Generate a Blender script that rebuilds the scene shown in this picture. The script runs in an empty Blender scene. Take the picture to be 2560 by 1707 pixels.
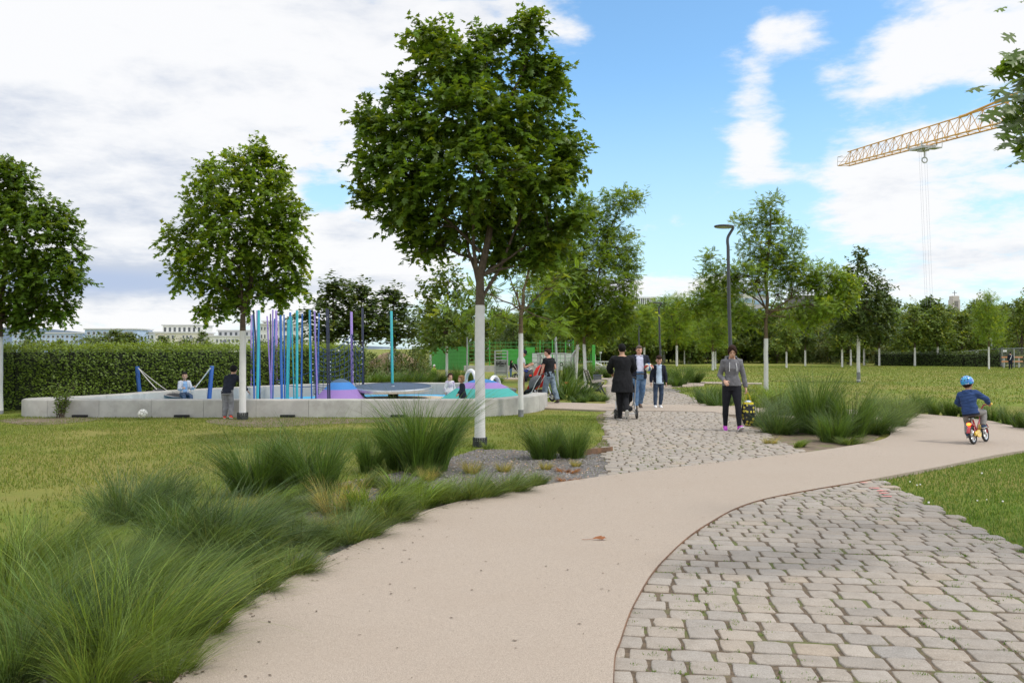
import bpy, bmesh, math, random
import numpy as np
from mathutils import Vector, Matrix, noise as mnoise
R = math.radians
rng = np.random.default_rng(7)
random.seed(7)
sc = bpy.context.scene
col = sc.collection
# ------------------------------------------------------------------ camera model
F, CX, HZ, EYE = 2066.0, 1280.0, 872.0, 1.62      # focal length (px of a 2560 wide picture), centre, horizon row, eye height

def gp(px, py, z=0.0):
    d = (EYE - z) * F / (py - HZ)
    return Vector(((px - CX) / F * d, d, z))

def at(px, py, d):
    return Vector(((px - CX) / F * d, d, EYE + (HZ - py) / F * d))

def xs(px, d):
    return (px - CX) / F * d

def zs(py, d):
    return EYE + (HZ - py) / F * d

# ------------------------------------------------------------------ scene bookkeeping
def tag(o, label=None, cat=None, group=None, kind=None):
    if label: o['label'] = label
    if cat: o['category'] = cat
    if group: o['group'] = group
    if kind: o['kind'] = kind
    return o

def empty(name, loc=(0, 0, 0), label=None, cat=None, group=None, rz=0.0):
    o = bpy.data.objects.new(name, None)
    o.empty_display_size = 0.2
    o.location = loc
    o.rotation_euler = (0, 0, rz)
    col.objects.link(o)
    return tag(o, label, cat, group)

def copy_tree(o, parent=None):
    c = o.copy()
    col.objects.link(c)
    c.parent = parent
    for ch in list(o.children):
        copy_tree(ch, c)
    return c

def mesh_np(name, V, loops, starts, mat=None, colors=None, smooth=False):
    me = bpy.data.meshes.new(name)
    V = np.asarray(V, dtype=np.float32)
    loops = np.asarray(loops, dtype=np.int32)
    starts = np.asarray(starts, dtype=np.int32)
    me.vertices.add(len(V)); me.vertices.foreach_set('co', V.ravel())
    me.loops.add(len(loops)); me.loops.foreach_set('vertex_index', loops)
    me.polygons.add(len(starts)); me.polygons.foreach_set('loop_start', starts)
    if smooth:
        me.polygons.foreach_set('use_smooth', np.ones(len(starts), dtype=bool))
    if colors is not None:
        a = me.color_attributes.new('col', 'FLOAT_COLOR', 'POINT')
        C = np.ones((len(V), 4), dtype=np.float32); C[:, :3] = colors
        a.data.foreach_set('color', C.ravel())
    if mat: me.materials.append(mat)
    me.update(calc_edges=True)
    me.validate()
    return me

def link(name, me, parent=None, loc=None):
    o = bpy.data.objects.new(name, me)
    col.objects.link(o)
    if parent is not None: o.parent = parent
    if loc is not None: o.location = loc
    return o

def frame(d):
    d = Vector(d).normalized()
    a = Vector((0, 0, 1)) if abs(d.z) < 0.95 else Vector((1, 0, 0))
    u = d.cross(a).normalized()
    return d, u, u.cross(d).normalized()

class MB:
    """Collects shapes and links them as one mesh object."""
    def __init__(s):
        s.v = []; s.f = []; s.c = []; s.cc = (1, 1, 1)
    def add(s, vs, fs):
        n = len(s.v)
        s.v += [tuple(v) for v in vs]
        s.c += [s.cc] * (len(s.v) - n)
        s.f += [tuple(i + n for i in f) for f in fs]
        return s
    def box(s, c, size, rz=0.0, bev=0.0, rot=None):
        hx, hy, hz = size[0] / 2, size[1] / 2, size[2] / 2
        M = rot if rot is not None else Matrix.Rotation(rz, 3, 'Z')
        c = Vector(c)
        if bev <= 0:
            vs = [c + M @ Vector((x, y, z)) for z in (-hz, hz) for x, y in ((-hx, -hy), (hx, -hy), (hx, hy), (-hx, hy))]
            return s.add(vs, [(3, 2, 1, 0), (4, 5, 6, 7), (0, 1, 5, 4), (1, 2, 6, 5), (2, 3, 7, 6), (3, 0, 4, 7)])
        b = min(bev, hx * .9, hy * .9, hz * .9)
        rings = []
        for z, k in ((-hz, b), (-hz + b, 0), (hz - b, 0), (hz, b)):
            x, y = hx - k, hy - k
            bb = b * .6
            rings.append([(-x + bb, -y, z), (x - bb, -y, z), (x, -y + bb, z), (x, y - bb, z), (x - bb, y, z), (-x + bb, y, z), (-x, y - bb, z), (-x, -y + bb, z)])
        vs = [c + M @ Vector(p) for r in rings for p in r]
        fs = [tuple(range(7, -1, -1)), tuple(range(24, 32))]
        for k in range(3):
            for i in range(8):
                j = (i + 1) % 8
                fs.append((k * 8 + i, k * 8 + j, k * 8 + 8 + j, k * 8 + 8 + i))
        return s.add(vs, fs)
    def tube(s, pts, rad, n=8, caps=True, flat=1.0, up=None):
        pts = [Vector(p) for p in pts]
        if not hasattr(rad, '__len__'): rad = [rad] * len(pts)
        vs, fs = [], []
        pu = None
        for i, p in enumerate(pts):
            a = pts[max(i - 1, 0)]; b = pts[min(i + 1, len(pts) - 1)]
            d = (b - a)
            d = d.normalized() if d.length > 1e-9 else Vector((0, 0, 1))
            if pu is None:
                if up is not None:
                    u = Vector(up) - d * Vector(up).dot(d); u.normalize()
                else:
                    u = frame(d)[1]
            else:
                u = (pu - d * pu.dot(d))
                u = u.normalized() if u.length > 1e-6 else frame(d)[1]
            pu = u
            w = d.cross(u)
            for k in range(n):
                t = 2 * math.pi * k / n
                vs.append(p + (u * math.cos(t) + w * math.sin(t) * flat) * rad[i])
        for i in range(len(pts) - 1):
            for k in range(n):
                j = (k + 1) % n
                fs.append((i * n + k, i * n + j, i * n + n + j, i * n + n + k))
        if caps:
            fs.append(tuple(range(n - 1, -1, -1)))
            fs.append(tuple(range((len(pts) - 1) * n, len(pts) * n)))
        return s.add(vs, fs)
    def lathe(s, c, prof, n=24, M=None, caps=True):
        c = Vector(c); M = M or Matrix.Identity(3)
        vs, fs = [], []
        for r, z in prof:
            for k in range(n):
                t = 2 * math.pi * k / n
                vs.append(c + M @ Vector((r * math.cos(t), r * math.sin(t), z)))
        m = len(prof)
        for i in range(m - 1):
            for k in range(n):
                j = (k + 1) % n
                fs.append((i * n + k, i * n + j, i * n + n + j, i * n + n + k))
        if caps:
            fs.append(tuple(range(n - 1, -1, -1))); fs.append(tuple(range((m - 1) * n, m * n)))
        return s.add(vs, fs)
    def ell(s, c, r, nu=16, nv=10, M=None):
        c = Vector(c); M = M or Matrix.Identity(3)
        vs = [c + M @ Vector((0, 0, -r[2]))]
        for i in range(1, nv):
            ph = -math.pi / 2 + math.pi * i / nv
            for k in range(nu):
                t = 2 * math.pi * k / nu
                vs.append(c + M @ Vector((r[0] * math.cos(ph) * math.cos(t), r[1] * math.cos(ph) * math.sin(t), r[2] * math.sin(ph))))
        vs.append(c + M @ Vector((0, 0, r[2])))
        fs = []
        for k in range(nu):
            fs.append((0, 1 + (k + 1) % nu, 1 + k))
        for i in range(nv - 2):
            for k in range(nu):
                j = (k + 1) % nu
                a = 1 + i * nu
                fs.append((a + k, a + j, a + nu + j, a + nu + k))
        a = 1 + (nv - 2) * nu
        for k in range(nu):
            fs.append((a + k, a + (k + 1) % nu, len(vs) - 1))
        return s.add(vs, fs)
    def rings(s, rs, caps=True):
        n = len(rs[0]); vs = [p for r in rs for p in r]; fs = []
        for i in range(len(rs) - 1):
            for k in range(n):
                j = (k + 1) % n
                fs.append((i * n + k, i * n + j, i * n + n + j, i * n + n + k))
        if caps:
            fs.append(tuple(range(n - 1, -1, -1))); fs.append(tuple(range((len(rs) - 1) * n, len(rs) * n)))
        return s.add(vs, fs)
    def torus(s, c, R_, r, M=None, n=28, m=8, a0=0, a1=2 * math.pi):
        c = Vector(c); M = M or Matrix.Identity(3)
        full = abs(a1 - a0 - 2 * math.pi) < 1e-6
        pts = []
        k_ = n if full else n + 1
        vs, fs = [], []
        for i in range(k_):
            t = a0 + (a1 - a0) * i / n
            for j in range(m):
                q = 2 * math.pi * j / m
                vs.append(c + M @ Vector(((R_ + r * math.cos(q)) * math.cos(t), (R_ + r * math.cos(q)) * math.sin(t), r * math.sin(q))))
        for i in range(n):
            i2 = (i + 1) % k_
            for j in range(m):
                j2 = (j + 1) % m
                fs.append((i * m + j, i2 * m + j, i2 * m + j2, i * m + j2))
        return s.add(vs, fs)
    def poly(s, pts, z0, z1):
        """Upright prism over an outline given as (x, y) points, counter-clockwise."""
        n = len(pts)
        vs = [(p[0], p[1], z0) for p in pts] + [(p[0], p[1], z1) for p in pts]
        fs = [tuple(range(n, 2 * n))] + [(i, (i + 1) % n, n + (i + 1) % n, n + i) for i in range(n)]
        if z0 > -0.5: fs.append(tuple(range(n - 1, -1, -1)))
        return s.add(vs, fs)
    def build(s, name, mat=None, parent=None, smooth=False, world=True, fix=False):
        off = Vector((0, 0, 0))
        if parent is not None and world:
            q = parent
            while q is not None:
                off = off + q.location; q = q.parent
        me = bpy.data.meshes.new(name)
        me.from_pydata([(v[0] - off.x, v[1] - off.y, v[2] - off.z) for v in s.v], [], s.f)
        if any(c != (1, 1, 1) for c in s.c):
            a = me.color_attributes.new('col', 'FLOAT_COLOR', 'POINT')
            C = np.ones((len(s.v), 4), dtype=np.float32); C[:, :3] = np.array(s.c)
            a.data.foreach_set('color', C.ravel())
        if fix:
            bm = bmesh.new(); bm.from_mesh(me); bmesh.ops.recalc_face_normals(bm, faces=bm.faces); bm.to_mesh(me); bm.free()
        if smooth:
            me.polygons.foreach_set('use_smooth', np.ones(len(me.polygons), dtype=bool))
            try:
                me.set_sharp_from_angle(angle=R(42))
            except Exception:
                pass
        if mat: me.materials.append(mat)
        me.update()
        return link(name, me, parent)

# ------------------------------------------------------------------ materials
def new_mat(name):
    m = bpy.data.materials.new(name); m.use_nodes = True
    nt = m.node_tree
    b = nt.nodes['Principled BSDF']
    return m, nt, b

def N(nt, t, **kw):
    n = nt.nodes.new(t)
    for k, v in kw.items():
        if k.startswith('i_'):
            key = k[2:]
            key = int(key) if key.isdigit() else key.replace('_', ' ')
            n.inputs[key].default_value = v
        else:
            setattr(n, k, v)
    return n

def math_(nt, op, a, b=None, c=None, clamp=False):
    n = nt.nodes.new('ShaderNodeMath'); n.operation = op; n.use_clamp = clamp
    for i, x in enumerate((a, b, c)):
        if x is None: continue
        if isinstance(x, (int, float)): n.inputs[i].default_value = x
        else: nt.links.new(x, n.inputs[i])
    return n.outputs[0]

def mixc(nt, fac, a, b, mode='MIX'):
    n = nt.nodes.new('ShaderNodeMix'); n.data_type = 'RGBA'; n.blend_type = mode
    for sock, x in ((n.inputs[0], fac), (n.inputs[6], a), (n.inputs[7], b)):
        if isinstance(x, (int, float)): sock.default_value = x
        elif isinstance(x, tuple): sock.default_value = (*x[:3], 1)
        else: nt.links.new(x, sock)
    return n.outputs[2]

def ramp(nt, fac, a, b):
    n = nt.nodes.new('ShaderNodeMapRange'); n.clamp = True; n.interpolation_type = 'SMOOTHSTEP'
    nt.links.new(fac, n.inputs[0]); n.inputs[1].default_value = a; n.inputs[2].default_value = b
    return n.outputs[0]

def coords(nt):
    return N(nt, 'ShaderNodeTexCoord').outputs['Object']

def noise(nt, vec, scale, detail=4, rough=.55, dist=0.0):
    n = N(nt, 'ShaderNodeTexNoise', i_Scale=scale, i_Detail=detail, i_Roughness=rough, i_Distortion=dist)
    if vec is not None: nt.links.new(vec, n.inputs['Vector'])
    return n.outputs[0]

def mat(name, c, rough=.6, var=.12, scale=6.0, metal=0.0, bump=0.0, bscale=60.0, c2=None, attr=False, spec=.5, coat=0.0, grime=0.0):
    """Solid surface with a soft mottling, optional second colour in patches, fine bump."""
    m, nt, b = new_mat(name)
    v = coords(nt)
    f = noise(nt, v, scale, 5, .6)
    base = tuple(c)
    lo = tuple(max(0, x * (1 - var)) for x in base); hi = tuple(min(1, x * (1 + var)) for x in base)
    cc = mixc(nt, ramp(nt, f, .3, .7), lo, hi)
    if c2 is not None:
        cc = mixc(nt, ramp(nt, noise(nt, v, scale * .6, 6, .65), .48, .66), cc, tuple(c2))
    if grime > 0:
        g = ramp(nt, noise(nt, v, 2.3, 8, .7), .5, .75)
        cc = mixc(nt, math_(nt, 'MULTIPLY', g, grime), cc, (.12, .11, .09))
    if attr:
        a = N(nt, 'ShaderNodeAttribute', attribute_name='col')
        cc = mixc(nt, 1.0, cc, a.outputs[0], 'MULTIPLY')
    nt.links.new(cc, b.inputs['Base Color'])
    b.inputs['Roughness'].default_value = rough
    b.inputs['Metallic'].default_value = metal
    b.inputs['Specular IOR Level'].default_value = spec
    b.inputs['Coat Weight'].default_value = coat
    if bump > 0:
        bn = N(nt, 'ShaderNodeBump', i_Strength=1.0, i_Distance=bump)
        nt.links.new(noise(nt, v, bscale, 3, .6), bn.inputs['Height'])
        nt.links.new(bn.outputs[0], b.inputs['Normal'])
    return m

def leaf_mat(name, c, trans=.35, rough=.5, tc=None, spec=.35, island=.3):
    """Foliage: per-leaf colour from the 'col' attribute, diffuse + translucent."""
    m, nt, b = new_mat(name)
    a = N(nt, 'ShaderNodeAttribute', attribute_name='col')
    cc = mixc(nt, 1.0, tuple(c), a.outputs[0], 'MULTIPLY')
    nt.links.new(cc, b.inputs['Base Color'])
    b.inputs['Roughness'].default_value = rough
    b.inputs['Specular IOR Level'].default_value = spec
    t = N(nt, 'ShaderNodeBsdfTranslucent')
    tc = tc or (min(1, c[0] * 1.9), min(1, c[1] * 1.7), c[2] * .8)
    nt.links.new(mixc(nt, 1.0, tuple(tc), a.outputs[0], 'MULTIPLY'), t.inputs[0])
    mx = N(nt, 'ShaderNodeMixShader'); mx.inputs[0].default_value = trans
    nt.links.new(b.outputs[0], mx.inputs[1]); nt.links.new(t.outputs[0], mx.inputs[2])
    out = [n for n in nt.nodes if n.type == 'OUTPUT_MATERIAL'][0]
    nt.links.new(mx.outputs[0], out.inputs[0])
    return m

# ------------------------------------------------------------------ camera, sun, sky
cam = bpy.data.cameras.new('Camera')
co = bpy.data.objects.new('Camera', cam); col.objects.link(co)
cam.sensor_width = 36.0; cam.lens = F / 2560 * 36.0
cam.clip_start = .05; cam.clip_end = 9000
co.location = (0, 0, EYE)
co.rotation_euler = (R(90) + math.atan((HZ - 853.5) / F), 0, 0)
sc.camera = co
sc.view_settings.view_transform = 'Standard'
sc.view_settings.look = 'None'
sc.view_settings.exposure = 0.0
sc.view_settings.gamma = 1.0

SUN_EL, SUN_AZ = R(58), R(112)        # azimuth measured from the viewing direction towards the right
sd = Vector((math.sin(SUN_AZ) * math.cos(SUN_EL), math.cos(SUN_AZ) * math.cos(SUN_EL), math.sin(SUN_EL)))
sun = bpy.data.lights.new('Sun', 'SUN'); sun.energy = 2.1; sun.angle = R(6); sun.color = (1, .955, .88)
so = bpy.data.objects.new('Sun', sun); col.objects.link(so)
so.rotation_euler = (-sd).to_track_quat('-Z', 'Y').to_euler()

def build_sky():
    w = bpy.data.worlds.new('World'); sc.world = w; w.use_nodes = True
    nt = w.node_tree
    bg = nt.nodes['Background']; bg.inputs[1].default_value = 0.10
    sky = N(nt, 'ShaderNodeTexSky', sky_type='NISHITA', sun_disc=False)
    sky.sun_elevation = SUN_EL; sky.sun_rotation = SUN_AZ
    sky.air_density = 1.0; sky.dust_density = .6; sky.ozone_density = 1.6
    g = N(nt, 'ShaderNodeTexCoord').outputs['Generated']
    sep = N(nt, 'ShaderNodeSeparateXYZ'); nt.links.new(g, sep.inputs[0])
    X, Y, Z = sep.outputs
    az = math_(nt, 'ARCTAN2', X, Y)
    el = math_(nt, 'ARCSINE', Z)
    # cloud texture: flattened towards the horizon like a real cloud deck
    zz = math_(nt, 'ADD', math_(nt, 'MAXIMUM', Z, 0.0), .22)
    cv = N(nt, 'ShaderNodeCombineXYZ')
    nt.links.new(math_(nt, 'DIVIDE', X, zz), cv.inputs[0]); nt.links.new(math_(nt, 'DIVIDE', Y, zz), cv.inputs[1])
    nt.links.new(math_(nt, 'MULTIPLY', Z, 3.0), cv.inputs[2])
    n1 = noise(nt, cv.outputs[0], 2.1, 12, .60, .25)
    n2 = noise(nt, cv.outputs[0], 5.2, 10, .62, .15)
    n3 = noise(nt, cv.outputs[0], 1.5, 9, .55, .3)
    def blob(px, py, rx, ry):
        a = math.atan((px - CX) / F); e = math.atan((HZ - py) / F * math.cos(a))
        dx = math_(nt, 'MULTIPLY', math_(nt, 'SUBTRACT', az, a), F / rx)
        dy = math_(nt, 'MULTIPLY', math_(nt, 'SUBTRACT', el, e), F / ry)
        q = math_(nt, 'ADD', math_(nt, 'MULTIPLY', dx, dx), math_(nt, 'MULTIPLY', dy, dy))
        return math_(nt, 'EXPONENT', math_(nt, 'MULTIPLY', q, -1.0))
    def field(base, items):
        s = None
        for px, py, rx, ry, wgt in items:
            t = math_(nt, 'MULTIPLY', blob(px, py, rx, ry), wgt)
            s = t if s is None else math_(nt, 'ADD', s, t)
        return math_(nt, 'ADD', s, base)
    cov = field(.10, [
        (100, 150, 620, 420, .85), (560, 330, 420, 260, .6), (250, 690, 620, 150, .8), (880, 90, 330, 150, .55), (1260, 20, 180, 60, .5),
        (1430, 75, 90, 45, .42), (880, 640, 190, 130, .65), (810, 490, 90, 60, -.9), (60, 500, 500, 260, .4),
        (1880, 360, 80, 90, .80), (1890, 200, 55, 60, .42), (1912, 70, 40, 46, .45), (2010, 80, 50, 56, .42), (2070, 190, 50, 34, .4), (2010, 330, 60, 200, -.25),
        (2440, 110, 230, 110, .74), (2230, 190, 120, 60, .35), (2210, 420, 130, 105, .55), (2480, 350, 180, 100, .62), (2140, 540, 100, 50, .42), (2380, 250, 90, 42, -.55), (2130, 90, 60, 70, -.3),
        (2480, 600, 250, 90, .72), (2240, 520, 120, 60, .4), (2330, 500, 120, 60, -.35), (1950, 440, 130, 30, .45), (1700, 560, 170, 28, .38), (1640, 725, 330, 50, .62), (2250, 720, 260, 45, .35),
        (1600, 330, 190, 330, -.35), (2050, 640, 200, 80, -.15)])
    # elsewhere round the horizon: a broken deck
    back = ramp(nt, math_(nt, 'ABSOLUTE', az), .62, .9)
    high = ramp(nt, el, .48, .75)
    away = math_(nt, 'MAXIMUM', back, high)
    cov = math_(nt, 'ADD', cov, math_(nt, 'MULTIPLY', away, .45))
    n4 = noise(nt, cv.outputs[0], 15.0, 8, .6, .1)
    nz = math_(nt, 'ADD', math_(nt, 'MULTIPLY', math_(nt, 'SUBTRACT', n1, .5), 1.3), math_(nt, 'MULTIPLY', math_(nt, 'SUBTRACT', n2, .5), 1.25))
    cf = math_(nt, 'ADD', cov, nz)
    cf = math_(nt, 'ADD', cf, math_(nt, 'MULTIPLY', math_(nt, 'SUBTRACT', n4, .5), .55))
    mask = ramp(nt, cf, .17, .74)
    # cloud colours: bright billows, blue-grey bellies
    grey = field(.0, [(330, 430, 480, 190, .48), (150, 700, 520, 50, .95), (640, 700, 300, 34, .5), (880, 610, 120, 60, .25), (2500, 640, 200, 40, .5), (330, 120, 260, 90, .15), (880, 40, 330, 60, .2)])
    gs = math_(nt, 'ADD', grey, math_(nt, 'MULTIPLY', math_(nt, 'SUBTRACT', n3, .5), 1.7))
    gs = math_(nt, 'ADD', gs, math_(nt, 'MULTIPLY', math_(nt, 'SUBTRACT', n2, .5), -1.5))
    gsf = ramp(nt, gs, .05, .95)
    cc = mixc(nt, gsf, (9.9, 9.9, 10.0), (6.0, 6.6, 7.8))
    low = field(.0, [(150, 700, 560, 40, 1.0)])
    cc = mixc(nt, math_(nt, 'MULTIPLY', ramp(nt, low, .3, 1.0), .55), cc, (3.9, 5.2, 7.9))
    # unseen clouds behind and above the camera, brightened to light surfaces facing it
    cc = mixc(nt, away, cc, mixc(nt, 1.0, cc, (1.7, 1.66, 1.6), 'MULTIPLY'))
    skyc = mixc(nt, 1.0, sky.outputs[0], (1.70, 2.20, 2.32), 'MULTIPLY')
    hz = ramp(nt, el, .34, .0)
    skyc = mixc(nt, math_(nt, 'MULTIPLY', hz, .62), skyc, (7.0, 8.7, 10.0))
    out = mixc(nt, math_(nt, 'MULTIPLY', mask, .97), skyc, cc)
    nt.links.new(out, bg.inputs[0])
build_sky()
# ------------------------------------------------------------------ ground sheets
def catmull(pts, n=8, closed=False):
    P = [Vector((p[0], p[1], 0)) for p in pts]
    out = []
    m = len(P)
    rngi = range(m if closed else m - 1)
    for i in rngi:
        p0 = P[(i - 1) % m] if closed or i > 0 else P[0] * 2 - P[1]
        p1 = P[i]; p2 = P[(i + 1) % m]
        p3 = P[(i + 2) % m] if closed or i + 2 < m else P[-1] * 2 - P[-2]
        for k in range(n):
            t = k / n
            out.append(.5 * ((2 * p1) + (p2 - p0) * t + (2 * p0 - 5 * p1 + 4 * p2 - p3) * t * t + (3 * p1 - p0 - 3 * p2 + p3) * t ** 3))
    if not closed: out.append(P[-1])
    return [(p.x, p.y) for p in out]

def pts_of(l):
    return [tuple(gp(*p)[:2]) for p in l]

def inside(px, py, poly):
    """Vectorised point-in-polygon."""
    px = np.asarray(px); py = np.asarray(py)
    r = np.zeros(px.shape, dtype=bool)
    n = len(poly); j = n - 1
    for i in range(n):
        xi, yi = poly[i]; xj, yj = poly[j]
        if yi != yj:
            c = ((yi > py) != (yj > py)) & (px < (xj - xi) * (py - yi) / (yj - yi) + xi)
            r ^= c
        j = i
    return r

def ccw(p):
    a = sum(p[i][0] * p[(i + 1) % len(p)][1] - p[(i + 1) % len(p)][0] * p[i][1] for i in range(len(p)))
    return p if a > 0 else p[::-1]

def lawn_mat():
    m, nt, b = new_mat('lawn_turf')
    v = coords(nt)
    big = noise(nt, v, .22, 6, .6)
    mid = noise(nt, v, 1.3, 8, .65)
    fine = noise(nt, v, 14, 6, .7)
    c = mixc(nt, ramp(nt, mid, .38, .66), (.125, .180, .022), (.205, .218, .044))
    c = mixc(nt, ramp(nt, big, .40, .62), c, (.225, .205, .055))
    c = mixc(nt, math_(nt, 'MULTIPLY', ramp(nt, fine, .52, .72), .55), c, (.100, .140, .016))
    dry = ramp(nt, noise(nt, v, 3.1, 9, .7), .60, .74)
    c = mixc(nt, math_(nt, 'MULTIPLY', dry, .6), c, (.24, .18, .095))
    nt.links.new(c, b.inputs['Base Color'])
    b.inputs['Roughness'].default_value = .95; b.inputs['Specular IOR Level'].default_value = .15
    bn = N(nt, 'ShaderNodeBump', i_Strength=.8, i_Distance=.03)
    nt.links.new(noise(nt, v, 38, 5, .7), bn.inputs['Height']); nt.links.new(bn.outputs[0], b.inputs['Normal'])
    return m
M_LAWN = lawn_mat()

def beige_mat(name='washed_asphalt', c=(.385, .318, .256)):
    m, nt, b = new_mat(name)
    v = coords(nt)
    f1 = noise(nt, v, 260, 2, .6); f2 = noise(nt, v, 95, 3, .6); f3 = noise(nt, v, .9, 7, .65); f4 = noise(nt, v, 6, 6, .7)
    cc = mixc(nt, ramp(nt, f1, .34, .66), tuple(x * .70 for x in c), tuple(min(1, x * 1.20) for x in c))
    cc = mixc(nt, ramp(nt, f2, .60, .72), cc, tuple(x * .58 for x in c))
    cc = mixc(nt, math_(nt, 'MULTIPLY', ramp(nt, f3, .40, .70), .20), cc, (c[0] * .84, c[1] * .80, c[2] * .76))
    cc = mixc(nt, math_(nt, 'MULTIPLY', ramp(nt, f4, .55, .75), .12), cc, (c[0] * .72, c[1] * .70, c[2] * .68))
    vo = N(nt, 'ShaderNodeTexVoronoi', i_Scale=1.1); nt.links.new(v, vo.inputs['Vector'])
    spot = ramp(nt, vo.outputs['Distance'], .022, .012)
    cc = mixc(nt, math_(nt, 'MULTIPLY', spot, .6), cc, (.13, .11, .09))
    nt.links.new(cc, b.inputs['Base Color']); b.inputs['Roughness'].default_value = .9; b.inputs['Specular IOR Level'].default_value = .25
    bn = N(nt, 'ShaderNodeBump', i_Strength=.7, i_Distance=.004)
    nt.links.new(f1, bn.inputs['Height']); nt.links.new(bn.outputs[0], b.inputs['Normal'])
    return m
M_BEIGE = beige_mat()

def gravel_mat():
    m, nt, b = new_mat('slate_gravel')
    v = coords(nt)
    vo = N(nt, 'ShaderNodeTexVoronoi', i_Scale=46.0); nt.links.new(v, vo.inputs['Vector'])
    g = N(nt, 'ShaderNodeSeparateColor'); nt.links.new(vo.outputs['Color'], g.inputs[0])
    c = mixc(nt, g.outputs[0], (.080, .072, .066), (.235, .218, .205))
    c = mixc(nt, ramp(nt, vo.outputs['Distance'], .5, .9), c, (.04, .035, .03))
    soil = ramp(nt, noise(nt, v, 1.6, 7, .65), .44, .62)
    c = mixc(nt, math_(nt, 'MULTIPLY', soil, .7), c, (.155, .115, .075))
    nt.links.new(c, b.inputs['Base Color']); b.inputs['Roughness'].default_value = .85
    bn = N(nt, 'ShaderNodeBump', i_Strength=1.0, i_Distance=.012); bn.invert = True
    nt.links.new(vo.outputs['Distance'], bn.inputs['Height']); nt.links.new(bn.outputs[0], b.inputs['Normal'])
    return m
M_GRAVEL = gravel_mat()
M_SOIL = mat('bare_soil', (.17, .125, .085), .95, .3, 5, bump=.012, bscale=40, c2=(.13, .14, .045))

# ground to the horizon
mb = MB(); mb.add([(-4000, -200, 0), (4000, -200, 0), (4000, 6000, 0), (-4000, 6000, 0)], [(0, 1, 2, 3)])
tag(mb.build('ground', M_LAWN), kind='structure')

# curved beige path that sweeps from the lower edge to the right and loops back towards the playground
L_EDGE = [(-.9, -3), (-1.25, 0), (-1.5, 2.2)] + pts_of([(452, 1707), (566, 1567), (762, 1437), (936, 1350), (1088, 1279), (1306, 1230), (1529, 1195), (1850, 1156), (2013, 1137), (2166, 1113)]) + [(6.75, 14.85), (7.25, 16.0), (7.2, 17.3), (6.6, 18.6), (5.2, 20.0)]
R_EDGE = [(.1, -3), (.12, 0), (.28, 2.2)] + pts_of([(1532, 1707), (1551, 1611), (1589, 1513), (1654, 1415), (1763, 1322), (1905, 1257), (2177, 1206), (2340, 1175), (2560, 1132)]) + [(10.6, 14.2), (13.4, 15.2), (17, 15.6), (17, 18.6), (14, 18.0), (11.6, 16.9), (10.35, 16.9), (10.5, 18.3), (10.2, 19.6), (9.3, 21.0), (7.6, 22.4), (5.5, 23.2)]
CROSS_F = [(1780, 1033), (1650, 1031), (1500, 1029), (1400, 1025), (1345, 1023)]
CROSS_B = [(1780, 1016), (1640, 1015), (1500, 1012), (1400, 1009), (1330, 1006)]
pl = catmull(L_EDGE, 10) + pts_of(CROSS_F) + [(-1.0, 22.6), (-1.0, 25.2)] + pts_of(CROSS_B)[::-1]
PATH = ccw(pl + catmull(R_EDGE, 10)[::-1])
mb = MB(); mb.poly(PATH, -1, .045)
tag(mb.build('curved_path', M_BEIGE), kind='structure')

# second beige strip across the park further back, and narrow ones behind it
def strip(name, pl_, z=.04, m=None):
    mb = MB(); mb.poly(ccw([tuple(p) for p in pl_]), -1, z)
    return tag(mb.build(name, m or M_BEIGE), kind='structure')
STRIPS = [pts_of([(1395, 973), (1490, 969), (1660, 970), (1758, 966), (1762, 958), (1700, 958.5), (1660, 960.5), (1490, 964), (1395, 966)]),
          pts_of([(1250, 949), (1360, 950), (1520, 950), (1520, 946.5), (1360, 946.5), (1250, 945)]),
          pts_of([(1440, 941), (1530, 941), (1530, 938), (1440, 938)]),
          pts_of([(1470, 934), (1540, 934), (1540, 930), (1470, 930)]),
          pts_of([(1690, 959), (1905, 961.5), (1905, 958.5), (1760, 956)])]
for s_ in STRIPS: strip('cross_path', s_)

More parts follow.
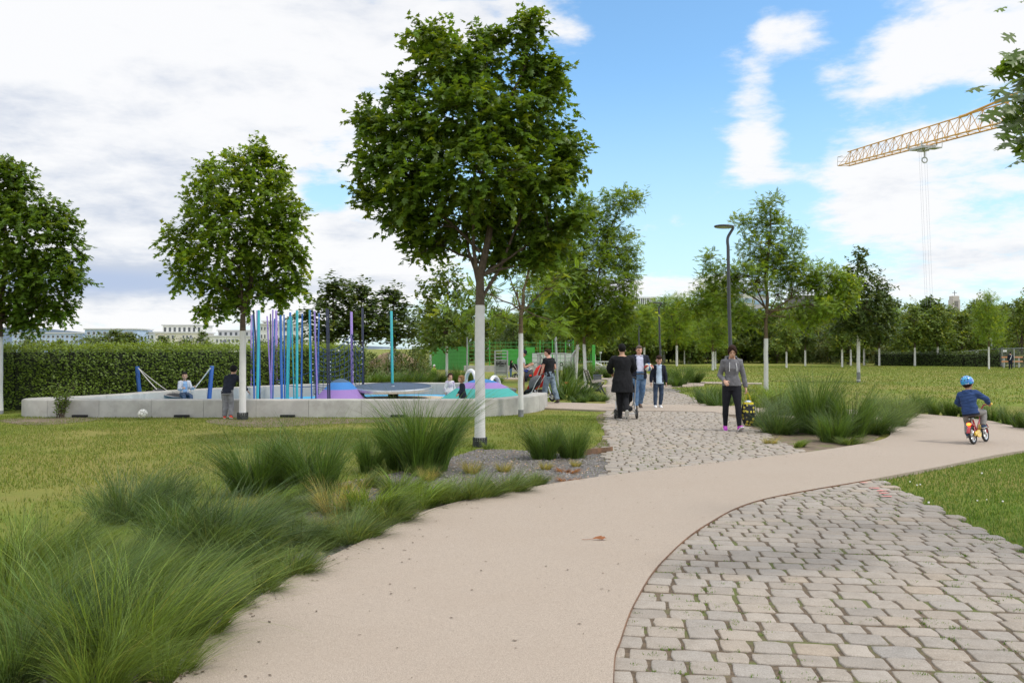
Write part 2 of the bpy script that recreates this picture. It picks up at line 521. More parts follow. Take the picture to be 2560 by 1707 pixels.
# ------------------------------------------------------------------ cobbles
AX = Vector((.117, 1)).normalized()          # direction of the cobbled path
NX = Vector((AX.y, -AX.x))
def path_right(d):
    return np.interp(d, [-4, 4, 6.4, 10, 12.7, 17, 24, 34, 60, 80], [3.2, 3.2, 3.21, 3.19, 2.95, 2.75, 2.62, 2.38, 2.3, 2.3])
def cobbles():
    V, L, S, C = [], [], [], []
    nv = 0; nl = 0
    a = -2.0
    K = 14
    ang = np.arange(K) / K * 2 * np.pi
    bx = [(-.5, -.43), (-.46, -.5), (-.14, -.52), (.14, -.52), (.46, -.5), (.5, -.43), (.515, 0), (.5, .43), (.46, .5), (.14, .52), (-.14, .52), (-.46, .5), (-.5, .43), (-.515, 0)]
    bx = np.array(bx) * .97
    r = random.Random(3)
    row = 0
    while a < 62:
        pitch = r.uniform(.150, .182)
        big = a > 24
        if big: pitch = r.uniform(.17, .2)
        y = a + pitch / 2
        w = path_right(y)
        x = r.uniform(-.15, 0.02)
        bow = r.uniform(-.012, .012)
        while x < w + r.uniform(-.05, .04):
            ln = r.uniform(.155, .245) * (1.25 if big else 1)
            cx = x + ln / 2
            x += ln + r.uniform(.004, .013)
            cyy = y + bow * math.sin(cx * 2.1 + row) + r.uniform(-.006, .006)
            p = AX * cyy + NX * cx
            wx, wy = p.x, p.y
            sx, sy = ln - (.010 if not big else .022), pitch - (r.uniform(.009, .017) if a < 10 else r.uniform(.005, .010)) - (.010 if big else 0)
            o = bx * np.array([sx, sy]) + np.random.default_rng(int(r.random() * 1e9)).normal(0, .0036, (K, 2))
            rot = r.gauss(0, .022)
            tilt = (r.gauss(0, .007), r.gauss(0, .007))
            zt = .0325 + r.gauss(0, .0014)
            c_, s_ = math.cos(rot), math.sin(rot)
            rings = ((1.0, -.03), (.994, -.006), (.972, -.0016), (.90, 0.0)) if a < 13 else ((1.0, -.03), (.96, -.006), (.86, 0.0))
            for k, dz in rings:
                q = o * k if k > .9 else o * k
                qx = q[:, 0] * c_ - q[:, 1] * s_; qy = q[:, 0] * s_ + q[:, 1] * c_
                X = wx + NX.x * qx + AX.x * qy; Y = wy + NX.y * qx + AX.y * qy
                V.append(np.stack([X, Y, zt + dz + qx * tilt[0] + qy * tilt[1] + 0 * X], 1))
            for ri in range(len(rings) - 1):
                for i in range(K):
                    j = (i + 1) % K
                    L += [nv + ri * K + i, nv + ri * K + j, nv + ri * K + K + j, nv + ri * K + K + i]; S.append(nl); nl += 4
            L += list(range(nv + (len(rings) - 1) * K, nv + len(rings) * K)); S.append(nl); nl += K
            g = r.gauss(1, .055); warm = r.gauss(.022, .012)
            if r.random() < .06: warm += .05
            C.append(np.tile([max(.4, g * (1 + warm)), max(.4, g), max(.3, g * (1 - warm * 1.3))], (K * len(rings), 1)))
            nv += K * len(rings)
        a += pitch; row += 1
    m, nt, b = new_mat('granite_sett')
    v = coords(nt)
    at_ = N(nt, 'ShaderNodeAttribute', attribute_name='col')
    f = noise(nt, v, 170, 3, .6); f2 = noise(nt, v, 11, 6, .7)
    c = mixc(nt, ramp(nt, f, .3, .7), (.245, .214, .180), (.385, .342, .296))
    c = mixc(nt, math_(nt, 'MULTIPLY', ramp(nt, f2, .42, .70), .5), c, (.225, .194, .158))
    c = mixc(nt, 1.0, c, at_.outputs[0], 'MULTIPLY')
    nt.links.new(c, b.inputs['Base Color']); b.inputs['Roughness'].default_value = .75; b.inputs['Specular IOR Level'].default_value = .4
    bn = N(nt, 'ShaderNodeBump', i_Strength=.9, i_Distance=.005)
    nt.links.new(noise(nt, v, 60, 6, .7), bn.inputs['Height']); nt.links.new(bn.outputs[0], b.inputs['Normal'])
    me = mesh_np('cobbled_path', np.concatenate(V), L, S, m, np.concatenate(C))
    tag(link('cobbled_path', me), kind='structure')
cobbles()
# joint soil between the setts
m, nt, b = new_mat('sett_joint_soil')
v = coords(nt)
c = mixc(nt, ramp(nt, noise(nt, v, 30, 5, .7), .35, .65), (.075, .052, .032), (.15, .11, .07))
c = mixc(nt, ramp(nt, noise(nt, v, 2.4, 7, .7), .50, .62), c, (.105, .120, .030))
nt.links.new(c, b.inputs['Base Color']); b.inputs['Roughness'].default_value = .95
mb = MB()
ys = [-2.5, 0, 4, 6.4, 8, 10, 12.7, 17, 24, 34, 50, 62]
CP = [tuple(AX * y + NX * -.01) for y in ys] + [tuple(AX * y + NX * (path_right(y) + .01)) for y in ys[::-1]]
COB = ccw([(p[0], p[1]) for p in CP])
mb.poly(COB, -1, .0245); tag(mb.build('path_bedding', m), kind='structure')

# planting beds
BED_L = ccw(pts_of([(452, 1707), (566, 1567), (762, 1437), (936, 1350), (1088, 1279), (1306, 1230), (1529, 1195)]) + [(1.47, 12.75)] + pts_of([(1440, 1139), (1330, 1128), (1200, 1122), (1110, 1150), (980, 1185), (760, 1225), (560, 1300), (330, 1390), (150, 1480), (0, 1570)]) + [(-2.9, 3.2), (-2.2, 2.2)])
mb = MB(); mb.poly(BED_L, -1, .010); tag(mb.build('planting_bed', M_GRAVEL), kind='structure')
BED_R = ccw([(3.75, 12.2), (4.5, 12.75), (6.0, 13.95), (7.1, 15.8), (7.2, 17.3), (6.6, 18.7), (5.0, 20.2), (4.9, 17.5), (4.35, 15.0)])
mb = MB(); mb.poly(BED_R, -1, .010); tag(mb.build('planting_bed', M_SOIL), kind='structure')
# worn earth strip beside the cobbles and in front of the playground wall
for k, pl_ in enumerate([[(1455, 1139), (1530, 1132), (1527, 1035), (1490, 1042), (1512, 1090)], [(520, 1056), (640, 1068), (820, 1060), (1000, 1052), (800, 1045), (560, 1046)], [(0, 1052), (70, 1062), (170, 1058), (260, 1046), (60, 1045)]]):
    mb = MB(); mb.poly(ccw(catmull(pts_of(pl_), 5, True)), -1, .006 + .001 * k); tag(mb.build('earth_patch', M_SOIL), kind='structure')
# steel edging strip of the bed, rusty
M_RUST = mat('rusty_steel', (.15, .085, .050), .8, .3, 12, c2=(.22, .115, .06))
e0, e1 = gp(1440, 1141), gp(1531, 1131)
mb = MB(); d_ = (e1 - e0); mb.box((e0 + e1) / 2 + Vector((0, 0, .04)), (d_.length, .012, .11), rz=math.atan2(d_.y, d_.x))
tag(mb.build('steel_edging', M_RUST), 'low rusty steel edging strip between gravel bed and worn lawn', 'edging')
# thin steel edge along the inside of the curve
pe = catmull(R_EDGE[:10], 10)
mb = MB()
for i in range(len(pe) - 1):
    a_, b_ = Vector((*pe[i], 0)), Vector((*pe[i + 1], 0)); d_ = b_ - a_
    nn = Vector((d_.y, -d_.x, 0)).normalized() * .003
    mb.box((a_ + b_) / 2 + nn + Vector((0, 0, .01)), (d_.length + .004, .005, .070), rz=math.atan2(d_.y, d_.x))
tag(mb.build('path_edging', M_RUST), 'thin rusty steel edging along the inner curve of the beige path', 'edging')
# pink survey paint: one smear on the path, stripes on the setts
M_PINK = mat('pink_marking_paint', (.72, .22, .20), .8, .2, 40, c2=(.5, .3, .26))
mb = MB()
for px, py, w, h, z in ((2157, 1206.0, 30, 3, .0), ):
    pass
def smear(px, py, wpx, z):
    c = gp(px, py, z); w = wpx / F * c.y
    out = []
    for k in range(14):
        t = k / 14 * 2 * math.pi
        r_ = 1 + .22 * math.sin(3 * t + px) + .12 * math.sin(7 * t)
        out.append((c.x + math.cos(t) * w * .5 * r_, c.y + math.sin(t) * w * .22 * r_))
    mb.add([(x, y, z) for x, y in out], [tuple(range(14))])
smear(2158, 1205, 20, .049)
for px, py in ((2186, 1218.5), (2202, 1225), (2207, 1231), (2217, 1239)): smear(px, py, 26, .0405)
tag(mb.build('survey_paint', M_PINK), 'pink survey paint dashes on the setts at the lawn corner', 'paint marks', kind='structure')

# ------------------------------------------------------------------ grass blades, tufts and pebbles
def blades_mesh(name, xy, h, w, mat_, colf, lean=.45, z0=0.0):
    n = len(xy)
    th = rng.uniform(0, 2 * np.pi, n); hh = h * rng.uniform(.5, 1.25, n); ww = w * rng.uniform(.6, 1.3, n)
    ph = rng.uniform(0, 2 * np.pi, n); ln = hh * lean * rng.uniform(.2, 1.4, n)
    base = np.stack([xy[:, 0], xy[:, 1], np.full(n, z0)], 1)
    side = np.stack([np.cos(th), np.sin(th), np.zeros(n)], 1) * ww[:, None] * .5
    tip = base + np.stack([np.cos(ph) * ln, np.sin(ph) * ln, hh], 1)
    V = np.stack([base - side, base + side, tip], 1).reshape(-1, 3)
    C = np.repeat(colf(n), 3, 0)
    return mesh_np(name, V, np.arange(3 * n), np.arange(n) * 3, mat_, C)

def scatter_poly(poly, n):
    P = np.array(poly); lo = P.min(0); hi = P.max(0)
    q = rng.uniform(lo, hi, (n, 2))
    return q[inside(q[:, 0], q[:, 1], poly)]

def view_density(q, k=1.0):
    d = q[:, 1]
    return q

M_BLADE = leaf_mat('lawn_blade', (.120, .170, .024), .3, .6)
def lawn_cols(n):
    g = rng.normal(1, .22, n).clip(.4, 1.7); y = rng.uniform(0, 1, n)
    c = np.stack([g * (1 + .45 * (y > .75)), g * (1 + .12 * (y > .75)), g], 1)
    return c
def notin(q, polys):
    k = np.ones(len(q), dtype=bool)
    for p in polys: k &= ~inside(q[:, 0], q[:, 1], p)
    return q[k]
# left lawn, tapering density with distance
qs = []
for y0, y1, dens in ((3, 9, 500), (9, 13, 850), (13, 20, 750), (20, 26, 160)):
    x0, x1 = -y1 * .82, 2.3
    n = int((x1 - x0) * (y1 - y0) * dens)
    q = rng.uniform((x0, y0), (x1, y1), (n, 2))
    q = q[(q[:, 0] > -q[:, 1] * .66) | (rng.random(len(q)) < .6)]
    qs.append(q)
q = notin(np.concatenate(qs), [PATH, COB])
inb = inside(q[:, 0], q[:, 1], BED_L); q = q[~inb | ((rng.random(len(q)) < .16) & (q[:, 1] > 10.2))]
# thin out by a patchy mask
pm = np.array([mnoise.fractal(Vector((a * .8, b_ * .8, 0)), 1, 2, 4) for a, b_ in q])
q = q[pm > rng.uniform(-.75, .0, len(q))]
me = blades_mesh('lawn_grass', q, .042, .010, M_BLADE, lawn_cols)
tag(link('lawn_grass', me), 'short mown lawn grass in front of the playground wall', 'grass', kind='stuff')
# right lawn, lusher, with clover flowers
LAWN_R = ccw([tuple(AX * y + NX * (path_right(y) + .02)) for y in (2, 4, 6, 8, 10)] + pts_of([(2177, 1206), (2340, 1175), (2560, 1132)]) + [(10.6, 14.2), (13.4, 15.2), (15.5, 15.4), (15.5, 6), (9, 2)])
q = scatter_poly(LAWN_R, 260000)
q = q[(q[:, 0] < q[:, 1] * .68) | (rng.random(len(q)) < .6)]
q = notin(q, [PATH])
M_BLADE2 = leaf_mat('lush_blade', (.098, .175, .026), .3, .55)
me = blades_mesh('lawn_grass', q, .042, .009, M_BLADE2, lawn_cols)
tag(link('lawn_grass', me), 'lush short grass of the lawn at the right beside the setts', 'grass', kind='stuff')
# far lawn tufts
q = rng.uniform((1.5, 24), (48, 78), (90000, 2))
q = q[(q[:, 0] < q[:, 1] * .66) & (q[:, 0] > q[:, 1] * .117 + 2.6)]
q = notin(q, STRIPS + [PATH])
me = blades_mesh('lawn_grass', q, .07, .035, M_BLADE, lawn_cols)
tag(link('lawn_grass', me), 'mown grass of the wide lawn behind the cyclist', 'grass', kind='stuff')
# white clover heads
q = scatter_poly(LAWN_R, 6000); q = q[(q[:, 0] < q[:, 1] * .66)]
pm = np.array([mnoise.noise(Vector((a * 1.1, b_ * 1.1, 3))) for a, b_ in q]); q = q[pm > rng.uniform(.05, .75, len(q))]
mb = MB()
for x, y in q[:260]:
    r_ = random.uniform(.007, .013); mb.ell((x, y, .05 + random.uniform(0, .015)), (r_, r_, r_ * .9), 6, 4)
tag(mb.build('clover_flowers', mat('clover_white', (.75, .73, .68), .8)), 'white clover flowers dotted over the lush lawn', 'flowers', kind='stuff')
# moss and weeds in the joints
q = []
r_ = random.Random(11)
for k in range(2600):
    y = 2.6 + 12 * r_.random() ** 1.4; x = r_.uniform(0, float(path_right(y)))
    p = AX * y + NX * x
    if mnoise.noise(Vector((p.x * 1.2, p.y * 1.2, 7))) < r_.uniform(-.25, .35): continue
    for j in range(r_.randint(5, 18)): q.append((p.x + r_.gauss(0, .022), p.y + r_.gauss(0, .010)))
q = notin(np.array(q), [PATH])
me = blades_mesh('joint_weeds', q, .016, .007, M_BLADE2, lawn_cols, .7, .026)
tag(link('joint_weeds', me), 'moss and small weeds growing in the joints of the setts', 'weeds', kind='stuff')
# slate chips lying on the beds
def chips(name, polys, n, label):
    V, L, S, C = [], [], [], []
    q = np.concatenate([scatter_poly(p, n) for p in polys])
    q = notin(q, [PATH, COB])
    T = np.array([(-1, -.6, 0), (.2, -1, 0), (1, -.2, 0), (.7, .8, 0), (-.5, .9, 0), (-.6, -.3, .5), (.2, -.5, .62), (.6, .1, .55), (.1, .5, .5)])
    Fc = [(0, 1, 6, 5), (1, 2, 7, 6), (2, 3, 8, 7), (3, 4, 8), (4, 0, 5, 8), (5, 6, 7, 8)]
    m = len(q); s = rng.uniform(.006, .019, m); a = rng.uniform(0, 6.28, m)
    J = T[None] * rng.uniform(.7, 1.3, (m, 9, 3)) * s[:, None, None]
    X = J[:, :, 0] * np.cos(a)[:, None] - J[:, :, 1] * np.sin(a)[:, None] + q[:, 0][:, None]
    Y = J[:, :, 0] * np.sin(a)[:, None] + J[:, :, 1] * np.cos(a)[:, None] + q[:, 1][:, None]
    V = np.stack([X, Y, J[:, :, 2] + .011], 2).reshape(-1, 3)
    loops = np.concatenate([np.array(f) for f in Fc]); st = np.cumsum([0] + [len(f) for f in Fc])[:-1]
    L = (loops[None] + np.arange(m)[:, None] * 9).ravel(); S = (st[None] + np.arange(m)[:, None] * len(loops)).ravel()
    g = rng.normal(1, .3, m).clip(.4, 1.9); wm = (rng.uniform(0, 1, m) > .93)
    C = np.repeat(np.stack([g * (1 + wm * 1.0), g * (1 + wm * .45), g], 1), 9, 0)
    me = mesh_np(name, V, L, S, mat('slate_chip', (.165, .152, .142), .7, .2, 30, attr=True), C)
    tag(link(name, me), label, 'gravel', kind='stuff')
chips('slate_chips', [BED_L], 26000, 'grey slate chips covering the planting bed beside the path')
# crumbs and bits of leaf on the beige path
mb = MB()
r_ = random.Random(5)
for k in range(300):
    y = 3.6 + 9 * r_.random() ** 1.3; t = r_.random()
    pxl = np.interp(y, [p[1] for p in catmull(L_EDGE[2:13], 6)], [p[0] for p in catmull(L_EDGE[2:13], 6)])
    pxr = np.interp(y, [p[1] for p in catmull(R_EDGE[2:12], 6)], [p[0] for p in catmull(R_EDGE[2:12], 6)])
    x = pxl + (pxr - pxl) * ((t ** 1.5 * .95 + .02) if k < 140 else (t ** 3 * .12 + .004))
    s_ = r_.uniform(.004, .012); a_ = r_.uniform(0, 6.28)
    P = [(math.cos(a_ + b_) * s_ * q_, math.sin(a_ + b_) * s_ * q_) for b_, q_ in ((0, 1.4), (1.2, .6), (2.4, .9), (3.3, 1.3), (4.4, .5), (5.3, .8))]
    mb.add([(x + p[0], y + p[1], .048 + (.004 if i % 2 else .001)) for i, p in enumerate(P)], [tuple(range(6))])
tag(mb.build('path_litter', mat('leaf_crumb', (.12, .085, .055), .9, .3)), 'small dry crumbs and bits of leaf scattered on the beige path', 'litter', kind='stuff')
# ------------------------------------------------------------------ foliage engine
def half(pts):
    return np.array(pts, dtype=float)
MAPLE = half([(0, 0), (.26, -.06), (.52, .22), (.30, .31), (.46, .62), (.19, .56), (0, 1)])
LINDEN = half([(0, 0), (.32, .05), (.42, .38), (.22, .76), (0, 1)])
OAK = half([(0, 0), (.04, .14), (.20, .13), (.27, .22), (.13, .27), (.09, .36), (.30, .38), (.48, .34), (.50, .42), (.44, .50), (.56, .58), (.36, .60), (.12, .58), (.14, .68), (.30, .72), (.36, .82), (.18, .82), (.08, .84), (0, 1)])
OVAL = half([(0, 0), (.27, .28), (.24, .66), (0, 1)])

def leaves_mesh(name, P, U, W, s, tmpl, mat_, colors, fold=.35):
    """P leaf bases, U leaf axes, W leaf normals (unit), s sizes: each leaf is two half blades folded at the midrib."""
    n = len(P); k = len(tmpl)
    X = np.cross(U, W); X /= np.linalg.norm(X, axis=1, keepdims=True) + 1e-9
    W = np.cross(X, U)
    left = tmpl * np.array([-1, 1]); inner = left[1:-1]
    T = np.concatenate([tmpl, inner])
    z = -fold * np.abs(T[:, 0]) - .12 * T[:, 1] ** 2
    V = P[:, None] + s[:, None, None] * (T[None, :, 0, None] * X[:, None] + T[None, :, 1, None] * U[:, None] + z[None, :, None] * W[:, None])
    m = k + k - 2
    f1 = list(range(k)); f2 = [k - 1] + list(range(m - 1, k - 1, -1)) + [0]
    lo = np.array(f1 + f2)
    L = (lo[None] + np.arange(n)[:, None] * m).ravel()
    S = (np.array([0, k])[None] + np.arange(n)[:, None] * len(lo)).ravel()
    return mesh_np(name, V.reshape(-1, 3), L, S, mat_, np.repeat(colors, m, 0))

def pinnate_mesh(name, P, U, W, s, mat_, colors, pairs=6, lw=.30):
    """Compound leaves: pairs of narrow leaflets along a rachis, as diamonds."""
    n = len(P)
    U = unit(U + np.array([0, 0, .16]))
    X = np.cross(U, W); X /= np.linalg.norm(X, axis=1, keepdims=True) + 1e-9
    W = np.cross(X, U)
    T = []
    for i in range(pairs):
        y = .12 + .80 * i / pairs; l = .34 * (1 - .35 * abs(i / pairs - .4))
        for sg in (-1, 1):
            a = R(58) * sg
            dx, dy = math.sin(a), math.cos(a)
            for t, w_ in ((0, 0), (.5, lw * .5), (1, 0), (.5, -lw * .5)):
                px_ = dx * l * t + dy * w_ * l * 1.6; py_ = y + dy * l * t - dx * w_ * l * 1.6
                T.append((px_, py_, -.10 * y * y - .18 * abs(px_)))
    for t, w_ in ((0, 0), (.5, .06), (1, 0), (.5, -.06)):
        T.append((w_, .9 + .3 * t, -.10 * (.9 + .3 * t) ** 2))
    T = np.array(T); m = len(T)
    V = P[:, None] + s[:, None, None] * (T[None, :, 0, None] * X[:, None] + T[None, :, 1, None] * U[:, None] + T[None, :, 2, None] * W[:, None])
    L = np.arange(n * m); S = np.arange(n * m // 4) * 4
    return mesh_np(name, V.reshape(-1, 3), L, S, mat_, np.repeat(colors, m, 0))

def unit(a):
    return a / (np.linalg.norm(a, axis=-1, keepdims=True) + 1e-9)

def crown_points(lobes, per_m2, k, twig=.45, shell=(.45, 1.0), droop=.25, seed=1, outward=.8, scale=1.0):
    """Sprays of leaves through the volume of the lobes. lobes: (centre xyz, radii xyz). Returns leaf arrays and spray tips."""
    g = np.random.default_rng(seed)
    Ps, Us, Ws, SP, SA, brt = [], [], [], [], [], []
    for c, r, *rest in lobes:
        dens = rest[0] if rest else 1.0
        c = np.array(c, float); r = np.array(r, float)
        area = 4 * np.pi * ((r[0] * r[1]) ** 1.6 / 3 + (r[0] * r[2]) ** 1.6 / 3 + (r[1] * r[2]) ** 1.6 / 3) ** (1 / 1.6)
        n = max(4, int(area * per_m2 * dens))
        d = unit(g.normal(0, 1, (n, 3)))
        rad = g.uniform(shell[0] ** 2, shell[1] ** 2, n) ** .5
        rad *= 1 + .10 * np.sin(d[:, 0] * 7 + c[0] * 3) * np.cos(d[:, 2] * 6 + c[2])
        rad = np.where(g.random(n) < .10, rad * g.uniform(1.1, 1.45, n), rad)
        sp = c + d * r * rad[:, None]
        ax = unit(d * outward + np.stack([np.zeros(n), np.zeros(n), g.uniform(-.35, .35, n)], 1) + g.normal(0, .35, (n, 3)))
        SP.append(sp); SA.append(ax)
    sp = np.concatenate(SP); ax = np.concatenate(SA); n = len(sp)
    t = np.tile((np.arange(k) + .5) / k, (n, 1)) + g.uniform(-.5, .5, (n, k)) / k
    sag = -droop * (t ** 2) * twig * .6
    base = sp[:, None] + ax[:, None] * ((t - .6) * twig)[:, :, None]
    base[:, :, 2] += sag
    ph = np.arange(k)[None] * 2.4 + g.uniform(0, 6.28, (n, 1))
    a1 = unit(np.cross(ax, np.tile([0., 0, 1], (n, 1)))); a2 = np.cross(a1, ax)
    side = a1[:, None] * np.cos(ph)[..., None] + a2[:, None] * (np.sin(ph) * .45)[..., None]
    U = unit(ax[:, None] * .55 + side * 1.0 + np.array([0, 0, -.18]) + g.normal(0, .22, (n, k, 3)))
    W = unit(np.array([0, 0, 1.25]) + ax[:, None] * .40 + g.normal(0, .26, (n, k, 3)))
    cl = np.repeat(g.normal(1, .13, (n, 1)), k, 1) * g.normal(1, .12, (n, k))
    yl = np.repeat(g.uniform(0, 1, (n, 1)), k, 1)
    cl = cl.clip(.5, 1.6).ravel(); yl = yl.ravel()
    C = np.stack([cl * (1 + .55 * (yl > .90) + .12 * (yl > .6)), cl * (1 + .28 * (yl > .90)), cl * (1 - .2 * (yl > .90))], 1)
    return base.reshape(-1, 3), U.reshape(-1, 3), W.reshape(-1, 3), C, sp, ax

M_BARK = mat('tree_bark', (.085, .062, .042), .9, .35, 9, bump=.012, bscale=45)
M_BARK_L = mat('locust_bark', (.115, .080, .045), .9, .35, 9, bump=.010, bscale=45)
M_WRAP = mat('whitewashed_trunk', (.62, .605, .585), .85, .05, 5, bump=.004, bscale=50, grime=.16)
M_COLLAR = mat('black_plastic', (.022, .026, .024), .6, .3, 10)
M_GCOLLAR = mat('grey_sleeve', (.20, .20, .21), .8, .2, 10)
M_MAPLE = leaf_mat('maple_leaf', (.086, .152, .014), .40, .45)
M_MAPLE2 = leaf_mat('maple_leaf_light', (.125, .205, .016), .46, .45)
M_LOCUST = leaf_mat('locust_leaf', (.140, .225, .024), .45, .5)
M_LINDEN = leaf_mat('linden_leaf', (.066, .105, .022), .30, .45)
M_WOOD = leaf_mat('woodland_leaf', (.125, .185, .028), .30, .5)
M_SILVER = leaf_mat('silver_leaf', (.15, .19, .075), .3, .5)
M_OAK = leaf_mat('oak_leaf', (.10, .165, .024), .45, .38, spec=.5)

def curve_pts(a, b, sag, n=7, g=None, wob=.05):
    a = Vector(a); b = Vector(b); out = []
    L_ = (b - a).length
    for i in range(n + 1):
        t = i / n
        p = a.lerp(b, t)
        p.z += sag * math.sin(math.pi * t) * L_
        if g is not None and 0 < i < n:
            p += Vector(g.normal(0, wob * L_ / n, 3))
        out.append(p)
    return out

def skeleton(mb, top, lobes, r0, g, forks=None, sprays=None, twig_share=.25, reach=.8, mains=8):
    """A few main limbs fork from the head of the trunk; the other lobes hang on side branches; twigs reach the sprays."""
    ctr = [np.array(l[0], float) for l in lobes]
    tv = np.array(top, float)
    left = list(range(len(lobes)))
    chosen = [max(left, key=lambda i: np.prod(lobes[i][1]))]
    while len(chosen) < min(mains, len(lobes)):
        def far(i):
            di = (ctr[i] - tv) / (np.linalg.norm(ctr[i] - tv) + 1e-6)
            return min(np.linalg.norm(di - (ctr[j] - tv) / (np.linalg.norm(ctr[j] - tv) + 1e-6)) for j in chosen) * (1.4 if ctr[i][2] < tv[2] + 2.2 else 1)
        chosen.append(max((i for i in left if i not in chosen), key=far))
    nodes = []
    for q, i in enumerate(chosen):
        r = np.array(lobes[i][1])
        st = Vector(forks[q % len(forks)]) if forks is not None else Vector(top) + Vector((0, 0, float(g.uniform(-.05, .45))))
        e = Vector(ctr[i]); dd = e - st
        mid = st + Vector((dd.x * .40, dd.y * .40, dd.z * .48))
        e2 = e + dd.normalized() * float(min(r) * reach * .8)
        base = [st, st.lerp(mid, .5), mid, mid.lerp(e, .5) + Vector((0, 0, dd.length * .03)), e, e2]
        pts = [base[0]] + [p + Vector(g.normal(0, .018 * dd.length, 3)) for p in base[1:-1]] + [base[-1]]
        rr = r0 * float(np.clip(.26 + .26 * r.mean(), .25, .55))
        R_ = [rr, rr * .82, rr * .66, rr * .48, rr * .3, rr * .08]
        mb.tube(pts, R_, 7)
        nodes += [(p, k) for p, k in zip(pts[1:], R_[1:])]
    NP = np.array([tuple(p) for p, _ in nodes])
    for i in left:
        if i in chosen: continue
        c = ctr[i]
        j = int(np.argmin(((NP - c) ** 2).sum(1) + 6 * np.maximum(0, NP[:, 2] - c[2] + .1) ** 2))
        p = nodes[j][0]; e = Vector(c); rr = min(nodes[j][1] * .8, r0 * .3)
        mid = p.lerp(e, .5) + Vector(g.normal(0, .04, 3)) * (e - p).length
        pts = [p, mid, e, e + (e - mid) * .6]
        mb.tube(pts, [rr, rr * .7, rr * .4, rr * .12], 6)
        nodes += [(mid, rr * .7), (e, rr * .4)]
    if sprays is not None:
        m = int(len(sprays) * twig_share)
        NP = np.array([tuple(p) for p, _ in nodes])
        for i in g.choice(len(sprays), m, replace=False):
            s_ = sprays[i]
            j = int(np.argmin(((NP - s_) ** 2).sum(1) + 5 * np.maximum(0, NP[:, 2] - s_[2]) ** 2))
            p = nodes[j][0]; q = Vector(s_)
            mid = p.lerp(q, .55) + Vector(g.normal(0, .05, 3)) * (q - p).length
            r1 = min(nodes[j][1], .016)
            mb.tube([p, mid, q], [r1, r1 * .55, .003], 5, caps=False)

def px_lobes(lst, d, k=1.0):
    """Crown lobes measured on the picture turned into ellipsoids at distance d: (px, py, rx, ry, depth offset m, depth radius m or None)."""
    out = []
    for e in lst:
        px, py, rx, ry, off = e[:5]
        dd = d + off
        sx, sy = rx / F * dd * k, ry / F * dd * k
        rd = e[5] if len(e) > 5 and e[5] else (sx + sy) / 2
        out.append(((xs(px, dd), dd, zs(py, dd)), (sx, rd, sy)) + ((e[6],) if len(e) > 6 else ()))
    return out

def tree(name, label, group, base, wrap_top, wpx, lobes, kind, seed, collar=None, per=9, k=7, twig=.5, lsize=.15, lmat=None, forks=None, share=.25, head=None, cat='tree', lean=0.0, shell=(.45, 1.0), bark=None, smin=.7):
    """base: (px, py of the foot, distance); trunk painted white up to the picture row wrap_top."""
    g = np.random.default_rng(seed)
    bx, d = base
    B = Vector((xs(bx, d), d, 0))
    root = empty(name, B, label, cat, group)
    r = wpx / F * d / 2
    zt = zs(wrap_top, d)
    head = head or zt + .25
    L_ = [((l[0][0], l[0][1], l[0][2]), l[1]) + tuple(l[2:]) for l in lobes]
    P, U, W, C, sp, ax = crown_points(L_, per, k, twig, shell, seed=seed)
    s = g.uniform(smin, 1.2, len(P)) * lsize
    keep = P[:, 2] > zt * .72
    P, U, W, C, s = P[keep], U[keep], W[keep], C[keep], s[keep]
    Pl = P - np.array(B)
    tm = {'maple': MAPLE, 'linden': LINDEN, 'oval': OVAL, 'oak': OAK}
    if kind == 'locust':
        me = pinnate_mesh('crown', Pl, U, W, s, lmat or M_LOCUST, C)
    else:
        me = leaves_mesh('crown', Pl, U, W, s, tm[kind], lmat or M_MAPLE, C)
    link('crown', me, root)
    mb = MB()
    tx = lean / F * d
    mb.tube([B + Vector((tx * .92, 0, zt - .02)), B + Vector((tx, 0, zt + .12)), B + Vector((tx, 0, head))], [r * .93, r * .9, r * .78], 12)
    top = B + Vector((tx, 0, head))
    lead = max(L_, key=lambda l: l[0][2])
    skeleton(mb, top, L_, r * .95, g, forks, sp, share)
    hi = Vector(lead[0]); mb.tube(curve_pts(top, hi, 0, 6, g, .08), list(np.linspace(r * .78, r * .12, 7)), 8)
    mb.build('branches', bark or M_BARK, root, True)
    mb = MB()
    zz = np.linspace(0 if collar is None else .08, zt, 9)
    mb.tube([B + Vector((tx * (z / zt) + (g.normal(0, r * .05) if 0 < i < 8 else 0), 0, z)) for i, z in enumerate(zz)], [r * (1.06 - .12 * i / 8 + (.06 if i == 0 else 0) + g.normal(0, .015)) for i in range(9)], 16)
    mb.build('trunk', M_WRAP, root, True)
    if collar:
        mb = MB()
        cr, ch, cm = collar
        n = 18
        if cm is M_GCOLLAR:
            mb.lathe(B, [(r * 1.12, 0), (r * 1.12, ch), (r * 1.02, ch + .004)], 16)
        else:
            for q in range(n):
                t = 2 * math.pi * q / n
                mb.box(B + Vector((math.cos(t) * cr, math.sin(t) * cr, ch / 2)), (.008, cr * .22, ch), rz=t)
            for z in np.linspace(.01, ch - .01, 6):
                mb.torus(B + Vector((0, 0, z)), cr, .008, n=18, m=5)
            for q in range(int(n * .6)):
                t = 2 * math.pi * (q + .5) / n * 1.7
                mb.box(B + Vector((math.cos(t) * cr * 1.0, math.sin(t) * cr, ch * .3)), (.006, cr * .3, ch * .6), rz=t)
        mb.build('trunk_guard', cm, root)
    return root

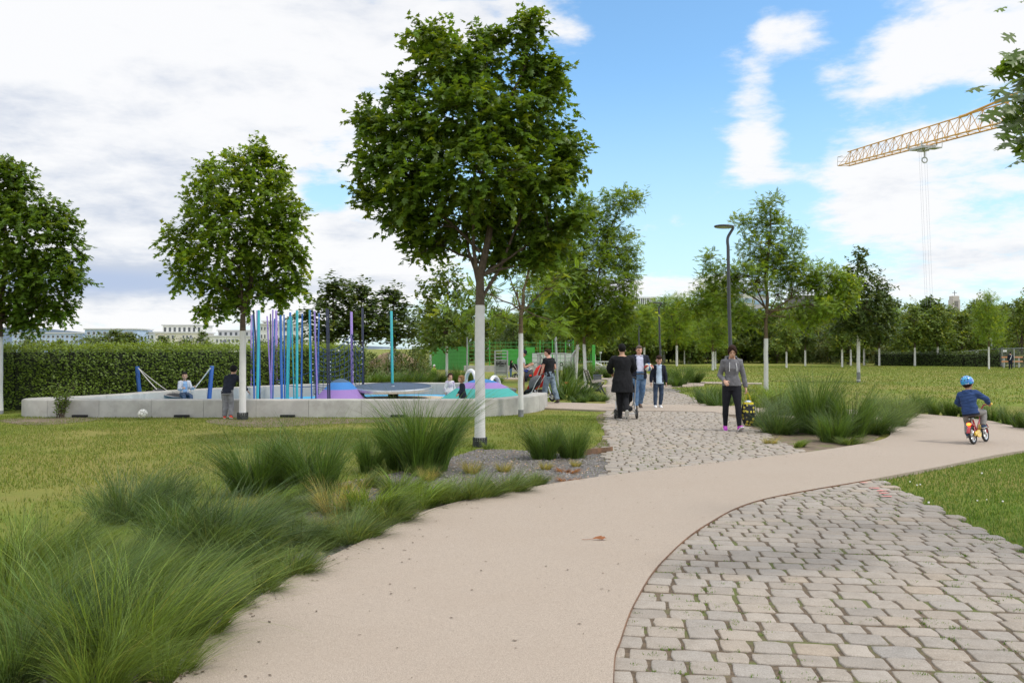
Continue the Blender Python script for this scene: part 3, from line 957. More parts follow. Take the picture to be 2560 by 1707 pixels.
# ---- the large maple in the middle
d = 13.7
big = px_lobes([(1322, 62, 48, 62, 0, .4), (1325, 150, 62, 60, 0, .5), (1068, 95, 72, 52, .1, .6), (1215, 100, 62, 46, .2, .6), (1150, 170, 130, 80, 0, 1.0), (1385, 195, 42, 75, .2, .5),
    (1010, 225, 55, 50, .2, .6), (925, 305, 62, 58, .2, .6), (1020, 320, 100, 90, -.2, .8), (1170, 290, 150, 110, -.5, .9), (1310, 290, 110, 100, .2, 1.0),
    (1415, 385, 58, 85, .2, .7), (940, 400, 75, 50, -.1, .7), (920, 485, 50, 42, .2, .5), (1040, 430, 120, 90, -.5, .8), (1190, 430, 160, 110, -.8, .8), (1340, 440, 110, 90, -.2, .9),
    (1010, 535, 90, 60, .3, .7), (1150, 540, 150, 80, .3, 1.0), (1300, 550, 130, 70, .5, .9), (1435, 545, 62, 46, 0, .6), (1060, 610, 75, 48, .5, .6), (1370, 610, 85, 50, .2, .7), (1270, 640, 80, 42, .6, .6), (1345, 655, 46, 32, 0, .4)], d, .90)
tree('maple_tree', 'tallest maple, dense dark crown over the painted trunk nearest the path', None, (1200, d), 763, 25, big, 'maple', 3, collar=(.115, .16, M_COLLAR), per=25, k=11, twig=.46, lsize=.108, share=.12,
     forks=[(xs(1197, d), d, zs(715, d)), (xs(1200, d), d, zs(690, d)), (xs(1205, d), d, zs(660, d)), (xs(1192, d), d, zs(700, d)), (xs(1207, d), d, zs(742, d)), (xs(1200, d), d, zs(630, d))], head=zs(690, d))
# ---- second maple by the wall
d = 18.9
m2 = px_lobes([(655, 372, 38, 36, 0, .35), (610, 405, 70, 55, 0, .6), (685, 430, 40, 55, .1, .5), (520, 425, 42, 36, .1, .4), (570, 470, 95, 65, -.2, .8), (670, 500, 75, 70, -.1, .8), (500, 520, 62, 62, 0, .6), (725, 545, 48, 60, .1, .6),
    (590, 560, 110, 70, -.4, .8), (445, 600, 52, 60, .1, .6), (470, 680, 62, 52, 0, .6), (560, 640, 100, 60, -.4, .7), (670, 610, 90, 60, 0, .8), (735, 640, 42, 48, 0, .5), (730, 715, 48, 34, .1, .5), (640, 700, 90, 52, .3, .7),
    (550, 720, 70, 42, .2, .6), (520, 775, 42, 26, 0, .4), (590, 760, 60, 34, .2, .5), (690, 735, 52, 34, .2, .5)], d)
tree('maple_tree', 'mid green maple with painted trunk at the concrete wall, a child leaning beside it', None, (607, d), 827, 16, m2, 'maple', 5, collar=(.12, .17, M_COLLAR), per=20, k=10, twig=.42, lsize=.108, lmat=M_MAPLE2, share=.2, head=zs(785, d))
# ---- left maple cut by the frame
d = 20.6
m3 = px_lobes([(30, 440, 55, 50, 0, .6), (-20, 470, 90, 80, 0, .9), (70, 520, 75, 55, 0, .8), (140, 540, 55, 42, .1, .5), (40, 590, 120, 80, -.4, .9), (160, 620, 55, 60, .1, .6), (110, 690, 95, 60, -.2, .8), (195, 705, 34, 30, .1, .4), (20, 700, 110, 80, 0, .9), (60, 770, 95, 48, .2, .7),
    (-90, 560, 110, 110, .1, 1.0), (-110, 690, 110, 100, .2, 1.0), (-60, 780, 80, 40, 0, .7), (140, 770, 50, 40, .1, .5), (60, 810, 40, 20, 0, .4)], d)
tree('maple_tree', 'dark maple cut by the left picture edge, in front of the long hedge', None, (-2, d), 842, 18, m3, 'maple', 9, collar=(.11, .09, M_GCOLLAR), per=22, k=11, twig=.42, lsize=.108, share=.15, head=zs(800, d))
# ---- loose locust behind the big maple
d = 19.75
m4 = px_lobes([(1250, 640, 70, 40, .2, .6, .6), (1330, 610, 60, 40, .4, .6, .6), (1200, 730, 70, 36, .1, .6, .7), (1240, 790, 60, 26, 0, .5, .5), (1330, 770, 45, 30, .2, .4, .45), (1390, 700, 60, 40, .3, .6, .8), (1150, 770, 60, 30, .3, .5, .6), (1395, 810, 50, 24, .4, .5, .6), (1290, 700, 60, 40, .3, .6, .25)], d)
tree('locust_tree', 'loose open tree with bare forking limbs beside the end of the concrete wall', None, (1302, d), 833, 12.5, m4, 'locust', 21, collar=(.1, .17, M_GCOLLAR), per=11, k=4, twig=.4, lsize=.24, share=.9, head=zs(790, d), bark=M_BARK_L)
# ---- pair of locusts behind the bench
d = 32.5
m5 = px_lobes([(1555, 500, 62, 34, 0, .7), (1490, 560, 62, 46, .2, .8), (1455, 520, 40, 40, .2, .6), (1420, 600, 70, 55, 0, 1), (1540, 620, 62, 60, .2, 1), (1480, 680, 95, 75, -.4, 1.2), (1570, 700, 34, 70, .3, .6), (1410, 700, 60, 60, .2, .9), (1500, 770, 100, 60, 0, 1.2), (1430, 790, 75, 46, .2, .9), (1560, 790, 40, 40, .2, .6), (1490, 830, 60, 26, .2, .8)], d)
tree('locust_tree', 'full feathery tree just behind the dark slatted bench', None, (1465, d), 860, 8.5, m5, 'locust', 22, per=20, k=6, twig=.5, lsize=.20, share=.4, head=zs(842, d), bark=M_BARK_L, lean=-5)
d = 39.5
m6 = px_lobes([(1390, 640, 62, 50, .3, 1), (1350, 720, 62, 60, 0, 1), (1430, 720, 70, 60, .2, 1.1), (1390, 790, 85, 46, 0, 1.2), (1450, 810, 60, 34, .2, .9), (1340, 800, 50, 34, .2, .8)], d)
tree('locust_tree', 'feathery tree next to the bench tree, standing deeper behind grasses', None, (1439, d), 861, 7, m6, 'locust', 23, per=12, k=5, twig=.5, lsize=.25, share=.3, head=zs(850, d), bark=M_BARK_L, lean=5)
# ---- tree behind the turning disc
d = 37.5
m7 = px_lobes([(1080, 715, 40, 40, 0, .8), (1120, 700, 48, 50, .2, .9), (1150, 760, 46, 52, .2, .9), (1090, 790, 52, 52, -.2, 1), (1130, 830, 62, 40, 0, 1.1), (1080, 850, 46, 28, 0, .8)], d)
tree('locust_tree', 'round light green tree behind the blue turning disc', None, (1117, d), 864, 6.5, m7, 'linden', 24, per=6, k=7, twig=.5, lsize=.17, lmat=leaf_mat('light_leaf', (.095, .150, .024), .38, .5), share=.2, head=zs(856, d), bark=M_BARK_L)
# ---- airy locust on the right lawn
d = 31.0
m8 = px_lobes([(1925, 510, 36, 30, 0, .5), (1865, 552, 40, 26, 0, .5, .8), (1930, 560, 46, 30, .2, .6), (1985, 590, 30, 26, 0, .4, .8), (1905, 620, 62, 46, 0, .8), (1960, 650, 62, 46, .3, .8), (1800, 690, 62, 40, 0, .8, .75), (1770, 650, 26, 30, 0, .4, .7), (1870, 690, 72, 46, -.3, .9), (2010, 690, 62, 46, .2, .9), (2070, 700, 62, 42, .2, .9, .9), (2110, 720, 52, 40, 0, .8), (1790, 745, 75, 36, .1, .9, .8), (2060, 765, 70, 34, -.3, .9), (1960, 720, 60, 34, .4, .7, .5), (1860, 790, 60, 30, .3, .8, .7), (1730, 770, 50, 30, .2, .7, .8), (2000, 800, 60, 24, .2, .7, .6)], d)
tree('locust_tree', 'airy feathery tree with open crown behind the tall lamp', None, (1915, d), 846, 11, m8, 'locust', 25, per=21, k=5, twig=.5, lsize=.20, share=.5, head=zs(800, d), bark=M_BARK_L)
# ---- dark conical linden
d = 40.0
m9 = px_lobes([(2148, 640, 22, 26, 0, .5), (2150, 690, 46, 40, 0, .9), (2190, 720, 36, 36, .1, .8), (2120, 730, 40, 40, .1, .8), (2165, 760, 70, 52, -.3, 1.2), (2215, 770, 34, 36, .1, .8), (2110, 790, 46, 36, 0, .9), (2165, 812, 88, 36, 0, 1.3), (2215, 815, 30, 26, .1, .7)], d)
tree('linden_tree', 'dark cone shaped tree with painted trunk alone on the right lawn', None, (2146, d), 836, 8, m9, 'linden', 26, collar=(.1, .5, M_GCOLLAR), per=13, k=8, twig=.45, lsize=.13, lmat=M_LINDEN, share=.1, head=zs(826, d))
# ------------------------------------------------------------------ background trees: a few kinds, copied
def proto(name, h, w, kind, lmat, seed, trunk_h, tr=.10, per=3.0, k=7, ls=.28, wrap=True, bark=None):
    """A whole tree at the origin, height h, crown width w."""
    g = np.random.default_rng(seed)
    root = empty(name, (0, 0, 0))
    lobes = []
    n = 15
    ch = h - trunk_h
    for i in range(n):
        t = (i + .5) / n
        z = trunk_h + ch * ((.12 if wrap else .06) + (.80 if wrap else .86) * t)
        prof = math.sin(math.pi * min(.96, (.22 if wrap else .34) + (.74 if wrap else .62) * t)) ** .8
        a = i * 2.4 + g.uniform(-.4, .4)
        rr = w * .5 * prof * g.uniform(.25, .68)
        s_ = w * g.uniform(.14, .23) * (1.15 - .35 * t)
        lobes.append(((math.cos(a) * rr, math.sin(a) * rr, z), (s_, s_, s_ * g.uniform(.6, .85))))
    lobes.append(((0, 0, h - ch * .10), (w * .12, w * .12, ch * .12)))
    P, U, W, C, sp, ax = crown_points(lobes, per, k, .75, (.35, 1.05), seed=seed)
    s = g.uniform(.7, 1.25, len(P)) * ls
    me = pinnate_mesh('crown', P, U, W, s, lmat, C, 4, .22) if kind == 'locust' else leaves_mesh('crown', P, U, W, s, LINDEN if kind == 'linden' else OVAL, lmat, C)
    link('crown', me, root)
    mb = MB()
    z0 = trunk_h * .92 if wrap else 0
    mb.tube([(0, 0, z0), (.02, 0, trunk_h), (0, .03, trunk_h + ch * .5), (.02, 0, h - ch * .15)], [tr, tr * .85, tr * .5, tr * .12], 8)
    skeleton(mb, (0, 0, trunk_h), lobes[::2], tr * .8, g, None, sp, .06)
    mb.build('branches' if wrap else 'trunk', bark or M_BARK, root, True)
    if wrap:
        mb = MB(); mb.tube([(0, 0, 0), (0, 0, trunk_h * .5), (0, 0, trunk_h * .93)], [tr * 1.12, tr * 1.03, tr], 10)
        mb.build('trunk', M_WRAP, root, True)
    return root
PR = {
 'locust': proto('locust_tree', 6.5, 4.6, 'locust', M_LOCUST, 41, 2.0, .085, 5.6, 5, .33, bark=M_BARK_L),
 'round': proto('young_tree', 6.0, 3.8, 'linden', M_WOOD, 42, 2.0, .085, 5.5, 7, .18),
 'cone': proto('young_tree', 6.4, 3.2, 'linden', M_LINDEN, 43, 2.0, .085, 7.5, 7, .17),
 'wood_a': proto('woodland_tree', 9.5, 8.0, 'oval', M_WOOD, 44, .3, .16, 2.1, 7, .36, wrap=False),
 'wood_b': proto('woodland_tree', 9.0, 7.0, 'linden', leaf_mat('deep_wood_leaf', (.085, .135, .026), .32, .5), 45, .3, .16, 2.3, 7, .34, wrap=False),
 'wood_c': proto('woodland_tree', 8.0, 7.0, 'locust', M_LOCUST, 46, .3, .14, 2.2, 6, .62, wrap=False, bark=M_BARK_L),
 'wood_d': proto('woodland_tree', 7.0, 5.0, 'linden', leaf_mat('light_wood_leaf', (.10, .150, .030), .38, .5), 47, .2, .12, 2.5, 7, .30, wrap=False),
 'silver': proto('silver_shrub', 4.2, 3.6, 'oval', M_SILVER, 48, .3, .05, 3.6, 7, .22, wrap=False),
 'bush': proto('shrub', 2.6, 3.4, 'oval', leaf_mat('shrub_leaf', (.085, .125, .028), .34, .5), 49, .15, .04, 4.2, 7, .16, wrap=False),
}
used = set()
rt = random.Random(99)
def put(kind, px, d, top_py=None, label=None, group=None, cat='tree', wide=1.0, base_z=0.0):
    """A copy at picture column px and distance d, scaled so that its top meets the picture row top_py."""
    src = PR[kind]
    o = src if kind not in used else copy_tree(src)
    used.add(kind)
    h = {'locust': 6.5, 'round': 6.0, 'cone': 6.4, 'wood_a': 9.5, 'wood_b': 9.0, 'wood_c': 8.0, 'wood_d': 7.0, 'silver': 4.2, 'bush': 2.6}[kind]
    s = (zs(top_py, d) - base_z) / h if top_py is not None else rt.uniform(.9, 1.1)
    o.location = (xs(px, d), d, base_z); o.scale = (s * wide * rt.uniform(.95, 1.05), s * wide, s); o.rotation_euler = (0, 0, rt.uniform(0, 6.28))
    tag(o, label, cat, group)
    return o
# young park trees with painted trunks (each foot measured on the photograph)
YT = [
 ('round', 1076, 62, 745, 'young tree with painted trunk in front of the green court panels'),
 ('cone', 985, 52, 712, 'dark tree with painted trunk beside the single turquoise pole'),
 ('cone', 905, 50, 700, 'dark bushy tree behind the climbing net, right of the pole cluster'),
 ('cone', 832, 48, 690, 'dark tree behind the middle of the climbing net'),
 ('cone', 1283, 66, 790, 'young tree with painted trunk behind the man in the cap'),
 ('round', 1487, 60, 790, 'young tree with painted trunk beside the green court corner'),
 ('locust', 1611, 84, 760, 'slim painted trunk behind the head of the man with the ball, first of two'),
 ('locust', 1622, 92, 775, 'slim painted trunk behind the head of the man with the ball, thinner of two'),
 ('locust', 1692, 78, 735, 'thin locust with a long brown stem above its paint, behind the walking boy'),
 ('locust', 1711, 88, 790, 'thin painted trunk right behind the clump of tall grass, thicker of two'),
 ('round', 1722, 95, 790, 'thin painted trunk right behind the clump of tall grass, slimmer of two'),
 ('locust', 1782, 62, 760, 'young tree left of the woman in the hoodie, nearer of the close pair'),
 ('round', 1788, 66, 780, 'young tree left of the woman in the hoodie, partly hidden by its twin'),
 ('round', 1966, 71, 790, 'young tree on the far lawn, first painted trunk right of the airy tree'),
 ('cone', 2013, 78, 780, 'young tree on the far lawn, second painted trunk right of the airy tree'),
 ('round', 2105, 74, 775, 'young tree close left of the dark cone tree, thicker of two'),
 ('cone', 2127, 80, 775, 'young tree close left of the dark cone tree, slimmer of two'),
 ('round', 2160, 82, 780, 'young tree with a grey trunk foot just right of the dark cone tree'),
 ('cone', 2198, 80, 765, 'young tree with painted trunk at the left end of the low clipped hedge'),
 ('round', 2287, 78, 765, 'young tree with painted trunk in front of the middle of the low clipped hedge'),
 ('round', 2344, 78, 760, 'young tree left of the church tower, painted trunk before the clipped hedge'),
 ('locust', 2472, 66, 728, 'bright loose tree right of the church tower with a leaning painted trunk'),
]
for kd, px, d, top, lb in YT:
    put(kd, px, d, top, lb, 'young park trees with painted trunks', wide=.72 if px == 2472 else 1.75 if px in (985, 905, 832) else 1.15)
# belt of woodland closing the park: individual trees
GB = 'trees of the green belt behind the lawn'
def belt(x0, x1, step, dist, tops, kinds, label):
    x = x0
    while x < x1:
        d = dist + rt.uniform(-6, 10)
        put(rt.choice(kinds), x, d, rt.uniform(*tops), label, GB, wide=rt.uniform(.95, 1.25))
        x += step * rt.uniform(.75, 1.2)
belt(1180, 2620, 52, 104, (755, 790), ['wood_a', 'wood_b', 'wood_c', 'wood_d', 'wood_a'], 'full leafy tree in the green belt closing the lawn')
belt(1480, 2620, 46, 92, (738, 778), ['wood_a', 'wood_d', 'wood_b', 'wood_c', 'wood_d'], 'full leafy tree in the green belt closing the lawn')
belt(1500, 2620, 64, 122, (738, 775), ['wood_a', 'wood_b', 'wood_c'], 'full leafy tree in the green belt closing the lawn')
belt(1080, 1560, 46, 92, (770, 805), ['wood_c', 'wood_d', 'wood_a'], 'full leafy tree in the green belt closing the lawn')
belt(1760, 2620, 60, 96, (825, 850), ['bush', 'wood_d', 'bush', 'silver'], 'low leafy tree at the foot of the green belt')
for px, d, top in ((2070, 90, 800), (2418, 92, 835), (2510, 92, 820), (2545, 95, 835)):
    put('silver', px, d, top, 'grey green shrubby tree at the foot of the green belt', 'grey green shrubs before the belt', 'shrub')
put('wood_a', 2555, 74, 735, 'dark full tree at the right picture edge beyond the site fence', None)
put('locust', 1660, 96, 735, 'bright bushy tree right of the striped tower block', None, wide=1.5)
put('locust', 1790, 98, 700, 'bright tree below the pale office block', None, wide=1.6)
# scrub behind the hedge on the left
SG = 'shrubs behind the long hedge'
for px, d, top in ((20, 75, 862), (90, 70, 850), (150, 66, 846), (215, 70, 840), (250, 64, 834), (290, 60, 822), (318, 62, 830), (345, 62, 834), (410, 66, 838), (460, 70, 845), (520, 60, 850), (560, 64, 858), (650, 70, 850), (700, 62, 845), (745, 58, 838), (800, 60, 850)):
    put(rt.choice(['bush', 'wood_d', 'bush']), px, d, top, 'loose wild shrub showing over the top of the long hedge', SG, 'shrub', wide=1.5)
put('wood_d', 505, 72, 825, 'slim dark tree beside grey posts before the pale flats', None)
put('wood_d', 70, 82, 838, 'small dark bush in front of the low blue block', None, 'shrub')
for px, d, top, k_ in ((990, 44, 872, 'bush'), (1030, 47, 868, 'bush'), (930, 46, 880, 'bush'), (1060, 52, 885, 'bush'), (880, 48, 872, 'bush')):
    put(k_, px, d, top, 'light green wild shrub by the sand heap behind the turning disc', 'shrubs by the sand heap', 'shrub', wide=1.2)

# ------------------------------------------------------------------ hedges
M_HEDGE = leaf_mat('hedge_leaf', (.120, .180, .020), .34, .45)
M_HCORE = mat('hedge_inside', (.018, .024, .008), .95, .3, 5)
def hedge(label, line, h, th, dens, ls, lmat=None, z0=0.0, seed=1, name='hedge'):
    g = np.random.default_rng(seed)
    root = empty(name, (line[0][0], line[0][1], 0), label, 'hedge')
    Ps, Us, Ws = [], [], []
    mb = MB()
    for i in range(len(line) - 1):
        a = np.array(line[i]); b = np.array(line[i + 1]); L_ = np.linalg.norm(b - a); t = (b - a) / L_; nn = np.array([t[1], -t[0]])
        mb.box(((a[0] + b[0]) / 2, (a[1] + b[1]) / 2, z0 + (h - .14) / 2), (L_ + .02, th - .25, h - .14), rz=math.atan2(t[1], t[0]))
        faces = [(h, nn), (h, -nn), (th, None)]
        for wd, dr in faces:
            n = int(L_ * wd * dens * (1 if dr is not nn else 1))
            u = g.uniform(0, L_, n); v = g.uniform(0, wd, n)
            if dr is None:
                off = v - th / 2
                bump = np.array([mnoise.noise(Vector((a[0] + t[0] * x * 1.0, a[1] + t[1] * x, y * 2))) for x, y in zip(u, off)])
                z = h + bump * .10 + g.normal(0, .05, n) + (g.random(n) > .9) * g.uniform(0, .22, n)
                p2 = a + t * u[:, None] + nn * off[:, None]
                N3 = np.tile([0, 0, 1.], (n, 1))
            else:
                bump = np.array([mnoise.fractal(Vector((x * 1.3, y * 2.4, dr[0] * 3)), 1, 2, 3) for x, y in zip(u + a[0], v)])
                p2 = a + t * u[:, None] + dr * (th / 2 + bump * .13 + g.normal(0, .045, n))[:, None]
                z = v
                N3 = np.tile([dr[0], dr[1], .35], (n, 1))
            P = np.stack([p2[:, 0], p2[:, 1], z + z0], 1)
            W = unit(N3 * .8 + np.array([0, 0, .55]) + g.normal(0, .35, (n, 3)))
            U = unit(N3 * .5 + np.array([t[0], t[1], 0]) * g.normal(0, .8, (n, 1)) + np.array([0, 0, -.25]) + g.normal(0, .3, (n, 3)))
            Ps.append(P); Us.append(U); Ws.append(W)
    P = np.concatenate(Ps); U = np.concatenate(Us); W = np.concatenate(Ws); n = len(P)
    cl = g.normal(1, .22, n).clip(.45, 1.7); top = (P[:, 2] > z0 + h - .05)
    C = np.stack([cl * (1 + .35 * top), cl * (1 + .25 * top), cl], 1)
    base = np.array([line[0][0], line[0][1], 0])
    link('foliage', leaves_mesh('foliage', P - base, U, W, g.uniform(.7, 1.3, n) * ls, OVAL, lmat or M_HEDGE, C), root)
    mb.build('twig_core', M_HCORE, root)
    return root
hedge('long clipped hedge of fresh green leaves behind the playground wall', catmull([(-17.5, 19.0), (-13.6, 22.3), (-10.4, 26.4), (-8.2, 30.6), (-6.6, 34.2)], 4), 1.66, 1.5, 720, .066, seed=3)
hedge('low dark clipped hedge at the far edge of the right lawn', [(xs(2190, 82), 82), (xs(2300, 80), 80), (xs(2420, 76), 76), (xs(2505, 74), 74)], 1.22, 1.8, 110, .16, leaf_mat('far_hedge_leaf', (.060, .095, .020), .25, .5), seed=4)

# ------------------------------------------------------------------ ornamental grasses
M_GRASS = leaf_mat('reed_blade', (.078, .138, .024), .30, .42, spec=.4)
M_GRASS2 = leaf_mat('feather_blade', (.112, .166, .040), .34, .5)
M_GRASS3 = leaf_mat('bright_blade', (.14, .21, .035), .35, .5)
def clump_mesh(name, n, h, rb, spread, droop, w, seed, mat_, seg=6, wind=(0, 0), dry=.05, colv=.26):
    g = np.random.default_rng(seed)
    nb = max(8, n // 42)                                  # blades stand in bundles that share a lean
    bi = g.integers(0, nb, n)
    baz = g.uniform(0, 2 * np.pi, nb); brr = rb * np.sqrt(g.random(nb)); bh = g.uniform(.70, 1.12, nb); bsp = g.normal(0, .13, nb); bcl = g.normal(1, .22, nb); bwx = g.normal(0, .16, nb); bwy = g.normal(0, .16, nb)
    bx = brr[bi] * np.cos(baz[bi]) + g.normal(0, rb * .16, n); by = brr[bi] * np.sin(baz[bi]) + g.normal(0, rb * .16, n)
    az2 = baz[bi] + g.normal(0, .42, n)
    rr = brr[bi]
    L_ = h * bh[bi] * g.uniform(.42, 1.15, n)
    th0 = np.abs(g.normal(0, spread * .38, n) + bsp[bi]) + spread * .62 * (rr / rb)
    dr = droop * g.uniform(.3, 1.6, n)
    ww = w * g.uniform(.6, 1.3, n)
    t = np.linspace(0, 1, seg + 1)
    th = th0[:, None] + dr[:, None] * t[None] ** 1.7
    dl = (L_ / seg)[:, None]
    sx = np.cumsum(np.sin(th[:, :-1]) * dl, 1); sz = np.cumsum(np.cos(th[:, :-1]) * dl, 1)
    z0 = np.zeros((n, 1)); sx = np.concatenate([z0, sx], 1); sz = np.concatenate([z0, sz], 1)
    X = bx[:, None] + sx * np.cos(az2)[:, None] + (wind[0] + bwx[bi])[:, None] * t[None] ** 2 * L_[:, None]
    Y = by[:, None] + sx * np.sin(az2)[:, None] + (wind[1] + bwy[bi])[:, None] * t[None] ** 2 * L_[:, None]
    Z = np.maximum(sz, .01)
    ta = g.uniform(0, 2 * np.pi, n)
    wx = np.cos(ta)[:, None] * ww[:, None] * .5 * (1 - t[None] ** 1.6 * .93); wy = np.sin(ta)[:, None] * ww[:, None] * .5 * (1 - t[None] ** 1.6 * .93)
    V = np.stack([np.stack([X - wx, Y - wy, Z], 2), np.stack([X + wx, Y + wy, Z], 2)], 2)      # n, seg+1, 2, 3
    m = (seg + 1) * 2
    q = np.array([[2 * i, 2 * i + 1, 2 * i + 3, 2 * i + 2] for i in range(seg)]).ravel()
    LO = (q[None] + np.arange(n)[:, None] * m).ravel(); S = np.arange(n * seg) * 4
    cl = (g.normal(1, colv, n) * bcl[bi]).clip(.4, 1.8); dd = g.random(n) < dry
    c = np.stack([cl * (1 + .75 * dd), cl * (1 + .28 * dd), cl * (1 + .35 * dd)], 1)
    C = np.repeat(c, m, 0)
    return mesh_np(name, V.reshape(-1, 3), LO, S, mat_, C)
CM = {
 'reed': [clump_mesh('reed', 1250, 1.0, .24, .44, 1.0, .0088, s, M_GRASS, 7, (.06, 0)) for s in (1, 2)],
 'reed_far': [clump_mesh('reed_far', 620, 1.0, .24, .45, .9, .014, s, M_GRASS, 5, (.05, 0)) for s in (3, 4)],
 'plume': [clump_mesh('plume', 1300, 1.0, .20, .30, .95, .0085, s, M_GRASS, 7, (.10, 0)) for s in (21, 22)],
 'feather': [clump_mesh('feather', 1250, .62, .20, .72, 1.25, .0056, s, [M_GRASS2, leaf_mat('grey_blade', (.084, .132, .046), .32, .5), leaf_mat('deep_blade', (.070, .120, .028), .32, .5)][s - 5], 6, (.20, 0), .07) for s in (5, 6, 7)],
 'wild': [clump_mesh('wild', 880, .85, .24, .62, 1.0, .0062, s, [leaf_mat('wild_blade', (.130, .190, .036), .35, .5), leaf_mat('wild_blade_dark', (.082, .138, .032), .32, .5)][s - 8], 7, (.22, -.05), .07) for s in (8, 9)],
 'tuft': [clump_mesh('tuft', 900, .34, .13, .75, 1.1, .0052, s, M_GRASS2, 5, (.08, 0), .12) for s in (10, 11)],
 'bright': [clump_mesh('bright', 420, .42, .16, .62, 1.2, .0095, s, M_GRASS3, 6, (.12, 0), .08) for s in (12, 13)],
 'straw': [clump_mesh('straw', 500, .42, .12, .55, .6, .0045, s, leaf_mat('straw_blade', (.24, .24, .08), .3, .6), 5, (.1, 0), .3) for s in (14,)],
 'far': [clump_mesh('far', 420, .55, .28, .6, .8, .016, s, M_GRASS, 4, (.08, 0)) for s in (15, 16)],
 'dead': [clump_mesh('dead', 260, .16, .12, 1.0, 1.2, .007, 17, leaf_mat('dead_blade', (.33, .15, .05), .2, .7), 4)],
}
HH = dict(plume=1.0, reed=1.0, reed_far=1.0, feather=.62, wild=.85, tuft=.34, bright=.42, straw=.42, far=.55, dead=.16)
def clump(kind, px, py, hpx, label, group=None, wide=1.0, cat='ornamental grass', d=None, name='ornamental_grass'):
    """A grass clump rooted at the picture point (px, py), hpx tall on the photograph."""
    p = gp(px, py) if d is None else Vector((xs(px, d), d, 0))
    s = hpx / F * p.y / HH[kind] * 1.1
    o = link(name, rt.choice(CM[kind]))
    o.location = (p.x, p.y, .008); o.scale = (s * wide, s * wide, s); o.rotation_euler = (0, 0, rt.uniform(-.5, .5))
    return tag(o, label, cat, group, 'thing')
G1 = 'grass clumps of the left planting bed'
FILL = 'low grass between the clumps of the left bed'
# tall dark clumps
clump('plume', 1062, 1180, 200, 'tall dark upright grass clump left of the big maple trunk', G1, 1.1)
clump('reed', 1000, 1172, 150, 'shorter dark grass leaning against the tall clump beside the maple', G1, .8)
clump('reed', 1362, 1148, 105, 'twin dark bushy clump on gravel right of the maple trunk, left half', G1, .9)
clump('reed', 1432, 1146, 100, 'twin dark bushy clump on gravel right of the maple trunk, right half', G1, .9)
clump('reed', 790, 1235, 175, 'broad bladed green clump in the middle of the bed, right one of the pair', G1, .95)
clump('reed', 640, 1235, 165, 'broad bladed green clump in the middle of the bed, left one of the pair', G1, 1.0)
clump('reed', 720, 1225, 150, 'broad bladed grass filling the gap between the green pair', G1, .9)
clump('reed', 925, 1182, 105, 'narrow green clump between the tall dark clump and the broad pair', G1, .8)
# silky mounds
clump('feather', 555, 1385, 215, 'large grey green silky mound spilling towards the path', G1, 1.15)
clump('feather', 455, 1375, 190, 'left shoulder of the large silky mound', G1, 1.0)
clump('feather', 320, 1300, 170, 'dark silky mound behind the large one, at the lawn edge', G1, 1.0)
clump('feather', 420, 1270, 120, 'low silky grass in front of the lawn between the mounds', G1, 1.0)
for k, (px, py, h) in enumerate(((90, 1440, 190), (190, 1430, 170), (10, 1470, 230))):
    clump('wild', px, py, h, ['soft windblown clump at the left edge by the lawn, middle one', 'soft windblown clump at the lawn edge nearest the dark mound', 'soft windblown clump cut by the left picture edge'][k], G1, 1.0)
for k, (px, py, h) in enumerate(((340, 1650, 340), (170, 1610, 270), (330, 1500, 190), (465, 1480, 140), (50, 1700, 260), (455, 1580, 190), (210, 1520, 200), (40, 1570, 250), (240, 1730, 240), (560, 1450, 110), (420, 1700, 150))):
    clump('wild', px, py, h, ['largest windblown fountain of grass in the lower left corner', 'tangled grass low at the left, behind the largest fountain', 'loose grass behind the large fountain, below the silky mound', 'loose short grass between silky mound and path edge', 'tangled grass in the bottom left corner', 'windblown grass arching over the gravel towards the path', 'mid green grass behind the largest fountain, below the lawn edge clumps', 'tangled grass at the left picture edge below the lawn clumps', 'grass at the bottom edge under the largest fountain', 'short loose grass close to the path bend', 'short grass at the bottom edge beside the path'][k], G1, 1.0)
# low grass filling the bed between the named clumps
rf = random.Random(8); nfill = 0
while nfill < 74:
    px, py = (rf.uniform(-20, 900), rf.uniform(1235, 1720)) if nfill < 44 else (rf.uniform(560, 1080), rf.uniform(1188, 1330))
    p = gp(px, py)
    if not inside(np.array([p.x]), np.array([p.y]), BED_L)[0] or inside(np.array([p.x + .22]), np.array([p.y]), PATH)[0]: continue
    clump(rf.choice(['feather', 'wild', 'tuft', 'bright', 'wild', 'feather'] if nfill < 44 else ['tuft', 'bright', 'straw', 'tuft', 'feather']), px, py, (rf.uniform(.16, .34) if nfill < 44 else rf.uniform(.12, .24)) * F / p.y, 'low loose grass filling the bed between the larger clumps at the left', FILL, rf.uniform(1.0, 1.4)); nfill += 1
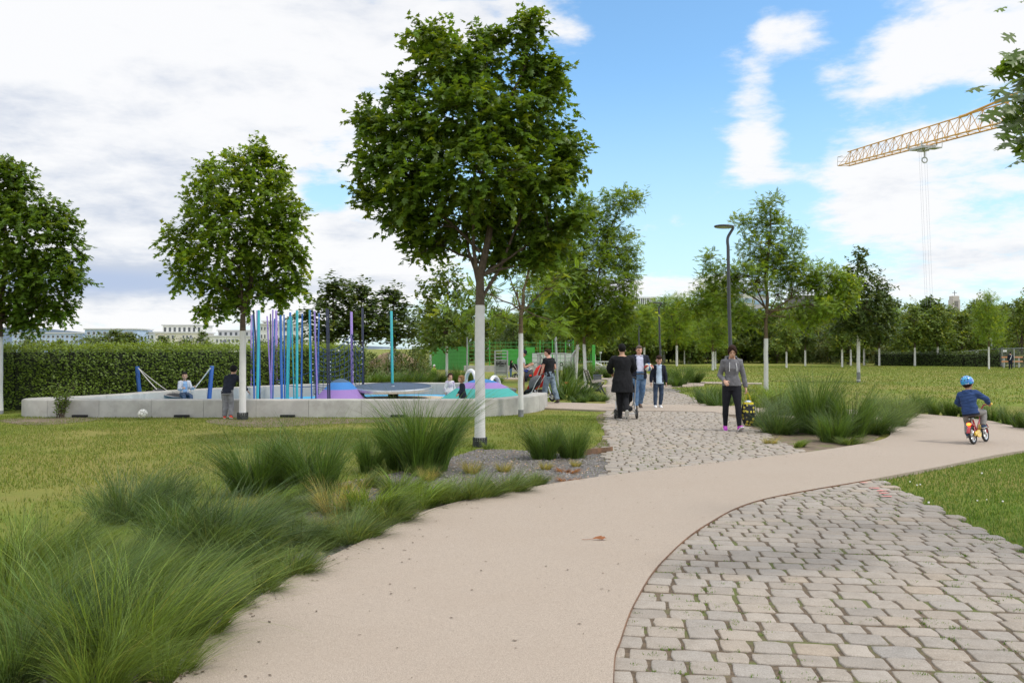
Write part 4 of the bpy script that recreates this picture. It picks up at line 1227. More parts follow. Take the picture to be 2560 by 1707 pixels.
# low tufts along the edge
G2 = 'low tufts along the edge of the curved path'
TU = [('tuft', 1185, 1250, 72, 'low fine tuft, widest of the row at the path edge', 1.5), ('tuft', 1120, 1258, 66, 'low fine tuft left of the widest one at the path edge', 1.3), ('tuft', 1268, 1235, 62, 'low fine tuft right of the widest one at the path edge', 1.4), ('tuft', 1338, 1215, 40, 'smallest round tuft at the right end of the row on gravel', 1.2),
      ('bright', 930, 1290, 110, 'bright green broad bladed tuft beside the path edge row', 1.2), ('bright', 1040, 1270, 90, 'bright green tuft left of the fine row at the path edge', 1.1), ('bright', 1000, 1240, 80, 'bright green tuft behind the path edge row', 1.0),
      ('straw', 850, 1290, 110, 'yellowish straw coloured tuft behind the low cushions', 1.1), ('straw', 820, 1340, 70, 'smaller straw coloured tuft near the path bend', 1.0),
      ('tuft', 880, 1355, 85, 'cushion tuft hanging over the path edge, lower one', 1.4), ('tuft', 965, 1310, 80, 'cushion tuft hanging over the path edge, upper one', 1.4), ('tuft', 820, 1370, 60, 'small cushion tuft at the path edge', 1.2),
      ('tuft', 730, 1440, 80, 'dark low tuft beside the path below the silky mound', 1.4), ('tuft', 650, 1480, 80, 'dark low tuft close to the path further down', 1.4), ('bright', 690, 1420, 70, 'light green weedy tuft at the path edge below the silky mound', 1.0), ('bright', 520, 1590, 90, 'light green feathery weed by the gravel at the path edge', 1.0), ('tuft', 560, 1530, 70, 'thin dark tuft arching over the gravel', 1.4),
      ('straw', 1180, 1185, 42, 'dry yellow tuft on gravel behind the fine row', 1.2), ('straw', 1260, 1180, 30, 'small dry tuft on gravel near the twin clump', 1.4), ('straw', 1365, 1175, 26, 'small yellowish tuft in front of the twin clump', 1.3), ('straw', 1440, 1168, 22, 'low yellowish tuft right of the twin clump', 1.3), ('straw', 1120, 1130, 20, 'short dry grass at the foot of the big maple', 1.6), ('bright', 1220, 1125, 26, 'leafy weed at the foot of the big maple', 1.0)]
for k_, px, py, h, lb, wd in TU: clump(k_, px, py, h, lb, G2, wd)
for k, (px, py) in enumerate(((1418, 1182), (1423, 1206))):
    clump('dead', px, py, 17, ['dead orange brown tuft on gravel, upper of two', 'dead orange brown tuft on gravel, lower of two'][k], 'dead tufts on the gravel', 1.6)
# right island
G3 = 'grass clumps of the island on the right'
for k_, px, py, h, lb, wd in [('plume', 2035, 1085, 165, 'tall fountain clump on the right island, left and highest plume', .82), ('plume', 2125, 1092, 130, 'tall fountain clump on the right island, right leaning plume', 1.0), ('plume', 2080, 1106, 85, 'front blades of the fountain clump arching to the path', 1.2),
      ('feather', 1950, 1085, 80, 'soft dark mound left of the fountain clump', 1.2), ('feather', 1905, 1065, 75, 'soft mound behind the shopping bag', 1.2), ('feather', 1960, 1040, 80, 'soft mound behind left of the fountain clump', 1.2), ('bright', 1945, 1010, 62, 'light green mound before the painted trunk of the airy tree', 1.3), ('bright', 1880, 1020, 62, 'light green mound beside the woman with the bag', 1.3),
      ('feather', 2185, 1085, 80, 'green mound right of the fountain clump at the path', 1.2), ('feather', 2228, 1068, 72, 'rounded green mound at the tip of the island', 1.1), ('feather', 2245, 1045, 70, 'low soft mound at the tip of the island', 1.2), ('feather', 2190, 1045, 72, 'green mound behind the tip of the island', 1.1),
      ('straw', 1925, 1112, 25, 'dry low tuft at the cobbled edge of the island', 1.5), ('bright', 1990, 1118, 25, 'short green tuft at the path corner of the island', 1.4), ('tuft', 2120, 1112, 30, 'short green tuft before the fountain clump', 1.6)]:
    clump(k_, px, py, h, lb, G3, wd)
G4 = 'low tufts behind the outer edge of the path'
for k, px in enumerate((2300, 2335, 2375, 2412, 2445, 2480, 2520, 2555, 2585)):
    py = [1032, 1038, 1042, 1045, 1050, 1055, 1064, 1074, 1080][k]
    clump('reed_far', px, py, [62, 52, 56, 50, 48, 52, 56, 60, 60][k], ['first low tuft left behind the outer path edge, by the island', 'low tuft behind the path, second right of the island tip', 'dark low tuft just left of the cyclist', 'low tuft right behind the back of the cyclist', 'low tuft directly behind the handlebar of the small bicycle', 'low tuft just right of the small bicycle', 'low tuft by the path, near the right picture edge', 'low tuft at the right picture edge', 'low tuft beyond the right picture edge'][k], G4, .9)
G5 = 'grass clumps further back in the park'
for k_, px, py, h, lb, wd in [('reed_far', 1665, 964, 52, 'large far clump right of the walking boy, left part', 1.1), ('reed_far', 1700, 962, 58, 'large far clump right of the walking boy, middle part', 1.2), ('reed_far', 1735, 958, 48, 'large far clump right of the walking boy, right part', 1.1), ('reed_far', 1690, 968, 30, 'low front of the large far clump', 1.3),
      ('far', 1775, 1010, 52, 'dark clump left of the woman with the bag', 1.0), ('far', 1800, 1018, 46, 'low clump touching the woman with the bag from behind', 1.1), ('far', 1765, 1000, 30, 'small low clump near the cross path', 1.1),
      ('far', 1425, 1000, 60, 'clump right behind the man in the black shirt', 1.2), ('far', 1410, 985, 60, 'clump by the grey steel post', 1.1), ('far', 1470, 1003, 26, 'low clump in front of the bench', 1.5), ('far', 1500, 1004, 22, 'low clump right in front of the bench legs', 1.5), ('far', 1445, 1008, 20, 'low clump left in front of the bench', 1.5),
      ('reed_far', 1435, 955, 56, 'dark clump behind the pair of painted trunks', 1.2), ('reed_far', 1480, 950, 48, 'dark clump behind the litter bin', 1.1), ('reed_far', 1460, 948, 50, 'dark clump between painted trunks and litter bin', 1.1), ('reed_far', 1410, 958, 45, 'clump left of the pair of painted trunks', 1.1), ('reed_far', 1520, 945, 35, 'small clump behind the litter bin by the cross path', 1.1),
      ('reed_far', 1060, 962, 45, 'dark clump behind the wall, left of the two toddlers', 1.3), ('reed_far', 1095, 962, 45, 'dark clump behind the wall at the painted trunk', 1.2), ('reed_far', 1150, 960, 48, 'dark clump behind the wall above the toddlers', 1.3), ('reed_far', 1180, 958, 40, 'dark clump behind the steel arch', 1.1),
      ('far', 960, 965, 40, 'pale clump behind the single turquoise pole', 1.6), ('far', 1000, 965, 42, 'pale clump behind the turning disc', 1.6), ('far', 1030, 966, 40, 'pale clump right behind the turning disc', 1.5), ('far', 920, 966, 42, 'pale clump left of the single turquoise pole', 1.5),
      ('far', 1330, 952, 24, 'low clump on the lawn behind the men', 1.6), ('far', 1240, 958, 22, 'low clump behind the steel buckets', 1.6)]:
    clump(k_, px, py, h, lb, G5, wd)
# small leafy shrub in front of the wall
g = np.random.default_rng(77)
p = gp(155, 1045)
sh = empty('shrub', p, 'small sparse leafy shrub in front of the concrete wall', 'shrub')
mb = MB(); LP, LU, LW = [], [], []
for k in range(16):
    a = g.uniform(0, 6.28); l = g.uniform(.45, .95); t = g.uniform(.1, .42)
    e = Vector((math.cos(a) * math.sin(t) * l, math.sin(a) * math.sin(t) * l, math.cos(t) * l))
    q = curve_pts((g.normal(0, .05), g.normal(0, .05), 0), e, 0, 6, g, .08)
    mb.tube(q, list(np.linspace(.008, .002, 7)), 5)
    for j in range(46):
        u = g.uniform(.2, 1); i0 = min(5, int(u * 6)); b_ = q[i0].lerp(q[i0 + 1], u * 6 - i0)
        LP.append(tuple(b_ + Vector(g.normal(0, .03, 3)))); LU.append(unit(np.array([g.normal(), g.normal(), .3]))); LW.append(unit(np.array([g.normal(0, .5), g.normal(0, .5), 1])))
mb.build('stems', M_BARK, sh, world=False)
n = len(LP)
link('foliage', leaves_mesh('foliage', np.array(LP), np.array(LU), np.array(LW), g.uniform(.04, .075, n), OVAL, M_WOOD, g.normal(1, .2, (n, 1)).clip(.5, 1.6) * np.ones((1, 3))), sh)
# oak whose branches hang in from the right
ob = Vector((6.3, 6.2, 0))
oak = empty('oak_tree', ob, 'oak standing beside the lawn, its lobed leaves hanging in at the right picture edge', 'tree')
g = np.random.default_rng(31)
mb = MB()
mb.tube([ob, ob + Vector((0, .02, 1.5)), ob + Vector((.05, 0, 3.2)), ob + Vector((0, 0, 5.0))], [.17, .14, .12, .06], 12)
ends = []
for tip, st in [((xs(2548, 5.2), 5.2, zs(150, 5.2)), 2.9), ((xs(2556, 5.6), 5.6, zs(250, 5.6)), 2.6), ((xs(2566, 5.3), 5.3, zs(345, 5.3)), 2.4), ((4.4, 6.2, 4.6), 3.4), ((7.6, 5.6, 4.2), 3.0), ((6.4, 7.8, 4.4), 3.0), ((6.4, 4.6, 4.4), 3.1), ((5.0, 7.0, 5.2), 3.8), ((7.3, 6.9, 5.3), 3.6), ((6.2, 6.2, 6.2), 4.6)]:
    q = curve_pts(ob + Vector((0, 0, st)), tip, .06, 8, g, .12)
    mb.tube(q, list(np.linspace(.045, .006, 9)), 7); ends.append(q)
mb.build('trunk', M_BARK, oak, True)
LP, LU, LW = [], [], []
for i, q in enumerate(ends):
    for j in range(240 if i < 3 else 130):
        u = g.uniform(.62, 1) if i < 3 else g.uniform(.3, 1); i0 = min(7, int(u * 8)); b_ = q[i0].lerp(q[i0 + 1], u * 8 - i0) + Vector(g.normal(0, .075 if i < 3 else .3, 3))
        LP.append(tuple(b_ - ob)); out = (b_ - ob - Vector((0, 0, 3))).normalized()
        LU.append(unit(np.array([out.x + g.normal(0, .5), out.y + g.normal(0, .5), -.55 + g.normal(0, .35)]))); LW.append(unit(np.array([g.normal(0, .5), g.normal(-.5, .4), 1])))
n = len(LP)
link('crown', leaves_mesh('crown', np.array(LP), np.array(LU), np.array(LW), g.uniform(.10, .16, n), OAK, M_OAK, g.normal(1, .16, (n, 1)).clip(.6, 1.5) * np.ones((1, 3)), .2), oak)
# ------------------------------------------------------------------ playground
M_CONC = mat('cast_concrete', (.38, .362, .33), .85, .10, 3.5, bump=.002, bscale=70, c2=(.36, .345, .31), grime=.25)
M_DARK = mat('dark_gap', (.012, .012, .012), .9)
M_BLUEFL = mat('blue_rubber', (.055, .36, .62), .8, .08, 9, bump=.002, bscale=160)
M_SANDFL = mat('sand_rubber', (.50, .41, .30), .85, .08, 9, bump=.002, bscale=160)
FR = pts_of([(75, 1039.5), (140, 1041), (400, 1041.5), (800, 1041.5), (1100, 1041)]) + [(xs(1225, 20.05), 20.05), (xs(1300, 20.95), 20.95), (xs(1336, 21.9), 21.9), (xs(1348, 22.8), 22.8)]
BK = [(-11.62, 20.15), (-11.45, 20.5), (-10.9, 21.1), (-10.4, 22.1), (xs(400, 23.6), 23.6), (xs(560, 25.6), 25.6), (xs(640, 26.6), 26.6), (xs(720, 27.7), 27.7), (xs(850, 28.8), 28.8), (xs(1000, 29.3), 29.3), (xs(1140, 29.2), 29.2), (xs(1220, 28.2), 28.2), (xs(1255, 26.8), 26.8)]
wall_line = catmull(BK[::-1] + [(-11.5, 19.9)] + FR[1:], 12)
H_W, T_W = .42, .46
wall = empty('playground_wall', (-5, 22, 0), 'low ring wall of pale concrete blocks around the playground, used as a seat', 'wall')
# cut the line into blocks
WL = [Vector((x, y, 0)) for x, y in wall_line]
seg = [0.0]
for a_, b_ in zip(WL, WL[1:]): seg.append(seg[-1] + (b_ - a_).length)
tot = seg[-1]
def wl(s):
    i = int(np.searchsorted(seg, s, side='right') - 1); i = max(0, min(i, len(WL) - 2))
    t = (s - seg[i]) / max(1e-6, seg[i + 1] - seg[i])
    p = WL[i].lerp(WL[i + 1], t); d_ = (WL[i + 1] - WL[i]).normalized()
    return p, Vector((d_.y, -d_.x, 0))
NB_ = 26
for k in range(NB_):
    s0, s1 = tot * k / NB_ + .0035, tot * (k + 1) / NB_ - .0035
    rs = []
    for j in range(9):
        p, nn = wl(s0 + (s1 - s0) * j / 8)
        prof = [(-T_W / 2, -.3), (T_W / 2, -.3), (T_W / 2, H_W - .045), (T_W / 2 - .013, H_W - .013), (T_W / 2 - .045, H_W), (-T_W / 2 + .045, H_W), (-T_W / 2 + .013, H_W - .013), (-T_W / 2, H_W - .045)]
        rs.append([p + nn * (a_ ) + Vector((0, 0, z)) for a_, z in prof])
    mb = MB(); g_ = 1 + .05 * math.sin(k * 5.1); mb.cc = (g_, g_, g_ * .99)
    mb.rings(rs); mb.build('wall_block', M_CONC if k % 4 else mat('cast_concrete_b', (.40, .385, .35), .85, .10, 3.5, bump=.002, bscale=70, c2=(.34, .325, .295), grime=.3), wall, True, fix=True)
mb = MB()
for a_, b_ in zip(WL, WL[1:]):
    pass
mbd = []
for px in (240, 485, 740, 1005):
    c = gp(px, 1038)
    mb = MB(); mb.box((c.x, 19.42, .045), (.33, .10, .055)); mb.build('drain_slot', M_DARK, wall)  # solid dark box, its colour stands in for the shade inside the drain opening
# floor
FL = ccw([tuple(p) for p in catmull([(x, y) for x, y in BK], 6)][::-1] + [tuple(p) for p in FR[::-1]][::-1])
ring = [(p.x, p.y) for p in WL]
mb = MB(); mb.poly(ccw(ring), -1, .012); tag(mb.build('playground_floor', M_BLUEFL), kind='structure')
sand = [(xs(855, 27.2), 27.2), (xs(900, 25.8), 25.8), (xs(1000, 24), 24), (xs(1090, 22), 22), (xs(1120, 20.6), 20.6), (xs(900, 20), 20), (xs(700, 20.3), 20.3), (xs(760, 24.5), 24.5)]
sand = [(xs(905, 27.3), 27.3), (xs(862, 26.3), 26.3), (xs(840, 25), 25), (xs(800, 21.6), 21.6), (xs(900, 20), 20), (xs(1100, 20), 20), (xs(1180, 21.3), 21.3), (xs(1190, 24.2), 24.2), (xs(1180, 26.6), 26.6), (xs(1120, 27.8), 27.8), (xs(1060, 28.3), 28.3), (xs(950, 28.1), 28.1)]
mb = MB(); mb.poly(ccw(catmull(sand, 6, True)), -1, .017); tag(mb.build('playground_floor', M_SANDFL), kind='structure')
# coloured poles
PC = {'lilac': (.30, .20, .52), 'blue': (.025, .11, .36), 'navy': (.012, .016, .045), 'teal': (.035, .36, .40)}
PM = {k: mat(k + '_pole_paint', v, .42, .06, 4, grime=.08) for k, v in PC.items()}
def pc(x, y): return 560 + x * .24237, 700 + y * .24237
POLES = [('lilac', 280, 360, 279, 1190, 14, 27.8), ('blue', 297, 355, 313, 1225, 16, 25), ('navy', 303, 310, 372, 1228, 18, 24.6), ('lilac', 343, 315, 356, 1228, 22, 26), ('teal', 358, 310, 347, 1230, 28, 24), ('blue', 363, 322, 371, 1225, 16, 25.4),
 ('lilac', 444, 372, 488, 1225, 14, 25.2), ('navy', 478, 348, 486, 1210, 12, 26.5), ('lilac', 503, 305, 486, 1228, 16, 24.6), ('blue', 521, 398, 505, 1225, 14, 25), ('lilac', 538, 315, 545, 1185, 24, 29), ('blue', 581, 322, 598, 1228, 26, 24.4), ('blue', 618, 356, 628, 1228, 14, 25.2),
 ('teal', 660, 408, 647, 1228, 20, 24.6), ('teal', 676, 376, 664, 1210, 16, 26), ('blue', 682, 334, 686, 1170, 22, 30), ('teal', 697, 378, 723, 1215, 14, 26.2), ('teal', 753, 314, 753, 1228, 27, 24.6), ('blue', 805, 345, 798, 1228, 16, 24.8), ('navy', 811, 350, 806, 1220, 12, 26),
 ('teal', 882, 310, 892, 1190, 18, 28.4), ('blue', 889, 308, 906, 1225, 14, 25.5), ('lilac', 932, 318, 964, 1228, 16, 24.8), ('navy', 940, 318, 948, 1228, 11, 25.6), ('blue', 980, 340, 962, 1190, 15, 28.2), ('navy', 1057, 290, 1074, 1228, 16, 24.6), ('navy', 1075, 298, 1093, 1228, 15, 25.2),
 ('lilac', 1313, 328, 1324, 1150, 26, 27.6), ('navy', 1427, 290, 1438, 1192, 22, 28.4), ('teal', 1725, 320, 1738, 1100, 27, 28.0)]
ordi = ['leftmost', 'second from left', 'third from left', 'fourth from left', 'fifth from left', 'sixth from left', 'seventh from left', 'eighth from left', 'ninth from left']
cnt = {}
spec_lab = {27: 'stout lilac pole carrying the right side of the climbing net', 28: 'tall navy pole just left of the turning disc', 29: 'single turquoise pole standing alone behind the turning disc'}
POLE_XYZ = []
for i, (cn, x0, y0, x1, y1, w, d) in enumerate(POLES):
    k = cnt.get(cn, 0); cnt[cn] = k + 1
    (ax_, ay_), (bx_, by_) = pc(x0, y0), pc(x1, y1)
    T = at(ax_, ay_, d); zb = at(bx_, by_, d)
    t_ = (T.z - 0) / (T.z - zb.z)
    B = T.lerp(zb, t_)
    r = w * .24237 / F * d / 2
    mb = MB(); mb.tube([B, T - Vector((0, 0, .012)), T], [r, r, r * .82], 14)
    mb.tube([B - Vector((0, 0, .01)), B + Vector((0, 0, .02))], [r * 1.25, r * 1.2], 14)
    nm = {'teal': 'turquoise'}.get(cn, cn)
    o = mb.build('play_pole', PM[cn], None, True)
    off = B.copy(); off.z = 0
    o.data.transform(Matrix.Translation(-off)); o.location = off
    tag(o, spec_lab.get(i, f'{nm} painted playground pole, {ordi[k] if k < 9 else str(k)} among the {nm} poles of the cluster'), 'pole', 'coloured poles of the playground')
    POLE_XYZ.append((B, T, r))
# climbing net between the poles
M_ROPE = mat('blue_net_rope', (.02, .05, .13), .7)
M_CLIP = mat('silver_clip', (.65, .66, .68), .35, metal=.8)
net = empty('climbing_net', gp(830, 997), 'dark blue rope climbing net stretched between the poles', 'climbing net')
A0, A1 = at(785, 985, 26.5), at(787, 860, 26.5)
B0, B1 = at(880, 985, 27.5), at(880, 835, 27.5)
C0, C1 = at(905, 988, 28.3), at(906, 868, 28.3)
mb = MB()
def net_panel(a0, a1, b0, b1, nu, nv_):
    for i in range(nu + 1):
        t = i / nu; lo = a0.lerp(b0, t); hi = a1.lerp(b1, t) - Vector((0, 0, .35 * math.sin(math.pi * t)))
        mb.tube([lo, lo.lerp(hi, .5) + Vector((.03 * math.sin(i), .02, 0)), hi], .009, 5)
    for j in range(nv_ + 1):
        s_ = j / nv_; p = []
        for i in range(nu + 1):
            t = i / nu; lo = a0.lerp(b0, t); hi = a1.lerp(b1, t) - Vector((0, 0, .35 * math.sin(math.pi * t)))
            p.append(lo.lerp(hi, s_))
        mb.tube(p, .009 if j not in (0, nv_) else .013, 5)
net_panel(A0, A1, B0, B1, 9, 10); net_panel(B0, B1, C0, C1, 3, 9)
for px0, py0, px1, py1, d_ in ((880, 846, 906, 872, 27.8), (890, 935, 906, 945, 27.8), (690, 950, 786, 925, 26), (700, 958, 788, 965, 26), (786, 965, 830, 968, 26.5), (788, 895, 826, 878, 26)):
    mb.tube(curve_pts(at(px0, py0, d_), at(px1, py1, d_), -.06, 5), .011, 5)
mb.build('net_ropes', M_ROPE, net, True)
mb = MB()
for px, pys in ((782, (880, 895, 910, 925, 940, 955, 970)), (884, (853, 930)), (905, (852, 868, 880, 895, 910)), (826, (905, 915, 925, 935)), (790, (985,)), (800, (984,)), (812, (984,)), (825, (984,)), (840, (983,)), (852, (983,)), (866, (983,)), (698, (950, 957))):
    for py in pys: mb.ell(at(px, py, 26.3), (.020, .020, .016), 8, 6)
mb.build('net_clamps', M_CLIP, net, True)
# hammock swing
M_BPOST = mat('blue_post', (.02, .085, .30), .4, .08, 5)
sw = empty('hammock_swing', gp(440, 1003), 'blue post hammock swing with a dark rubber mat on pale ropes', 'swing')
d = 24.0
for (x0, y0, x1, y1) in ((343, 915.6, 351, 1003), (530, 914.5, 523, 1003)):
    T, B = at(x0, y0, d), at(x1, y1, d); B = T.lerp(B, T.z / (T.z - B.z)); mb = MB(); mb.tube([B, T - Vector((0, 0, .01)), T], [.062, .060, .05], 14); mb.build('post', M_BPOST, sw, True)
M_MAT = mat('black_rubber', (.018, .018, .020), .6, .2, 20); M_ROPEW = mat('pale_rope', (.50, .48, .45), .8)
SW_L, SW_R = at(391, 975, 23.8), at(474, 993, 23.8)
dirv = (SW_R - SW_L).normalized(); 
rs = []
for i in range(13):
    t = i / 12; p = SW_L.lerp(SW_R, t) - Vector((0, 0, .045 * math.sin(math.pi * t)))
    w = .30 * (math.sin(math.pi * min(1, .08 + .92 * t if t < .5 else .08 + .92 * (1 - t)) ) ** .5) + .05
    rs.append([p + Vector((0, w * math.cos(q), .058 * math.sin(q) - .02 * math.cos(q * 2))) for q in np.linspace(0, 2 * math.pi, 12, endpoint=False)])
mb = MB(); mb.rings(rs); mb.build('mat', M_MAT, sw, True, fix=True)
mb = MB()
mb.tube([r_[0] + Vector((0, 0, .02)) for r_ in rs] , .02, 7); mb.tube([r_[6] + Vector((0, 0, .02)) for r_ in rs], .02, 7)
mb.build('mat_rim', mat('grey_mat_rim', (.20, .19, .19), .7), sw, True)
for a_, b_ in (((346, 920), (393, 974)), ((347, 921), (421, 978)), ((526, 919), (470, 992)), ((527, 921), (487, 968))):
    dd = 23.9
    mb = MB(); q = curve_pts(at(*a_, dd), at(*b_, dd - .25 if b_[0] in (393, 470) else dd + .2), -.02, 8); mb.tube(q, .0135, 6); mb.build('rope', M_ROPEW, sw, True)
# tilted turning disc
M_SLATE = mat('blue_slate_rubber', (.035, .062, .105), .6, .25, 14, bump=.002, bscale=120); M_STEEL = mat('brushed_steel', (.55, .55, .56), .32, .08, 20, metal=.85)
DC = Vector((xs(983, 27), 27.0, zs(967, 27)))
disc = empty('turning_disc', (DC.x, DC.y, 0), 'large tilted blue turning disc with steel rim on a short pedestal', 'playground carousel')
Mt = Matrix.Rotation(R(3.6), 3, 'X')
mb = MB(); mb.lathe(DC, [(.001, .0), (1.24, .0), (1.24, .012), (.001, .02)], 64, Mt, False); mb.build('disc_plate', M_SLATE, disc, True, fix=True)
mb = MB(); mb.lathe(DC, [(1.235, -.085), (1.275, -.085), (1.285, -.07), (1.285, .004), (1.275, .022), (1.235, .022)], 64, Mt, False); mb.build('rim', M_STEEL, disc, True, fix=True)
mb = MB(); mb.lathe(DC, [(1.20, -.075), (.3, -.12), (.001, -.12)], 48, Mt, False); mb.build('underside', M_MAT, disc, True, fix=True)
mb = MB(); mb.lathe(DC, [(.055, .02), (.05, .034), (.0, .036)], 20, Mt, False); mb.build('hub', M_STEEL, disc, True)
mb = MB(); mb.lathe((DC.x, DC.y, 0), [(.17, 0), (.165, DC.z - .1)], 24); mb.build('pedestal', M_MAT, disc, True)
# rubber mounds
def mound(label, c, rx, ry, h, bands, peak=1.0, sq=2.0):
    mb = MB(); nr, nk = 36, 48; vs = []; fs = []; cs = []
    for i in range(nr + 1):
        t = i / nr; z = h * (math.cos(math.pi * t) * .5 + .5) ** peak
        for k in range(nk):
            a = 2 * math.pi * k / nk
            vs.append((c[0] + math.cos(a) * rx * t, c[1] + math.sin(a) * ry * t, z))
            cs.append(next(cc for zz, cc in bands if z / h >= zz))
    for i in range(nr):
        for k in range(nk):
            j = (k + 1) % nk; fs.append((i * nk + k, i * nk + nk + k, i * nk + nk + j, i * nk + j))
    mb.add(vs, fs); mb.c = cs
    o = mb.build('rubber_mound', mat('rubber_mound_coat', (1, 1, 1), .75, .05, 30, attr=True, bump=.002, bscale=150), None, True)
    return tag(o, label, 'play mound')
mound('striped climbing mound of blue, lilac and green rubber beside the toddlers', (xs(1206, 22.6), 22.6), 1.75, 1.5, .80, [(.88, (.03, .17, .42)), (.68, (.26, .16, .42)), (-1, (.045, .33, .30))], .85)
mound('blue and lilac rubber mound behind the climbing net', (xs(852, 26.2), 26.2), .95, 1.2, .68, [(.85, (.05, .09, .14)), (.50, (.03, .17, .46)), (-1, (.24, .14, .38))], .8)
# steel arches on the mound
def arch(label, p0, top, p1, r):
    q = [Vector(p0)]
    for t in np.linspace(0, 1, 13):
        a = math.pi * (1 - t); c = (Vector(p0) + Vector(p1)) / 2; c = c + Vector((0, 0, 0))
        x = Vector(p0).lerp(Vector(p1), (1 - math.cos(math.pi * t)) / 2); x.z = max(p0[2], p1[2]) * 0 + p0[2] + (p1[2] - p0[2]) * t + (top - p0[2]) * math.sin(math.pi * t) ** .8
        q.append(x)
    mb = MB(); mb.tube(q[1:], r, 10); return tag(mb.build('grab_arch', mat('pale_steel_tube', (.72, .74, .74), .35, metal=.4), None, True), label, 'play arch', 'steel arches on the striped mound')
arch('bent steel grab arch left behind the striped mound', at(1163, 972, 23.4), zs(930, 23.4), at(1190, 965, 22.9), .055)
arch('bent steel grab arch on the right shoulder of the striped mound', at(1226, 968, 22.6), zs(936, 22.6), at(1250, 980, 23.2), .055)
# tilted steel buckets
for k, (px, py, d_, tl) in enumerate(((1264, 957, 24.0, -8), (1273, 955, 24.5, 9))):
    B = Vector((xs(px, d_), d_, .012)); mb = MB(); M_ = Matrix.Rotation(R(tl), 3, 'Y')
    mb.lathe(B, [(.10, 0), (.155, .44), (.165, .45), (.15, .45), (.14, .42), (.09, .06), (0, .06)], 24, M_, False); tag(mb.build('steel_bucket', mat('zinc', (.42, .47, .50), .4, .12, 9, metal=.7), None, True), ['zinc play bucket tilted to the left by the mound', 'zinc play bucket tilted to the right by the mound'][k], 'bucket', 'zinc buckets by the mound')
# football
def ball(label, c, r, mats, name='football'):
    bm = bmesh.new(); bmesh.ops.create_icosphere(bm, subdivisions=3, radius=r)
    return bm
B = Vector((xs(358, 19.15), 19.15, .115)); root = None
mb = MB(); mb.ell((0, 0, 0), (.112, .112, .112), 28, 18)
m, nt, b = new_mat('football_leather'); v = coords(nt)
vo = N(nt, 'ShaderNodeTexVoronoi', i_Scale=13.0, feature='DISTANCE_TO_EDGE'); nt.links.new(v, vo.inputs['Vector'])
nt.links.new(mixc(nt, ramp(nt, vo.outputs['Distance'], .03, .08), (.30, .27, .22), (.74, .72, .66)), b.inputs['Base Color']); b.inputs['Roughness'].default_value = .5
o = mb.build('football', m, None, True); o.location = B; tag(o, 'white football on the lawn in front of the concrete wall', 'ball')

# ------------------------------------------------------------------ sports court and gear behind the playground
M_GRN = mat('court_green_panel', (.045, .30, .035), .55, .08, 4); M_GWIRE = mat('green_fence_wire', (.06, .28, .06), .5); M_GALV = mat('galvanised_steel', (.36, .37, .37), .45, .12, 12, metal=.6)
court = empty('sports_court_fence', (xs(1200, 58), 58, 0), 'bright green mesh fence and panels round the ball court', 'court fence')
def fence_panel(px0, px1, d0, d1, top, bot, mesh=True, name='mesh_panel', step=.38, mt=None):
    a, b_ = Vector((xs(px0, d0), d0, 0)), Vector((xs(px1, d1), d1, 0)); z1, z0 = top, bot
    mb = MB(); L_ = (b_ - a).length; n = max(2, int(L_ / step))
    for i in range(n + 1):
        p = a.lerp(b_, i / n); mb.tube([p + Vector((0, 0, z0)), p + Vector((0, 0, z1))], .012, 4)
    for z in np.arange(z0, z1 + .01, .28):
        mb.tube([a + Vector((0, 0, z)), b_ + Vector((0, 0, z))], .014, 4)
    mb.build(name, mt or M_GWIRE, court)
def solid_panel(px0, px1, d0, d1, top, bot, m_=None):
    a, b_ = Vector((xs(px0, d0), d0, 0)), Vector((xs(px1, d1), d1, 0)); dd = b_ - a
    mb = MB(); mb.box((a + b_) / 2 + Vector((0, 0, (top + bot) / 2)), (dd.length, .05, top - bot), rz=math.atan2(dd.y, dd.x)); mb.build('solid_panel', m_ or M_GRN, court)
Z = lambda py, d: zs(py, d)
solid_panel(1074, 1172, 66, 62, Z(866, 64), 0)
fence_panel(1172, 1330, 60, 60, Z(852, 60), Z(924, 60)); fence_panel(1330, 1500, 60, 60, Z(852, 60), Z(905, 60))
fence_panel(1074, 1172, 61.5, 60, Z(868, 60), Z(924, 60), step=.7)
solid_panel(1314, 1337, 59.5, 59.5, Z(868, 59.5), Z(882, 59.5)); solid_panel(1255, 1330, 61, 61, Z(872, 61), Z(924, 61))
solid_panel(1480, 1488, 58, 58, Z(862, 58), 0)
for px in (1224, 1306, 1350, 1381, 1414, 1433, 1477):
    mb = MB(); mb.tube([Vector((xs(px, 59.8), 59.8, 0)), Vector((xs(px, 59.8), 59.8, Z(850, 59.8)))], .04, 8); mb.build('post', M_GRN, court, True)
mb = MB(); mb.box((xs(1250, 58.5), 58.5, .22), (xs(1340, 58.5) - xs(1160, 58.5), .3, .44)); tag(mb.build('low_wall', M_CONC), 'low concrete plinth wall in front of the green court', 'wall')
# white wall with sprayed lettering
M_WHITEW = mat('pale_render', (.55, .58, .56), .85, .06, 3, grime=.2)
w0 = empty('graffiti_wall', (xs(1385, 63), 63, 0), 'pale wall of the court with a sprayed dark figure', 'wall')
mb = MB(); a_, b_ = xs(1290, 63), xs(1440, 63); mb.box(((a_ + b_) / 2, 63, Z(883, 63) / 2), (b_ - a_, .2, Z(883, 63))); mb.build('wall_slab', M_WHITEW, w0)
